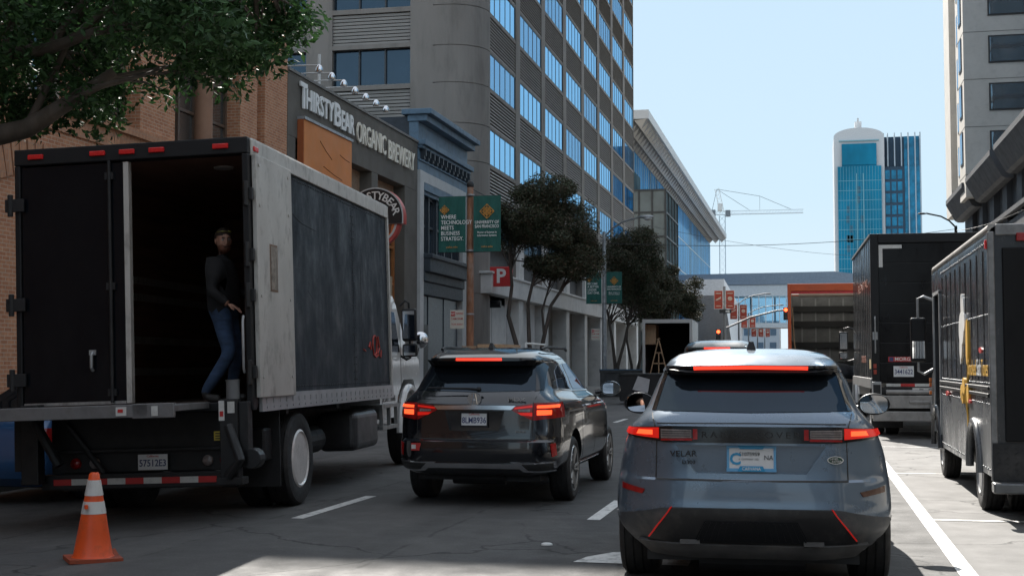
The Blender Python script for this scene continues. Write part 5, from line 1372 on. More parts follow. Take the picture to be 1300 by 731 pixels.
def green_banners(px, py, z0, z1, lines, labs, back):
    h = z1-z0; w = h*.50; 
    for k, sx in enumerate((-1,1)):
        x0 = px + (-.12-w if sx < 0 else .14); x1 = x0 + w; cx = (x0+x1)/2
        t = thing('banner', labs[k], 'banner', (0,0,0)); t.location = (px,py,0)
        x0 -= px; x1 -= px; cx -= px
        mb = MB(); cloth(mb, x0, x1, z0, z1, -.02); mb.build('cloth', GREEN, t, 60)
        mb = MB(); mb.tube([(0,0,z1-.0),(sx*(w+.16),0,z1)],.014,6); mb.tube([(0,0,z0),(sx*(w+.16),0,z0)],.014,6); mb.build('banner_arm', M_darksteel, t)
        mb = MB(); yy = -.045
        if sx < 0:
            emblem(mb, x0+w*.22, yy, z1-h*.24, h*.085, 1)
            for i, s_ in enumerate(lines): mb.text(s_, face_cam(x0+w*.09, yy, z1-h*(.37+.098*i)), h*.100, .004, .006, 0, ax='LEFT', sx=.84)
        else:
            emblem(mb, cx, yy, z1-h*.28, h*.13, 1)
            for i, (s_, k2) in enumerate((('UNIVERSITY OF',.078),('SAN FRANCISCO',.078),('Master of Science in',.05),('Information Systems',.05))):
                mb.text(s_, face_cam(cx, yy, z1-h*(.475+(.075*i if i<2 else .075*i+.03-.02*(i-2)))), h*k2, .004, .006, 0, width=w*(.88 if i<2 else .7))
        mb.text('usfca.edu', face_cam(cx, yy, z0+h*.09), h*.05, .004, .004, 1, width=w*.42)
        mb.build('banner_print', [WTXT, GOLD], t)
def parking_sign(x, y, z, label, two=True):
    t = thing('parking_sign', label, 'sign', (x,y,z))
    mb = MB(); mb.cbox((0,0,0),(.46,.012,.60)); mb.build('sign_board', pm('sign_cream',(.58,.55,.48),.5,dirt=(.3,.28,.25),dirtamt=.4), t, bevel=.02)
    mb = MB(); mb.cbox((-.13,-.009,.18),(.14,.004,.14),0); mb.text('NO', face_cam(-.13,-.012,.18), .10, .002, .01, 1)
    mb.text('PARKING', face_cam(.08,-.008,.19), .09, .002, .008, 0, width=.24); mb.text('7AM-9AM', face_cam(0,-.008,.02), .10, .002, .008, 0, width=.38); mb.text('TOW AWAY', face_cam(0,-.008,-.16), .09, .002, .008, 0, width=.38)
    mb.build('sign_lettering', [M_red, M_whitetxt], t)
def cobra(mb, p0, p1, r=.045, head=.55):
    p0, p1 = Vector(p0), Vector(p1); m = p0.lerp(p1,.5)+Vector((0,0,(p1.z-p0.z)*.28)); q = p0.lerp(p1,.22)+Vector((0,0,(p1.z-p0.z)*.25))
    mb.tube([p0,q,m,p1], r, 8); d = (p1-p0).normalized(); d.z = 0; d.normalize()
    mb.sphere(p1+d*head*.45+Vector((0,0,-.02)), head*.5, 1, 14, 8, (1 if abs(d.x)>.5 else .35, 1 if abs(d.y)>.5 else .35, .24))
def build_street():
    # rusty pole and its things
    t = thing('utility_pole', 'rust stained pole carrying the pair of banners beside the blue-grey storefront', 'pole', (-10.6,41.8,0))
    mb = MB(); mb.cyl((0,0,0),(0,0,7.3),.125,.10,20,0); mb.sphere((0,0,7.3),.12,1,12,8,(1,1,1.3)); mb.cyl((0,0,0),(0,0,.5),.2,.17,16,1)
    mb.build('shaft', [pm('rusty_pole',(.26,.12,.065),.75,.1,var=.4,scale=7,stretch=(1,1,.35),dirt=(.36,.33,.29),dirtamt=.9,dscale=1.4), M_darksteel], t, 60)
    mb = MB()
    for z in (6.95,5.15,3.1): mb.cyl((0,0,z),(0,0,z+.05),.135,n=16)
    mb.build('strap', M_galv, t)
    green_banners(-10.6,41.68,5.12,6.92,['WHERE','TECHNOLOGY','MEETS','BUSINESS','STRATEGY.'],['green banner lettered where technology meets business strategy, on the rusty pole','green university banner on the right of the rusty pole'],None)
    parking_sign(-11.0,41.66,2.95,'small cream no parking sign on the rusty pole')
    # lamp post further on
    t = thing('street_lamp', 'grey lamp post with curved arm and green banners among the pavement trees', 'street lamp', (-10.6,71,0))
    mb = MB(); mb.cyl((0,0,0),(0,0,8.6),.15,.09,18,0); mb.cyl((0,0,0),(0,0,.7),.25,.2,16,0); cobra(mb,(0,0,8.3),(2.1,-1.0,9.25),.045,.8)
    mb.build('post', [M_galv, M_galv], t, 60)
    mb = MB(); mb.sphere((2.5,-1.15,9.14),.22,0,12,6,(1,.8,.5)); mb.build('lamp_lens', pm('lens_grey',(.4,.4,.4),.3), t, 60)
    green_banners(-10.6,70.86,4.75,6.42,['BECOME','A BETTER','LEADER','DAY ONE.'],['green banner lettered become a better leader day one, on the lamp post','green university banner on the right of the grey lamp post'],None)
    parking_sign(-11.05,70.8,3.1,'small cream no parking sign on the grey lamp post')
    # parking garage blade sign
    t = thing('parking_blade_sign', 'red square sign with a white letter P on the office wall', 'sign', (-13.35,58.3,5.42))
    mb = MB(); mb.cbox((0,0,0),(1.02,.18,.88)); mb.build('sign_box', pm('sign_red',(.50,.03,.03),.45), t, bevel=.03)
    mb = MB(); mb.text('P', face_cam(0,-.096,.0), .86, .01, .03, 0); mb.build('lettering', M_whitetxt, t)
    mb = MB(); mb.cbox((-.56,0,.2),(.2,.06,.06)); mb.cbox((-.56,0,-.2),(.2,.06,.06)); mb.build('bracket', M_darksteel, t)
    # skip and site box at the kerb
    t = thing('debris_box', 'dark grey debris container with a blue top edge by the left kerb', 'container', (-8.9,66,-.1), R(2))
    mb = MB(); mb.box(-1.15,0,0,1.15,5.2,1.28); mb.box(-1.2,-.05,1.2,1.2,5.25,1.32)
    for i in range(7): mb.box(-1.2,.2+i*.75,.1,1.2,.3+i*.75,1.2)
    for i in range(4): mb.box(-1.0+i*.62,-.05,.1,-.9+i*.62,0,1.2)
    mb.build('bin', pm('bin_grey',(.055,.058,.062),.6,.2,var=.3,dirt=(.1,.09,.08),dirtamt=.4), t)
    mb = MB(); mb.box(-1.22,-.07,1.325,1.22,.05,1.37); mb.box(1.12,.05,1.325,1.22,5.2,1.37); mb.build('rim', pm('bin_blue',(.03,.11,.20),.5), t)
    t = thing('debris_box', 'smaller dark grey debris container nearer the road than the blue rimmed one', 'container', (-6.35,52,-.02), R(2))
    mb = MB(); mb.box(-.8,0,.1,.8,2.4,1.12)
    for i in range(4): mb.box(-.84,.1+i*.6,.15,.84,.2+i*.6,1.1)
    mb.box(-.85,-.03,1.1,.85,2.43,1.17); mb.build('bin', M_darksteel, t)
    mb = MB(); mb.prism([(-.32,.55),(.28,.42),(.36,.95),(-.1,1.08)], lambda a,b,d:(a,-.05-d,b), 0, .02); mb.cbox((-.05,-.06,.3),(.4,.02,.34)); mb.build('paper_notice', pm('notice_grey',(.40,.41,.42),.6), t)
    # right hand lamp
    t = thing('street_lamp', 'black lamp post with a short arm above the tall black box truck', 'street lamp', (9.2,88,0))
    mb = MB(); mb.cyl((0,0,0),(0,0,10.2),.12,.09,14); cobra(mb,(0,0,10.1),(-1.8,-.3,11.0),.05,.55); mb.build('post', [M_darksteel,M_darksteel], t, 60)
    t = thing('street_lamp', 'white lamp head on an arm beside the glass building at the right edge', 'street lamp', (8.6,50,0))
    mb = MB(); mb.cyl((0,0,0),(0,0,9.6),.12,.09,14); cobra(mb,(0,0,9.5),(-.3,-1.2,10.0),.05,.6); mb.build('post', [M_white,M_white], t, 60)
    # traffic signal and one-way arm across the far junction
    t = thing('traffic_signal', 'grey signal mast with long arm reaching over the junction', 'traffic light', (-8.0,134,0))
    mb = MB(); mb.cyl((0,0,0),(0,0,9.2),.17,.13,14); mb.tube([(0,0,5.0),(2.5,0,6.1),(5.1,0,6.75),(6.3,0,6.85)],.09,8); mb.build('mast', M_mast, t, 60)
    def head(px, py, pz, par):
        mb = MB(); mb.cbox((px,py,pz),(.46,.3,1.25)); mb.build('signal_head', M_blackplastic, par, bevel=.03)
        mb = MB(); mb.lathe([(0,-.03),(.17,-.02),(.18,.02)], (px,py-.16,pz+.36), 'y', 16); mb.build('red_light', M_sig, par, 60)
        for dz in (0,-.36):
            mb = MB(); mb.lathe([(0,-.03),(.15,-.02),(.16,.02)], (px,py-.16,pz+dz), 'y', 16); mb.build('unlit_light', M_inkblk, par, 60)
    head(5.95,-.2,6.45,t); head(-.6,-.2,4.35,t)
    mb = MB(); mb.cbox((.1,-.25,6.72),(1.15,.03,.36),0); mb.prism([(.0,-.06),(.3,-.06),(.3,-.14),(.42,0),(.3,.14),(.3,.06),(0,.06)], lambda a,b,d:(a+.12,-.27-d,6.72+b),0,.01,1); mb.build('one_way_plate', [M_inkblk, M_whitetxt], t)
    k = 0
    RB = pm('banner_red',(.36,.045,.022),.6); labs = ['nearest pair of red banners, on the signal mast beyond the junction','second pair of red banners beyond the junction, on the tallest curved lamp','third pair of red banners, behind the signal arm','fourth pair of small red banners far down the street','fifth pair of tiny red banners farthest down the street']
    for (y,z0,z1) in ((133.7,7.0,8.75),(161.7,6.9,8.55),(188.7,6.6,8.2),(222.7,6.05,7.6),(260.7,6.7,8.3)):
        w = .78
        t = thing('banner_pair', labs[k], 'banner', (-8,y,0), group='red banners down the street'); k += 1
        for sx in (-1,1):
            a = sx*.18; b = sx*(.18+w); c = sx*(.18+w/2)
            mb = MB(); mb.box(min(a,b),-.03,z0,max(a,b),.0,z1,0); mb.box(min(a,b)-.05,.005,z0-.05,max(a,b)+.05,.02,z1+.05,1); cl = mb.build('cloth', [RB, M_whitetxt], t)
            mb = MB()
            if sx > 0: mb.sphere((c,-.035,(z0+z1)/2+.1),.3*w,0,12,8,(1,.05,.9))
            else: mb.prism([(c-.36*w,z0+.75),(c+.3*w,z0+.95),(c+.36*w,z0+1.2),(c-.3*w,z0+.9)], lambda a,b,d:(a,-.033-d,b),0,.01)
            mb.cbox((c,-.036,z1-.25),(w*.7,.012,.10)); mb.cbox((c,-.036,z0+.25),(w*.6,.012,.08)); mb.build('banner_print', pm('print_cream',(.55,.42,.33),.6), cl)
    for i,(y,h,dx,lab) in enumerate(((162,9.4,3.2,'tallest slim far lamp post, arm curving right above the second red banners'),(189,9.2,4.2,'slim far lamp post behind the third red banners, arm curving right'),(223,7.8,1.0,'slim far lamp post with the fourth red banners'),(261,8.4,1.0,'slim farthest lamp post with the smallest red banners'))):
        t = thing('street_lamp', lab, 'street lamp', (-8,y,0), group='far lamp posts'); mb = MB(); mb.cyl((0,0,0),(0,0,h-.6),.13,.09,10); cobra(mb,(0,0,h-.7),(dx,0,h+.5),.06,.7); mb.build('post', [M_mast,M_mast], t, 60)
    # overhead cables
    for a, b, sag, lab in (((-10.6,41.8,7.2),(-10.6,71,8.1),.25,'thin cable strung from the rusty pole to the lamp post'),((-10.6,71,8.0),(9.2,88,10.0),.5,'thin cable crossing the street from the lamp post to the right'),((-10.6,71,6.8),(-2.3,162,8.5),.9,'thin cable running down the street from the lamp post'),((9.2,88,9.9),(9.0,40,7.6),.5,'thin cable along the right pavement in front of the shade-toned stone base'),((-14,120,14),(9.2,150,13),.6,'thin cable crossing high before the skybridge')):
        a, b = Vector(a), Vector(b); mb = MB(); mb.tube([a.lerp(b,i/16)-Vector((0,0,sag*4*(i/16)*(1-i/16))) for i in range(17)], .016, 5)
        tag(mb.build('cable', M_darksteel, None), lab, 'cable')
    # raised lane dot
    mb = MB(); mb.lathe([(.05,0),(.047,.012),(.03,.02),(0,.021)], n=18); tag(mb.build('lane_dot', M_white, None, 50, loc=(-2.16,11.15,.004)), 'small white raised lane marker on the asphalt between the two suvs', 'lane marker')
M_sig = emis('red_signal', (1,.07,.02), 2.5, (.5,.02,.01))
# ------------------------------------------------------------------ ground and road
def asphalt():
    m, nt, out = newmat('asphalt')
    co = coords(nt)
    fine = noise(nt, co, 90, 4, .7); mid = noise(nt, co, 2.2, 8, .65); big = noise(nt, coords(nt,(.55,.12,1)), 1.0, 5, .6)
    c = mixc(nt, mapr(nt, fine, .25, .75, 0, 1), (.033,.033,.034), (.095,.094,.092))
    ag = noise(nt, co, 38, 2, .5)
    c = mixc(nt, mapr(nt, ag, .60, .72, 0, .55), c, (.17,.168,.163))
    c = mixc(nt, mapr(nt, ag, .40, .28, 0, .6), c, (.018,.018,.018))
    c = mixc(nt, mapr(nt, mid, .35, .7, 0, .5), c, (.040,.040,.040))
    c = mixc(nt, mapr(nt, big, .4, .65, 0, .5), c, (.105,.103,.10))
    # worn wheel tracks and oil band along each lane
    sp = N(nt,'SeparateXYZ'); nt.links.new(co, sp.inputs[0])
    lane = math_(nt,'ABSOLUTE', math_(nt,'SINE', math_(nt,'MULTIPLY', math_(nt,'ADD', sp.outputs[0], .49), 2*pi/3.05)))
    c = mixc(nt, math_(nt,'MULTIPLY', mapr(nt, lane, .0, .5, .45, 0), mapr(nt, mid, .3,.6,.4,1)), c, (.032,.032,.032))
    # the parking strip on the right is older, paler paving
    c = mixc(nt, mapr(nt, math_(nt,'ADD', sp.outputs[0], math_(nt,'MULTIPLY', mid, .5)), 1.25, 1.5, 0, .55), c, (.19,.186,.178))
    # rectangular utility patches and long paving seams
    pv = N(nt,'TexVoronoi', distance='CHEBYCHEV'); pv.inputs['Scale'].default_value = 1.0; nt.links.new(coords(nt,(.33,.11,0)), pv.inputs['Vector'])
    sc = N(nt,'SeparateColor'); nt.links.new(pv.outputs['Color'], sc.inputs[0])
    c = mixc(nt, mapr(nt, sc.outputs[0], .62, .66, 0, .42), c, (.040,.040,.042))
    c = mixc(nt, mapr(nt, sc.outputs[1], .78, .80, 0, .30), c, (.115,.113,.11))
    wob = math_(nt,'ADD', sp.outputs[0], math_(nt,'MULTIPLY', math_(nt,'SUBTRACT', noise(nt, coords(nt,(.2,.6,1)), 1.5, 5), .5), .22))
    sm = math_(nt,'ABSOLUTE', math_(nt,'SUBTRACT', math_(nt,'FRACT', math_(nt,'DIVIDE', math_(nt,'ADD', wob, 40.35), 1.9)), .5))
    c = mixc(nt, math_(nt,'MULTIPLY', mapr(nt, sm, .004, .016, .75, 0), mapr(nt, mid, .42, .55, 0, 1)), c, (.02,.02,.02))
    st = noise(nt, coords(nt,(1.3,.5,1)), 1.1, 4, .55)
    c = mixc(nt, mapr(nt, st, .60, .72, 0, .55), c, (.030,.030,.031))
    # cracks
    w = N(nt,'TexNoise'); w.inputs['Scale'].default_value = 1.6; w.inputs['Detail'].default_value = 6; nt.links.new(co, w.inputs['Vector'])
    wv = N(nt,'VectorMath', operation='MULTIPLY_ADD'); nt.links.new(w.outputs['Color'], wv.inputs[0]); wv.inputs[1].default_value = (.9,.9,.9); nt.links.new(co, wv.inputs[2])
    v = N(nt,'TexVoronoi', feature='DISTANCE_TO_EDGE'); v.inputs['Scale'].default_value = .42; nt.links.new(wv.outputs[0], v.inputs['Vector'])
    mask = mapr(nt, noise(nt, co, .35, 3), .40, .52, 0, 1)
    cr = math_(nt,'MULTIPLY', mapr(nt, v.outputs[0], .002, .012, 1, 0), mask)
    c = mixc(nt, math_(nt,'MULTIPLY', cr, .85), c, (.012,.012,.012))
    # dark round drips
    v2 = N(nt,'TexVoronoi'); v2.inputs['Scale'].default_value = 1.1; nt.links.new(co, v2.inputs['Vector'])
    c = mixc(nt, mapr(nt, v2.outputs['Distance'], .04, .09, .5, 0), c, (.02,.02,.02))
    h = math_(nt,'SUBTRACT', fine, math_(nt,'MULTIPLY', cr, 2.5))
    bsdf(nt, out, c, mapr(nt, mid, .3, .7, .72, .92), 0, h, .35, .006)
    return m
def concrete(name, col, slab=1.5):
    m, nt, out = newmat(name); co = coords(nt)
    b = N(nt,'TexBrick'); nt.links.new(co, b.inputs['Vector']); b.offset = 0
    for k, x in (('Scale',1),('Brick Width',slab),('Row Height',slab),('Mortar Size',.012)): b.inputs[k].default_value = x
    b.inputs['Color1'].default_value = (*col,1); b.inputs['Color2'].default_value = (*[x*.9 for x in col],1); b.inputs['Mortar'].default_value = (*[x*.35 for x in col],1)
    c = mixc(nt, mapr(nt, noise(nt, co, 1.3, 8, .7), .35, .7, 0, .5), b.outputs[0], tuple(x*.6 for x in col))
    bsdf(nt, out, c, .85, 0, noise(nt, co, 60), .2, .005); return m
def road_z(x): return -.022*max(0, -5-x) - .02*max(0, x-3.4)
def build_ground():
    mb = MB(); g = 1800
    xs = [-10.1,-8.5,-6.5,-5,0,1.1,3.4,5,7.2]; ys = [-60,0,10,20,40,80,140,300]
    v = [(x,y,road_z(x)) for y in ys for x in xs]; W = len(xs)
    mb.add(v, [(j*W+i, j*W+i+1, (j+1)*W+i+1, (j+1)*W+i) for j in range(len(ys)-1) for i in range(W-1)])
    struct(mb.build('road', asphalt(), None))
    mb = MB(); mb.quad((-g,-g,-.20),(g,-g,-.20),(g,g,-.20),(-g,g,-.20)); struct(mb.build('ground', pm('bare_ground',(.13,.125,.115),.9,scale=.3), None))
    pv = concrete('pavement_concrete', (.24,.235,.225))
    for nm, a, b in (('pavement',-18,-10.25),('pavement',7.35,14)):
        mb = MB(); mb.box(a,-60,-.18,b,113,.03); struct(mb.build(nm, pv, None))
    for a, b in ((-10.25,-10.1),(7.2,7.35)):
        mb = MB(); mb.box(a,-60,-.18,b,113,.034); struct(mb.build('kerb', pm('kerb_grey',(.27,.265,.25),.8,var=.2,dirt=(.12,.11,.1),dirtamt=.5), None, bevel=.02))
    # cross street surface beyond the junction is part of the road sheet; painted marks
    wp = pm('road_paint', (.60,.60,.58), .6, var=.10, dirt=(.09,.09,.09), dirtamt=.95, dscale=9)
    mb = MB()
    def mark(x0,x1,y0,y1):
        n = max(1, int(abs(y1-y0)/2))
        for i in range(n):
            a, b = y0+(y1-y0)*i/n, y0+(y1-y0)*(i+1)/n
            mb.quad((x0,a,road_z(x0)+.005),(x1,a,road_z(x1)+.005),(x1,b,road_z(x1)+.005),(x0,b,road_z(x0)+.005))
    for y in (1.5,12.54,23.7,34.8,46,57,68,79,90): mark(-5.0,-4.87,y,y+2.3)
    for y in (2.0,13.04,24.2,35.3,46.5,57.5,68.5,79.5,90): mark(-2.13,-2.0,y,y+1.9)
    mark(1.05,1.18,6.5,96)
    for y in (7.4,13.72,19.45,25.6,31.6,37.6): mark(1.18,3.3,y,y+.11)
    for y in (100,101.3,102.6,103.9): mark(-9,6.5,y,y+.6)
    mark(-9.6,6.8,97.2,97.6)
    # worn white legend beside the near car
    mb.prism([(-1.78,10.25),(-.9,10.25),(-.9,10.95),(-1.25,10.95),(-1.55,10.85),(-1.72,10.55)], lambda a,b,d:(a,b,d), .0045, .006)
    struct(mb.build('road_markings', wp, None))
    mb = MB(); mb.lathe([(0,.004),(.33,.004),(.36,.006),(.36,.0)], (-3.9,8.66,0), n=32)
    for i in range(7):
        for j in range(7):
            x, y = -.25+i*.083, -.25+j*.083
            if x*x+y*y < .09: mb.cbox((-3.9+x,8.66+y,.006),(.05,.05,.006))
    tag(mb.build('manhole_cover', pm('cast_iron',(.05,.048,.046),.6,.6,var=.3), None), 'round cast iron manhole cover at the bottom edge of the road', 'manhole cover')

# ------------------------------------------------------------------ left side buildings
BRICK = None
def build_brick():
    bm = brickmat('tan_red_brick', (.40,.165,.085), (.53,.26,.14), (.52,.41,.31))
    soldier = brickmat('soldier_brick', (.40,.185,.10), (.50,.26,.145), (.34,.23,.17), .075, .215)
    t = thing('brick_building', 'tan red brick building with deep window bays and a round column behind the large truck', 'building', (-14,20,0))
    Y = lambda y: y-20
    mb = MB(); H = 14.2
    mb.box(-16,Y(-22),0,-.50,Y(34.55),H)               # back plane of the bays
    mb.box(-.95,Y(-22),-.1,0,Y(34.55),6.35)            # lower wall
    mb.box(-.95,Y(-22),12.4,.05,Y(34.55),H)            # upper wall
    piers = [(26.24,27.85),(31.43,32.48),(33.0,34.55)]
    for k in range(1,7): piers += [(26.24-8.2*k,27.85-8.2*k),(31.43-8.2*k+.4,32.7-8.2*k)] if k>0 else []
    for a, b in piers: mb.box(-.95,Y(a),6.35,0,Y(b),12.4)
    mb.box(-.95,Y(32.48),6.35,-.35,Y(33.0),12.4)
    mb.build('wall', bm, t)
    mb = MB(); mb.box(-.9,Y(-22),6.351,.10,Y(34.5),6.52); mb.box(-.3,Y(-22),5.98,.035,Y(34.5),6.05); mb.box(-.3,Y(-22),6.05,.02,Y(34.5),6.35); mb.box(-.3,Y(-22),14.2,.3,Y(34.55),14.6)
    mb.build('string_course', soldier, t)
    # brick arch over the street opening, voussoirs standing proud
    mb = MB(); cy, cz, r0, r1 = 22.2, 1.9, 3.1, 3.75
    n = 44
    for i in range(n):
        a0, a1 = pi*i/n+.006, pi*(i+1)/n-.006
        P = [(cy-r0*cos(a0),cz+r0*sin(a0)),(cy-r0*cos(a1),cz+r0*sin(a1)),(cy-r1*cos(a1),cz+r1*sin(a1)),(cy-r1*cos(a0),cz+r1*sin(a0))]
        mb.prism(P, lambda a,b,d:(d,Y(a),b), -.02, .03+.006*(i%2))
    mb.build('arch', soldier, t)
    wf = pm('bronze_frame',(.10,.065,.045),.5); wf2 = pm('pale_frame',(.42,.40,.36),.6)
    gl = opaqueglass('dusty_window', (.06,.062,.06), (.8,.85,.9), .35, .04, .03)
    bays = [(27.85,31.43)] + [(27.85-8.2*k,31.43+.4-8.2*k) for k in range(1,4)] + [(32.7-8.2*k+.0,26.24-8.2*(k-1)) for k in range(1,4)]
    for bi, (a, b) in enumerate(bays):
        if b-a < .6: continue
        n = 4 if b-a > 2.5 else 2
        for (za, zb) in ((6.53,9.2),(9.5,12.3)):
            w = MB(); w.box(-.49,Y(a)+.05,za,-.43,Y(b)-.05,zb,1)
            f = 0
            for i in range(n+1): yy = Y(a)+.05+(b-a-.1)*i/n; w.box(-.47,yy-.045,za,-.36,yy+.045,zb,0)
            for zz in (za, za+(zb-za)*.36, za+(zb-za)*.7, zb-.07): w.box(-.46,Y(a)+.05,zz,-.38,Y(b)-.05,zz+.07,0)
            w.build('window', [wf if bi%2==0 else wf2, gl], t)
        if b-a > 2.5:
            c = MB(); m = (a+b)/2+.15; c.cyl((-.24,Y(m),6.53),(-.24,Y(m),12.4),.235,.23,28); c.cyl((-.24,Y(m),6.52),(-.24,Y(m),6.75),.29,.28,28); c.build('round_column', pm('terracotta_column',(.27,.15,.095),.8,var=.15,scale=2), t, 50)
    return t
def build_brewery():
    st = pm('grey_brown_stucco', (.125,.115,.10), .9, var=.12, scale=.8, dirt=(.07,.062,.055), dirtamt=.6, dscale=.7, bump=.3, bscale=30)
    t = thing('brewery_building', 'low grey stucco brewery with raised letters and an orange panel between brick and blue buildings', 'building', (-14,34.6,0))
    Y = lambda y: y-34.6; H = 9.68
    mb = MB(); mb.box(-14,0,0,-.6,Y(47.25),H-.02); mb.box(-.6,0,7.87,0,Y(47.25),H)
    for a, b in ((34.6,35.2),(41.95,42.6),(45.68,47.25)): mb.box(-.6,Y(a),0,0,Y(b),7.87)
    mb.build('wall', st, t, bevel=.015)
    mb = MB(); mb.box(-14,0,H,.04,Y(47.25),H+.08); mb.build('parapet_cap', pm('cap_grey',(.17,.165,.155),.7), t)
    br = brickmat('tan_infill_brick', (.30,.19,.12), (.36,.24,.16), (.3,.26,.2))
    wd = pm('orange_brown_wood', (.36,.14,.045), .5, var=.2)
    for a, b in ((35.2,41.95),(42.6,45.68)):
        mb = MB(); mb.box(-.58,Y(a)+.005,6.7,-.42,Y(b)-.005,7.865); mb.build('brick_infill', br, t)
        mb = MB(); n = int((b-a)/1.0)
        mb.box(-.5,Y(a)+.01,.9,-.46,Y(b)-.01,6.69,1)
        for i in range(n+1): yy = Y(a)+.08+(b-a-.16)*i/n; mb.box(-.455,yy-.05,.9,-.36,yy+.05,6.69,0)
        for z in (.9,2.6,4.3,5.6,6.58): mb.box(-.45,Y(a)+.01,z,-.37,Y(b)-.01,z+.1,0)
        mb.build('window', [wd, opaqueglass('warm_shop_glass',(.13,.085,.05),mix=.3)], t)
        mb = MB(); mb.box(-.42,Y(a)+.02,.02,-.2,Y(b)-.02,.88); mb.build('stall_riser', wd, t)
    mb = MB(); mb.box(-.36,Y(43.2),2.9,-.30,Y(45.2),4.6); mb.build('paper_screen', pm('tan_paper',(.36,.28,.19),.8), t)
    # raised letters
    lm = pm('pale_sign_letter', (.82,.83,.82), .5, var=.05, dirt=(.3,.29,.27), dirtamt=.35, dscale=2)
    mb = MB(); x = .07
    def word(y0, y1, z, s, txt, d=.05, bold=.022): mb.text(txt, face_px(x, Y((y0+y1)/2), z), s, d, bold, 0, width=(y1-y0))
    word(35.34,35.86,9.10,1.02,'T'); mb.build('sign_letters', lm, t); mb = MB(); word(35.76,38.06,9.07,.82,'HIRSTY'); mb.build('sign_letters', lm, t)
    mb = MB(); word(38.12,38.68,9.06,.98,'B'); mb.build('sign_letters', lm, t); mb = MB(); word(38.74,39.92,8.99,.82,'EAR'); mb.build('sign_letters', lm, t)
    cm = pm('cream_sign_letter',(.80,.75,.64),.5)
    mb = MB(); word(40.22,43.22,8.88,.92,'ORGANIC',.05,.006); mb.build('sign_letters', cm, t); mb = MB(); word(43.5,46.6,8.82,.92,'BREWERY',.05,.006); mb.build('sign_letters', cm, t)
    mb = MB(); mb.box(.005,Y(35.34),5.2,.20,Y(39.38),8.42,0); p = mb.build('sign_panel', pm('faded_orange_panel',(.60,.20,.045),.6,var=.08,scale=.8,dirt=(.45,.22,.08),dirtamt=.3), t)
    mb = MB(); mb.box(.0,Y(35.30),8.42,.24,Y(39.42),8.50); mb.build('panel_cap', M_galv, p)
    mb = MB(); mb.box(.01,Y(35.30),5.2,.19,Y(35.34)-.001,8.415); mb.build('panel_side', pm('panel_dark_orange',(.35,.09,.025),.7), p)  # end face in a darker orange than the front
    mb = MB()
    for (a,b),(c,d) in (((36.6,8.0),(37.6,7.6)),((38.3,7.85),(39.2,7.75)),((36.9,7.3),(38.5,7.1))): mb.tube([(.203,Y(a),b),(.203,Y((a+c)/2),(b+d)/2-.02),(.203,Y(c),d)],.01,4)
    mb.build('cracks', pm('dark_crack',(.22,.06,.02),.8), p)
    # floodlights along the parapet, each on its own arm
    for i in range(7):
        y = 34.95+i*1.01
        f = thing('gooseneck_light', ['floodlight on a parapet arm above the letter T, first of seven','second floodlight on a parapet arm from the brick building','third floodlight on a parapet arm from the brick building','fourth floodlight on a parapet arm, in the middle of the seven','fifth floodlight on a parapet arm, before the thin mast end','sixth floodlight on a parapet arm, next to the last','last floodlight on a parapet arm, nearest the blue-grey building'][i], 'light fixture', (-14,y,9.76), group='floodlights on the brewery parapet')
        mb = MB(); mb.tube([(-.25,0,.0),(-.2,0,.10),(.2,0,.10),(.78,0,.08)],.022,6); mb.build('arm', M_white, f)
        mb = MB(); mb.lathe([(.03,.08),(.06,.05),(.10,-.03),(.105,-.12),(.09,-.14),(.0,-.13)], (.78,0,.02), n=16); mb.build('lamp_head', M_chrome, f, 50)
    f = thing('roof_mast', 'thin pale mast standing on the brewery parapet behind the floodlights', 'mast', (-14.6,38.6,9.7)); mb = MB(); mb.cyl((0,0,0),(0,0,1.35),.045,n=10); mb.cyl((0,0,0),(0,0,.1),.1,n=10); mb.build('pole', M_white, f)
    # round blade sign
    s = thing('round_sign', 'round black and red brewery blade sign hanging off the stucco wall', 'sign', (-13.02,39.5,6.05))
    Rr = .92; F = lambda a,b,d:(a,d,b)
    up = [(Rr*cos(pi*i/28), Rr*sin(pi*i/28)) for i in range(29)]
    up = [(Rr,-.22)] + up + [(-Rr,-.22)]
    blk = pm('sign_black',(.012,.012,.013),.45); rim = pm('sign_rim',(.50,.52,.52),.5); pk = pm('sign_side_red',(.42,.07,.06),.5); og = pm('sign_orange',(.58,.16,.04),.5)
    mb = MB(); mb.prism(up, F, -.17, .17, 0, 1); mb.prism([(a*.955,b*.955) for a,b in up], F, -.18, -.168, 2); mb.build('sign_top', [rim, pk, blk], s)
    rg = [(.80*cos(2*pi*i/36), -.12+.80*sin(2*pi*i/36)) for i in range(36)]
    mb = MB(); mb.prism(rg, F, -.12, .12, 0, 0); mb.prism([(a*.88,(b+.12)*.88-.12) for a,b in rg], F, -.13, -.119, 1); mb.prism([(a*.80,(b+.12)*.80-.12) for a,b in rg], F, -.137, -.129, 2); mb.build('sign_disc', [pk, rim, og], s)
    mb = MB(); mb.prism([(.15,-.55),(.5,-.5),(.55,-.2),(.4,-.05),(.3,-.1),(.2,-.25)], F, -.15, -.137, 0); mb.build('bear_shape', pm('sign_brown',(.16,.05,.02),.6), s)
    mb = MB(); wd_ = 'THIRSTYBEAR'
    for i, ch in enumerate(wd_):
        a = R(163-146*i/(len(wd_)-1)); mb.text(ch, Matrix.Translation((.70*cos(a),-.185,.70*sin(a)-.04)) @ Matrix.Rotation(-(a-pi/2),4,'Y') @ Matrix(((1,0,0,0),(0,0,-1,0),(0,1,0,0),(0,0,0,1))), .34, .01, .015, 0)
    mb.build('lettering', M_whitetxt, s)
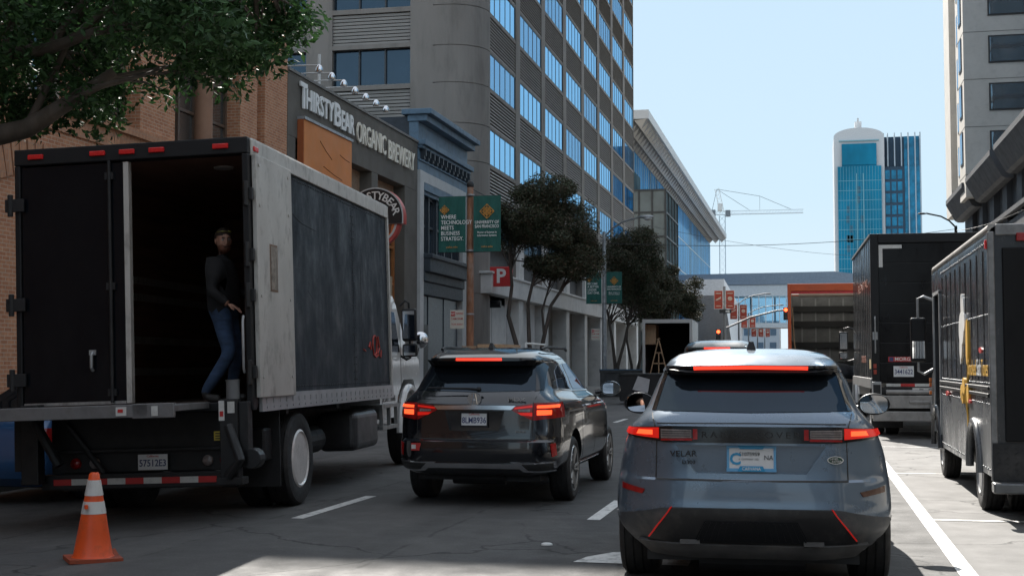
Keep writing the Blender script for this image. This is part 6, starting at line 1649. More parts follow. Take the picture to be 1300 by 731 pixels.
    mb = MB(); mb.tube([(-1.,0,.3),(-.85,0,.3)],.05,8); mb.tube([(-1.,0,-.3),(-.8,0,-.3)],.05,8); mb.build('bracket', M_darksteel, s)
def build_bluegrey():
    t = thing('narrow_storefront', 'narrow blue-grey painted storefront with bracketed cornice and tall windows', 'building', (-14,47.3,0))
    Y = lambda y: y-47.3
    bl = pm('blue_grey_paint',(.10,.17,.24),.6,var=.12,scale=1.5,dirt=(.04,.055,.07),dirtamt=.5,dscale=2.5); dk = pm('dark_blue_grey',(.028,.038,.05),.6,var=.2); wh = pm('pale_trim',(.50,.51,.51),.6,var=.06,dirt=(.25,.25,.25),dirtamt=.5)
    mb = MB(); mb.box(-14,.01,0,-.35,Y(54.6),10.7); mb.build('wall', dk, t)
    mb = MB(); mb.box(-.35,0,8.7,.02,Y(54.6),10.5); mb.box(-.6,-.15,10.75,.55,Y(54.75),10.95); mb.box(-.4,-.05,10.5,.35,Y(54.65),10.75); mb.box(-.3,-.05,9.62,.30,Y(54.65),9.82); mb.box(-.3,-.02,9.50,.18,Y(54.6),9.62); mb.box(-.3,0,9.05,.08,Y(54.6),9.12)
    mb.build('cornice', bl, t, bevel=.02)
    for i in range(12):
        mb = MB(); y = Y(47.55)+i*.605; mb.box(.0,y,9.14,.16,y+.22,9.50); mb.box(.16,y+.03,9.25,.22,y+.19,9.50); mb.build('bracket', dk, t)
    mb = MB(); mb.box(-.35,.02,0,.10,.50,8.70); mb.box(-.3,.50,8.30,.08,Y(53.7),8.70); mb.box(-.35,Y(53.7),0,.06,Y(54.3),8.70); mb.build('pale_frame', wh, t, bevel=.015)
    mb = MB(); mb.box(-.3,.52,8.0,.10,Y(53.68),8.29); mb.box(-.3,.52,7.86,.02,Y(53.68),8.0); mb.build('lintel', bl, t, bevel=.015)
    gl = opaqueglass('old_sash_glass',(.05,.07,.09),(.7,.85,1),.5,.04,.08,1.5)
    n = 5
    for i in range(n):
        a = Y(47.95)+i*(5.6/n); b = a+5.6/n-.14
        mb = MB(); mb.box(-.30,a,5.65,-.26,b,7.84,1)
        for q in (a,b-.08): mb.box(-.27,q,5.65,-.14,q+.08,7.84,0)
        for z in (5.65,6.7,7.76): mb.box(-.265,a,z,-.16,b,z+.09,0)
        mb.build('window', [dk, gl], t)
        mb = MB(); mb.box(-.3,b,5.65,-.05,b+.14,7.85); mb.build('mullion', dk, t)
    mb = MB(); mb.box(-.3,.5,4.95,.35,Y(53.7),5.6); mb.box(-.3,.45,5.45,.45,Y(53.7),5.62); mb.box(-.3,.5,4.6,.15,Y(53.7),4.95); mb.box(-.3,.5,4.1,.08,Y(53.7),4.6)
    mb.build('ledge', dk, t, bevel=.03)
    mb = MB()
    for i in range(5): a = Y(47.95)+i*1.12; mb.box(-.3,a,.1,-.12+.03*(i%2),a+1.06,4.08)
    mb.build('storefront_panel', pm('slate_panel',(.035,.05,.066),.4,var=.2), t)
    mb = MB(); mb.box(-.11,Y(48.05),.1,-.05,Y(48.9),3.0); mb.build('door', M_inkblk, t)

def build_office():
    con = pm('brown_grey_concrete',(.235,.215,.195),.85,var=.10,scale=.7,stretch=(1,1,.22),dirt=(.12,.11,.098),dirtamt=.65,dscale=1.1)
    lou = pm('grey_louvre',(.27,.255,.235),.6,var=.12,scale=1.5,stretch=(.5,.5,3))
    gap = pm('louvre_shadow_gap',(.03,.028,.026),.8)
    wht = pm('pale_concrete',(.64,.63,.61),.8,var=.08,scale=.8,dirt=(.28,.27,.26),dirtamt=.4)
    gls = opaqueglass('blue_mirror_glass',(.035,.10,.17),(.33,.62,.88),.88,.02,.006,.5)
    glsb = opaqueglass('blue_mirror_glass_blinds',(.10,.17,.24),(.30,.55,.80),.70,.03,.012,.8)
    gls2 = opaqueglass('dark_mirror_glass',(.012,.02,.03),(.5,.7,.9),.10,.03,.35,.55)
    fr = pm('window_mullion',(.05,.055,.06),.5)
    t = thing('office_tower', 'tall brown-grey office block with louvred bands, blue windows and a rounded corner', 'building', (-14,57,0))
    H = 37.35; LY = 53.7; Y = lambda y: y-57
    zb = [7.07+3.5*k for k in range(9)]; wh_ = 1.66
    bays = [58.8+6.63*i for i in range(8)]
    # solid core behind everything
    mb = MB(); mb.box(-30,.55,0,-1.7,LY,H-.4); mb.box(-1.7,2.2,4.9,-.5,LY,H-.4)
    # rounded corner
    n = 14; arc = [(-1.7+1.7*sin(pi/2*i/n), 1.7-1.7*cos(pi/2*i/n)) for i in range(n+1)]
    prev = 0.
    for z in [4.67]+[x for k in zb for x in (k, k+wh_+.02)]+[H]:
        if z > prev:
            mb.prism([(-2.2,.0)]+arc+[(.0,1.85),(-2.2,1.85)], lambda a,b,d:(a,b,d), prev, z-.035); prev = z
    mb.prism([(-2.1,.05)]+[(a-.03,b+.03) for a,b in arc]+[(-2.1,1.8)], lambda a,b,d:(a,b,d), 0, H)
    # piers between bays on the street side, front piers
    for i in range(8):
        y0 = Y(bays[i])+5.62; mb.box(-.5,y0,4.9,-.01,min(y0+1.01,LY),H)
    for i in range(9):
        z = zb[i]; mb.box(-.5,1.8,z-.16,-.025,LY,z); mb.box(-.5,1.8,z+wh_,-.025,LY,z+wh_+.14)
    mb.box(-.5,1.8,zb[-1]+wh_+.14,0,LY,H)
    fx = [(-6.95,-3.25),(-12.0,-8.2),(-17.1,-13.3),(-22.2,-18.4)]
    mb.box(-3.25,.0,0,-2.2,.6,H)
    for (a,b),(c,d) in zip(fx, fx[1:]): mb.box(d,.0,0,a,.6,H)
    for z in zb: mb.box(-30,.01,z-.22,-3.25,.6,z); mb.box(-30,.01,z+wh_,-3.25,.6,z+wh_+.2)
    mb.box(-30,.01,zb[-1]+wh_+.2,-3.25,.6,H); mb.box(-30,0,0,-22.2,.6,H)
    w = mb.build('wall', con, t)
    # louvre bands
    mb = MB()
    def slats(z0, z1, n):
        for k in range(n): yield z0+(z1-z0)*k/n, z0+(z1-z0)*(k+.62)/n
    for k, z in enumerate(zb[:-1]):
        a, b = z+wh_+.14, zb[k+1]-.16
        for y in bays:
            y0, y1 = Y(y), Y(y)+5.62
            mb.quad((-.20,y0,a),(-.20,y1,a),(-.20,y1,b),(-.20,y0,b),1)
            for p, q in slats(a, b, 10): mb.add([(-.19,y0,p),(-.03,y0,p),(-.08,y0,q),(-.19,y0,q),(-.19,y1,p),(-.03,y1,p),(-.08,y1,q),(-.19,y1,q)],[(0,1,2,3),(7,6,5,4),(0,4,5,1),(1,5,6,2),(2,6,7,3)],0)
        for x0, x1 in fx:
            mb.quad((x0,.25,a+.06),(x1,.25,a+.06),(x1,.25,b-.06),(x0,.25,b-.06),1)
            for p, q in slats(a+.06, b-.06, 9): mb.box(x0,.10,p,x1,.24,q+.02,0)
    mb.build('louvre_cladding', [lou, gap], t)
    for k, z in enumerate(zb):
        for y in bays:
            y0, y1 = Y(y)+.01, Y(y)+5.61; mb = MB(); g = (gls if k > 0 else gls2) if (k*5+int(y))%4 else (glsb if k > 0 else gls2)
            mb.quad((-.06,y0,z),(-.06,y1,z),(-.06,y1,z+wh_),(-.06,y0,z+wh_),1)
            for i in range(6): q = y0+(y1-y0)*i/5; mb.box(-.10,q-.03,z,-.045,q+.03,z+wh_,0)
            mb.box(-.10,y0,z,-.04,y1,z+.05,0); mb.box(-.10,y0,z+wh_-.05,-.04,y1,z+wh_,0)
            mb.build('window', [fr, g], t)
        if k > 0 and k < 8:
            for x0, x1 in fx[:2]:
                mb = MB(); mb.quad((x0,.30,z),(x1,.30,z),(x1,.30,z+wh_),(x0,.30,z+wh_),1)
                for i in range(4): q = x0+(x1-x0)*i/3; mb.box(q-.035,.2,z,q+.035,.29,z+wh_,0)
                mb.build('window', [fr, gls2], t)
    # pale base: balcony band, upper columns, arcade
    mb = MB(); mb.box(-.5,.9,4.67,.30,LY,5.62); mb.box(-.4,.8,5.55,.36,LY,5.66); mb.build('base_band', wht, t, bevel=.02)
    for i in range(9):
        y = Y(bays[0])+6.63*i-1.0 if i else None
        if y is None: continue
        mb = MB(); mb.box(-.5,y,5.66,.18,y+1.0,8.9); mb.box(-.7,y,0,.15,y+1.0,4.66); mb.build('base_column', wht, t, bevel=.02)
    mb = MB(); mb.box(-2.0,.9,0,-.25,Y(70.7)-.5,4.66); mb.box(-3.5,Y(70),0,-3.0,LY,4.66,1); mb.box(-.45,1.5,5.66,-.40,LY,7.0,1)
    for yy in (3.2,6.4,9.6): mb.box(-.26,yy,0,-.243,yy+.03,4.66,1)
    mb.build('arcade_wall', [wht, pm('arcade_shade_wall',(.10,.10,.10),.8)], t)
    mb = MB(); mb.box(-3.2,Y(58.8),4.3,-.25,Y(63),4.66); mb.cyl((.35,Y(59.5),4.25),(-1.0,Y(59.5),4.25),.17,n=14); mb.build('garage_duct', M_darksteel, t)
    mb = MB(); mb.box(-30,0,H,0,LY,H+.3); mb.build('roof', con, t)

def build_convention():
    t = thing('convention_centre', 'glass convention hall with a huge white cantilevered roof of patterned soffit panels', 'building', (-16,139,0))
    wh = pm('white_fascia',(.55,.56,.56),.5,var=.04); sof = pm('soffit_facet_lit',(.78,.76,.73),.6,var=.05); sof2 = pm('soffit_facet_shade',(.24,.23,.22),.6,var=.05)
    z0 = 27.2; L = 138
    mb = MB(); mb.box(-34,0,z0,0,L,z0+.95); mb.build('roof', wh, t)
    mb = MB(); n = 60; m = 7
    for i in range(n):
        for j in range(m):
            y0, y1 = L*i/n, L*(i+1)/n; x0, x1 = -.25-9.0*j/m, -.25-9.0*(j+1)/m; s_ = lambda x: z0-.02+ (x+.25)*.10
            c = ((x0+x1)/2,(y0+y1)/2,s_((x0+x1)/2)-.8); P = [(x0,y0,s_(x0)),(x1,y0,s_(x1)),(x1,y1,s_(x1)),(x0,y1,s_(x0))]
            mb.add(P+[c], [(0,1,4),(2,3,4)], 0); mb.add(P+[c], [(1,2,4),(3,0,4)], 1)  # light and shade of the pyramid facets put into two tones
    mb.build('soffit', [sof, sof2], t)
    bg = opaqueglass('bright_blue_glass',(.03,.24,.52),(.5,.8,1),.35,.05,.03,.5,.6,(.1,.25,.03)); mul = pm('white_mullion',(.5,.55,.58),.5)
    mb = MB(); mb.box(-30,11,0,-3.2,L-2,z0-1.3); mb.build('curtain_wall', bg, t)
    mb = MB(); 
    for i in range(64): y = 11.5+i*1.95; mb.box(-3.2,y,0,-3.16,y+.12,z0-1.4)
    for z in (6,11,16,21): mb.box(-3.2,11,z,-3.17,L-2,z+.18)
    mb.build('mullions', mul, t)
    gg = opaqueglass('grey_box_glass',(.075,.10,.108),(.7,.8,.85),.10,.04,.04,.4,.35,(.3,.3,.3))
    mb = MB(); mb.box(-24,-2,0,1.9,11,19.4); mb.build('entrance_box', gg, t)
    mb = MB()
    for i in range(18): x = 1.9-i*1.35; mb.box(x-.09,-2.1,0,x+.09,-1.99,19.4)
    for z in (4.8,7.2,9.6,12,14.5,17,19.3): mb.box(-24,-2.12,z,1.95,-1.98,z+.18); mb.box(1.9,-2,z,2.02,11,z+.18)
    for i in range(5): y = -2+i*3.2; mb.box(1.9,y-.08,0,2.02,y+.08,19.4)
    mb.build('box_mullions', pm('dark_mullion',(.035,.04,.042),.5), t)
    mb = MB(); mb.box(-16,-.5,19.41,-2,9,22.2); mb.build('upper_box', gg, t)
    mb = MB(); mb.prism([(46,0),(52,0),(66,6.4),(66,9.4),(20,11.5),(20,9.6)], lambda a,b,d:(d,a,b), 2.0, 6.5); mb.build('ramp', pm('white_ramp',(.80,.81,.82),.6), t)
    return t
def build_bridge():
    t = thing('skybridge', 'long glazed footbridge crossing high over the street with a slate roof', 'footbridge', (-4,205,0))
    sl = pm('slate_roof_blue',(.20,.26,.33),.4); gr = pm('bridge_grey',(.60,.65,.68),.5); 
    mb = MB(); mb.prism([(-28,13.3),(17.2,13.3),(17.2,13.9),(8,15.1),(-16.5,14.9),(-28,14.9)], lambda a,b,d:(a,d,b), -3.2, 3.2); mb.build('roof', sl, t)
    mb = MB(); mb.box(-28,-3,11.6,17,3,13.25); mb.box(-28,-3,6.9,17,3,7.6); mb.build('deck', gr, t)
    mb = MB(); mb.box(-28,-2.9,7.6,17,-2.88,11.6); mb.box(-28,2.88,7.6,17,2.9,11.6); mb.build('glazing', glassmat('bridge_glass',(.75,.88,.95),.05,.95), t)
    mb = MB()
    for i in range(46): x = -28+i; mb.box(x-.06,-3.05,7.6,x+.06,-2.92,11.6)
    for i in range(12): x = -26+i*3.6; mb.box(x-.14,2.92,7.6,x+.14,3.1,11.6)
    mb.build('mullions', gr, t)
    mb = MB(); mb.box(-18,-1,0,-16.5,1,6.9); mb.box(14,-1,0,15.5,1,6.9); mb.build('pier', gr, t)
def build_far():
    # twin towers
    t = thing('glass_tower', 'teal glass tower with a white arched frame beyond the skybridge', 'tower', (17.2,450,0))
    wh = pm('tower_white',(.60,.61,.62),.5); tl = opaqueglass('teal_glass',(.003,.15,.25),(.2,.65,.95),.08,.05,.03,.3,.35,(.12,.12,.04)); 
    prof = [(-8,0),(8,0),(8,76)]+[(8*cos(pi*i/16)*1.0, 76+2.9*sin(pi*i/16)) for i in range(1,16)]+[(-8,76)]
    mb = MB(); mb.prism(prof, lambda a,b,d:(a,d,b), 0, 22); mb.box(-1.1,4,79.7,1.1,8,81.6); mb.box(-.4,2,79,.2,3,82.4); mb.build('frame', wh, t)
    mb = MB(); mb.box(-6.9,-1.2,10,7.0,.0,66.0); mb.box(-5.5,-.8,66.0,5.5,.0,73.5); mb.box(-5.5,-1.1,66.5,5.5,-.1,71.5); mb.build('glazing', tl, t)
    mb = MB()
    for x in (-.9,1.2): mb.box(x-.12,-1.45,10,x+.12,-1.2,63.6)
    for i in range(16): mb.box(-6.9+i*.92-.03,-1.26,10,-6.9+i*.92+.03,-1.2,66)
    for i in range(17): z = 10+3.2*i; mb.box(-6.9,-1.25,z,7.0,-1.2,z+.12)
    mb.box(-6.4,-.6,74.4,6.4,-.02,74.7)
    mb.build('mullions', pm('tower_mullion',(.20,.42,.48),.5), t)
    mb = MB(); rng = random.Random(4)
    for i in range(16):
        x = rng.choice((-3.4,3.2,.1))+rng.uniform(-.8,.8); z = 12+3.2*rng.randint(0,15); mb.box(x-.5,-1.24,z+.3,x+.5,-1.19,z+2.6)
    mb.build('dark_windows', pm('tower_dark_window',(.01,.10,.17),.3), t)
    t = thing('glass_tower', 'navy gridded glass tower with white roof fins, right of the arched white one', 'tower', (30.6,452,0))
    nv = pm('navy_grid',(.018,.055,.10),.5); wn = opaqueglass('sky_window',(.008,.15,.27),(.3,.7,1),.10,.05,.03,.3,.5,(.3,.3,.3)); fin = pm('pale_fin',(.42,.50,.56),.5)
    mb = MB(); mb.box(-5.6,0,0,6.2,20,66); mb.box(-5.6,1.5,66,6.2,20,76); mb.build('wall', nv, t)
    for i in range(3):
        for j in range(15): mb = MB(); x = -5.1+i*1.95; z = 8+j*3.85; mb.box(x,-.12,z,x+1.45,-.0,z+2.9); mb.build('window', wn, t)
    mb = MB(); mb.box(1.0,-.3,0,6.1,-.05,66); mb.box(1.0,1.2,66,6.1,1.45,76.0); mb.build('side_glazing', wn, t)
    mb = MB()
    for i in range(5): x = -4.2+i*2.15; mb.box(x-.17,-.6,66 if i<3 else 0,x+.17,1.6,77)
    for x in (-5.6,5.9): mb.box(x-.1,-.5,0,x+.3,1,77)
    mb.build('fins', fin, t)
    t = thing('low_block', 'pale stepped low office block at the foot of the teal tower', 'building', (21,350,0))
    mb = MB(); mb.box(-9,0,0,8,20,29); mb.box(-7.6,1,29,8,20,31); mb.box(-6.4,2,31,8,20,33.3)
    for i in range(9): mb.box(-9+i*1.9,-.1,3,-8.75+i*1.9,0,28)
    mb.build('wall', pm('pale_block',(.50,.53,.55),.6), t)
    mb = MB()
    for k in range(7): mb.box(-9,-.16,4+k*3.5,8,-.11,5.6+k*3.5)
    mb.build('window_bands', pm('pale_blue_band',(.28,.38,.46),.4), t)
    for x0,x1,y,h,lab,c in ((-60,-22,330,15,'long pale blue low block under the left end of the skybridge',(.36,.42,.47)),(-20,-6,300,11,'white low building with flat roof beneath the skybridge',(.50,.51,.52)),(-5,5.5,420,14,'pale blue-grey distant block at the end of the street',(.40,.45,.50)),(6,30,300,18,'grey mid-rise block under the right end of the skybridge',(.38,.40,.42))):
        t = thing('distant_building', lab, 'building', ((x0+x1)/2,y,0)); w = (x1-x0)/2
        mb = MB(); mb.box(-w,0,-.1,w,15,h); mb.box(-w*.6,2,h,w*.5,12,h+1.2); mb.build('wall', pm('far_wall_'+str(y+int(x1)),c,.7), t)
        nn = max(3,int((x1-x0)/2.6))
        for i in range(nn):
            for k in range(max(1,int(h/3.4))): x = -w+(i+.25)*2*w/nn; mb = MB(); mb.box(x,-.06,1+k*3.4,x+w/nn,-.0,2.9+k*3.4); mb.build('window', pm('far_window',(.10,.15,.20),.3), t)
    # tower crane
    t = thing('tower_crane', 'white tower crane standing behind the convention hall roof', 'crane', (-24.3,400,0))
    mb = MB(); r = .04; r2 = .085
    def truss(p, q, w, n, tri=False):
        p, q = Vector(p), Vector(q); ax = (q-p).normalized(); a = Vector((0,1,0)) if abs(ax.y)<.9 else Vector((1,0,0)); b = ax.cross(a)
        C_ = [p*0 + a*w*sx + b*w*sy for sx,sy in (((-1,-1),(1,-1),(1,1),(-1,1)) if not tri else ((-1,-1),(1,-1),(0,.9)))]
        for c in C_: mb.tube([p+c,q+c], r2, 4)
        for i in range(n):
            for k in range(len(C_)): mb.tube([p.lerp(q,i/n)+C_[k], p.lerp(q,(i+1)/n)+C_[(k+1)%len(C_)]], r, 3)
    truss((0,0,0),(0,0,45.5),.85,24); mb.build('mast', pm('crane_blue_grey',(.30,.38,.44),.5), t)
    mb = MB(); truss((-3.0,0,46.3),(23.5,0,46.3),.55,30,True); mb.build('jib', pm('crane_pale',(.52,.57,.60),.5), t)
    mb = MB(); truss((0,0,46.4),(-1.5,0,53.5),.6,6); mb.box(-1.3,-1,47,-.0,1,49); mb.build('apex', M_white, t)
    mb = MB(); mb.box(-3.2,-.9,44.6,-2.0,.9,47.2); mb.box(1,-.9,45.2,2.4,.9,47); mb.build('counterweight', pm('crane_dark',(.16,.18,.2),.6), t)
    mb = MB(); mb.tube([(-1.5,0,53.4),(11,0,51),(20,0,46.9)],.07,4); mb.tube([(-1.5,0,53.4),(8,0,46.9)],.07,4); mb.tube([(-1.5,0,53.4),(-3,0,47)],.07,4); mb.tube([(11,0,51),(11,0,46.9)],.05,4); mb.build('cables', M_darksteel, t)
def build_right():
    st = pm('pale_cream_stone',(.62,.59,.54),.8,var=.07,scale=.6,dirt=(.33,.31,.28),dirtamt=.3); dk = pm('granite_shade_tone',(.06,.062,.068),.65,var=.15,scale=.8,dirt=(.06,.06,.062),dirtamt=.4)  # podium stone darkened in its colour to stand for shade
    t = thing('stone_tower', 'cream stone tower with window slots rising behind the shade-toned stone base', 'building', (9.85,88,0))
    H = 46; jo = pm('stone_joint',(.20,.185,.165),.9)
    mb = MB(); mb.box(0,0,12,16,3.2,H); mb.box(.9,3.2,12,16,5.2,H); mb.box(0.45,5.2,12,16,8.6,H); mb.box(1.3,8.6,12,16,10.4,H); mb.box(.2,10.4,12,16,14,H); mb.build('wall', st, t)
    mb = MB()
    for k in range(11):
        z = 13.4+3.02*k
        for yy, x in ((0,0),): mb.box(-.012,-.012,z,16,0,z+.03)
        mb.box(-.012,0,z,0,3.2,z+.03)
    for x in (5.2,): mb.box(x,-.011,12,x+.03,0,H)
    mb.build('joints', jo, t)
    wf = pm('bronze_dark_frame',(.035,.03,.027),.4); gl = opaqueglass('warm_grey_glass',(.10,.09,.08),(.8,.78,.75),.35,.03,.10,.8)
    for k in range(10):
        z = 14.4+3.02*k
        mb = MB(); mb.box(1.5,-.05,z,3.75,.05,z+1.75,0); mb.box(1.6,-.07,z+.1,3.65,-.04,z+1.65,1); mb.build('window', [wf, gl], t)
        mb = MB(); mb.box(-.05,1.0,z-.2,.05,2.3,z+1.9,0); mb.box(-.07,1.1,z-.1,-.04,2.2,z+1.8,1); mb.build('window', [wf, opaqueglass('cool_glass',(.05,.09,.14),(.6,.8,1),.6)] if k==0 else [wf, bpy.data.materials['cool_glass']], t)
        mb = MB(); mb.box(.40,6.2,z-.2,.5,7.6,z+1.9,0); mb.box(.38,6.3,z-.1,.41,7.5,z+1.8,1); mb.build('window', [wf, bpy.data.materials['cool_glass']], t)
    t = thing('shade_toned_base', 'stone podium with painted shade and flared cornices under the cream tower', 'building', (10.4,57,0))
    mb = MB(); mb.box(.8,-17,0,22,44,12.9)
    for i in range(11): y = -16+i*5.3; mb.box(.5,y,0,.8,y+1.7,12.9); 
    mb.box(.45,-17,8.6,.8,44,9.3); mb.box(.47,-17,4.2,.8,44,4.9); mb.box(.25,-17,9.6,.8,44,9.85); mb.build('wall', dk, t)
    mb = MB()
    for a, b in ((-2,17),(18.5,30),(32,42)):
        F = lambda p,q,d:(p,d,q); sec = [(.5,11.5),(.1,11.5),(-.1,11.62),(-.7,12.75),(-.7,13.05),(.5,13.05)]
        mb.prism(sec[::-1], F, a, b)
    for a, b in ((-2,17),(18.5,30),(32,42)):
        n = int((b-a)/1.9)
        for i in range(1,n): y = a+(b-a)*i/n; mb.prism([(-.108,11.625),(-.708,12.755),(-.69,12.765),(-.09,11.635)], lambda p,q,d:(p,d,q), y, y+.05, 1)
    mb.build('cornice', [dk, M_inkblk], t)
    bw = opaqueglass('black_window',(.01,.012,.014),(.7,.8,.9),.2)
    for i in range(10):
        for za, zb in ((5.0,8.5),(.4,4.1)): mb = MB(); y = -16+i*5.3+2.0; mb.box(.76,y-.25,za,.797,y+3.25,zb); mb.build('window', bw, t)
    t = thing('glass_office', 'blue curtain wall office cropped by the right edge of the view', 'building', (13.0,40,0))
    mb = MB(); mb.box(0,0,12.6,20,37.2,48); mb.build('curtain_wall', opaqueglass('blue_curtain_glass',(.08,.22,.40),(.55,.8,1),.55,.03,.03,.4,.4,(.3,.3,.12)), t)
    mb = MB()
    for k in range(10): mb.box(-.06,-.06,13+3.6*k,20,37.26,13.25+3.6*k)
    for k in range(14): mb.box(-.08,k*2.86-.05,12.6,-.001,k*2.86+.05,48)
    mb.build('mullions', pm('blue_mullion',(.12,.2,.3),.4), t)
    # blocks behind the viewer, seen in the paintwork and closing the street
    for x0,x1,y0,y1,h,lab,c in ((-34,-14,-70,-24,22,'tan block behind the viewer on the left pavement',(.14,.12,.10)),(11,30,-60,-8,26,'grey block behind the viewer on the right pavement',(.15,.15,.15)),(11,30,-4,36,12,'pale low block beside the viewer on the right pavement',(.55,.50,.43)),(-14,11,-160,-130,20,'brown block closing the street far behind the viewer',(.10,.095,.09))):
        t = thing('street_block', lab, 'building', (x0,y0,0)); w, d = x1-x0, y1-y0
        mb = MB(); mb.box(0,0,-.1,w,d,h); mb.box(-.2,-.2,h,w+.2,d+.2,h+.5); mb.build('wall', pm('block_wall_'+lab.split()[0]+str(int(h)),c,.85), t)
        bg_ = opaqueglass('block_glass_'+str(int(h)),(.03,.035,.04),mix=.4)
        for k in range(int(h/3.6)):
            z = 1.2+k*3.6
            for xx in (-.03, w): mb = MB(); mb.box(xx,1,z,xx+.03,d-1,z+1.9); mb.build('window_band', bg_, t)
            for yy in (-.03, d): mb = MB(); mb.box(1,yy,z,w-1,yy+.03,z+1.9); mb.build('window_band', bg_, t)
# ------------------------------------------------------------------ plainer cars
def plain_car(name, label, cat, loc, rotz, pm_, L=4.7, W=1.84, H=1.5, tall=False, group=None, glass=None, lights=True, bar=True):
    base = rows_mdx() if tall else None
    k = W/1.96
    if tall:
        rows = [(z*H/1.715, w*k, yr, yf*L/4.98, rc*k, ry, rb, tp) for z,w,yr,yf,rc,ry,rb,tp in base]
    else:
        rows = [(.20,.72,.2,4.5,.28,.3,.05,.06),(.30,.82,.06,4.62,.32,.36,.05,.05),(.5,.90,.0,4.68,.36,.42,.05,.04),(.75,.91,.03,4.66,.34,.4,.06,.04),(.90,.89,.07,4.4,.3,.38,.06,.04),(.98,.84,.14,3.9,.25,.36,.07,.03),(1.0,.80,.45,3.5,.22,.34,.07,.02),(1.15,.72,.85,3.1,.2,.32,.07,.02),(1.32,.62,1.25,2.75,.18,.3,.06,.02),(1.41,.53,1.55,2.45,.16,.28,.04,.0),(1.45,.40,1.85,2.2,.14,.2,.02,.0)]
        rows = [(z*H/1.45, w*W/1.82, yr*L/4.68, yf*L/4.68, rc, ry, rb, tp) for z,w,yr,yf,rc,ry,rb,tp in rows]
    c = Car(rows); t = thing(name, label, cat, loc, rotz, group)
    v, f = c.shell(zrange(rows,.07), (6,5,26,5,4)); mb = MB(); mb.add(v,f); b = mb.build('body', [pm_, M_blackplastic], None, 30)
    ya = 1.0 if tall else .95; yb = L*.80; bool_cut(b, arch_cut((ya,yb), .36, .33, .55, 1.3)); b.data.polygons.foreach_set('use_smooth',[True]*len(b.data.polygons)); b.data.set_sharp_from_angle(angle=R(28)); b.parent = t
    zs = H/1.715 if tall else H/1.45; g = glass or M_carglass
    z0, z1 = (1.22*zs,1.51*zs) if tall else (1.02*zs,1.36*zs)
    mb = MB(); c.patch(mb,'r',[(-.60*k,z1),(.60*k,z1)],[(-.68*k,z0),(.68*k,z0)], off=.005, nu=12, nv=5) if tall else c.patch(mb,'r',[(-.50,z1),(.50,z1)],[(-.64,z0),(.64,z0)], off=.005, nu=12, nv=5)
    mb.build('rear_window', g, t, 60)
    for sx in (-1,1):
        mb = MB()
        if tall: c.patch(mb,'s',[(1.1,z1),(2.75*L/4.98,z1)],[(.9,z0),(3.3*L/4.98,z0)], side=sx, off=.004, nu=16, nv=5)
        else: c.patch(mb,'s',[(1.75,z1),(2.6,z1)],[(1.0,z0),(3.3,z0)], side=sx, off=.004, nu=16, nv=5)
        mb.build('side_window', g, t, 60)
        zl = .98*zs if tall else .80*zs
        mb = MB(); c.rect(mb,'r',sx*.62*k,sx*.88*k,zl-.08,zl+.07, off=.01, nu=6, nv=2); mb.build('tail_light', M_tail if lights else M_taildim, t)
    if bar and tall: mb = MB(); c.rect(mb,'r',-.25,.25,1.553*zs,1.58*zs, off=.012, nu=8, nv=1); mb.build('brake_light', M_brakebar, t)
    zw = 1.18*zs if tall else 1.0*zs
    mb = MB(); vv = []; us = [4.15+.85*i/8 for i in range(9)]; full = [(q,1) for q in us]+[(q,-1) for q in us[-2::-1]]
    for i in range(5):
        for q, sg in full: p, n = c.P('q', q, zw+(z1-zw)*i/4, sg); vv.append(p+n*.005)
    W_ = len(full); mb.add(vv, [(j*W_+i,j*W_+i+1,(j+1)*W_+i+1,(j+1)*W_+i) for j in range(4) for i in range(W_-1)]); mb.build('windscreen', g, t, 60)
    for x, y in ((-.78*k,ya),(.78*k,ya),(-.78*k,yb),(.78*k,yb)): wheel(t, x*(1 if tall else .98), y, .335, .22, .22, 1 if x>0 else -1, 5)
    mb = MB(); mb.box(-.6,.3,.18,.6,L-.4,.28); mb.build('underbody', M_darksteel, t)
    return t

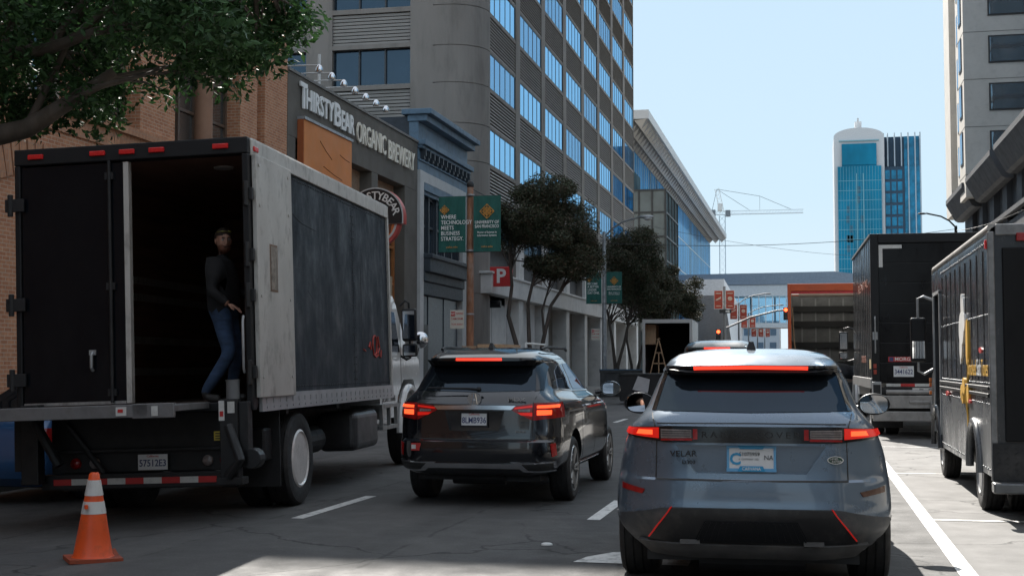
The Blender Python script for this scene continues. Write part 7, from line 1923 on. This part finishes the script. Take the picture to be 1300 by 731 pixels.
# ------------------------------------------------------------------ assemble
def build_all():
    build_ground()
    build_brick(); build_brewery(); build_bluegrey(); build_office(); build_convention(); build_bridge(); build_far(); build_right()
    car = build_velar(); build_driver(car)
    build_mdx()
    tr = build_left_truck(); bpy.context.view_layer.update(); build_worker(tr)
    build_step_van(); build_black_truck(); build_orange_truck(); build_pale_truck()
    build_cone(); build_street(); build_trees()
    t = plain_car('pickup_suv', 'dark suv with a lit brake bar stopped ahead of the slate blue crossover', 'suv', (-1.72,26,0), 0, paint('dark_olive_paint',(.03,.034,.036),.3,.3), 4.9, 1.95, 2.0, True)
    plain_car('parked_car', 'bright blue car parked at the left kerb behind the large box truck', 'car', (-9.05,13.6,-.07), R(1), paint('bright_blue_paint',(.02,.10,.26),.3,.3), 4.5, 1.78, 1.44, False, lights=False)
    w = plain_car('work_wagon', 'white wagon with timber on its roof rack hidden beyond the black suv', 'car', (-5.55,22.6,-.01), 0, M_cabwhite, 4.8, 1.86, 1.70, True, bar=False)
    mb = MB()
    for y in (1.0,1.9,2.6): mb.box(-.72,y,1.76,.72,y+.05,1.80); mb.box(-.70,y,1.60,-.66,y+.05,1.80); mb.box(.66,y,1.60,.70,y+.05,1.80)
    mb.tube([(.62,.9,1.80),(.62,.9,1.90),(.62,2.7,1.90),(.62,2.7,1.80)],.02,6); mb.build('roof_rack', M_white, w)
    mb = MB(); mb.cbox((-.05,1.7,1.845),(.5,1.4,.09)); mb.cbox((-.45,1.75,1.83),(.26,1.6,.05)); tag(mb.build('timber_stack', M_wood, None, loc=(-5.55,22.6,-.01)), 'short timber boards stacked on the roof rack of the white wagon', 'timber')
    for i,(x,y,c,lab,sd) in enumerate(((-3.6,100,(.5,.5,.5),'silver car waiting at the far junction in the left lane','a'),(-.6,128,(.03,.03,.035),'black car beyond the far junction','b'),(1.0,150,(.45,.05,.04),'red car beyond the far junction, partly behind the orange truck','c'),(-8.9,80,(.04,.06,.05),'dark green van-like car parked by the pavement trees','d'),(-2.4,170,(.6,.6,.6),'white car far down the street under the skybridge','e'))):
        plain_car('distant_car', lab, 'car', (x,y,-.0 if x>-5 else -.08), 0, paint('far_paint_'+sd, c, .3,.3), 4.6, 1.82, 1.5, i%2==0, group='cars down the street')

def light_and_camera():
    H = 1.52; f = 1700.
    yaw = math.atan((1025-650)/f); pit = math.atan((462-365.5)/f)
    cam = bpy.data.cameras.new('camera'); co = bpy.data.objects.new('camera', cam); COL.objects.link(co)
    cam.sensor_width = 36; cam.lens = 36*f/1300; cam.clip_end = 4000; cam.clip_start = .1
    co.location = (0,0,H); co.rotation_euler = (pi/2+pit, 0, yaw); S.camera = co
    az, el = R(15.5), R(37.5)
    d = Vector((-sin(az)*cos(el), cos(az)*cos(el), sin(el)))       # towards the sun
    su = bpy.data.lights.new('sun','SUN'); so = bpy.data.objects.new('sun', su); COL.objects.link(so)
    su.energy = SUN; su.angle = R(.53); su.color = (1,.945,.87); so.rotation_euler = d.to_track_quat('Z','Y').to_euler()
    w = bpy.data.worlds.new('World'); S.world = w; w.use_nodes = True; nt = w.node_tree
    bg = nt.nodes['Background']; sk = nt.nodes.new('ShaderNodeTexSky'); sk.sky_type = 'NISHITA'; sk.sun_disc = False
    sk.sun_elevation = el; sk.sun_rotation = -az; sk.air_density = 1.0; sk.dust_density = .6; sk.ozone_density = 1.2; sk.altitude = 30
    # even out the glow round the sun: cap it, then blend with a gradient brightened overhead, above the view, for fill
    cap = N(nt,'Mix', data_type='RGBA', blend_type='DARKEN'); cap.inputs[0].default_value = 1; nt.links.new(sk.outputs[0], cap.inputs[6]); cap.inputs[7].default_value = (*SKYCAP,1)
    tc = N(nt,'TexCoord'); sp = N(nt,'SeparateXYZ'); nt.links.new(tc.outputs['Generated'], sp.inputs[0])
    cr = N(nt,'ValToRGB'); nt.links.new(mapr(nt, sp.outputs[2], 0, .6, 0, 1), cr.inputs[0]); el_ = cr.color_ramp.elements
    while len(el_) < len(SKYRAMP): el_.new(.5)
    for e_, (p_, c_) in zip(el_, SKYRAMP): e_.position = p_; e_.color = (*c_,1)
    sc_ = N(nt,'Mix', data_type='RGBA', blend_type='MULTIPLY'); sc_.inputs[0].default_value = 1; nt.links.new(cr.outputs[0], sc_.inputs[6]); sc_.inputs[7].default_value = (SKYGAIN,)*3+(1,)
    nt.links.new(mixc(nt, .7, cap.outputs[2], sc_.outputs[2]), bg.inputs[0]); bg.inputs[1].default_value = SKY
    vs = S.view_settings; vs.view_transform = 'Standard'; vs.look = 'None'; vs.gamma = 1; vs.exposure = EXPO; vs.use_curve_mapping = False
    c = S.cycles; c.use_denoising = True; c.max_bounces = 7; c.diffuse_bounces = 3; c.glossy_bounces = 4; c.transmission_bounces = 4; c.transparent_max_bounces = 10
    c.caustics_reflective = False; c.caustics_refractive = False; c.sample_clamp_indirect = 6; c.use_adaptive_sampling = True; c.adaptive_threshold = .015
    try: c.denoiser = 'OPENIMAGEDENOISE'; c.denoising_input_passes = 'RGB_ALBEDO_NORMAL'
    except Exception: pass
SUN, SKY, EXPO = 3.8, .13, 1.55
SKYCAP = (2.3,2.7,3.1); SKYGAIN = 2.45
SKYRAMP = [(0,(.84,.95,1.0)),(.2,(.63,.86,1.0)),(.5,(.54,.78,1.0)),(.75,(.95,1.05,1.15)),(1,(1.2,1.24,1.26))]
build_all()
light_and_camera()
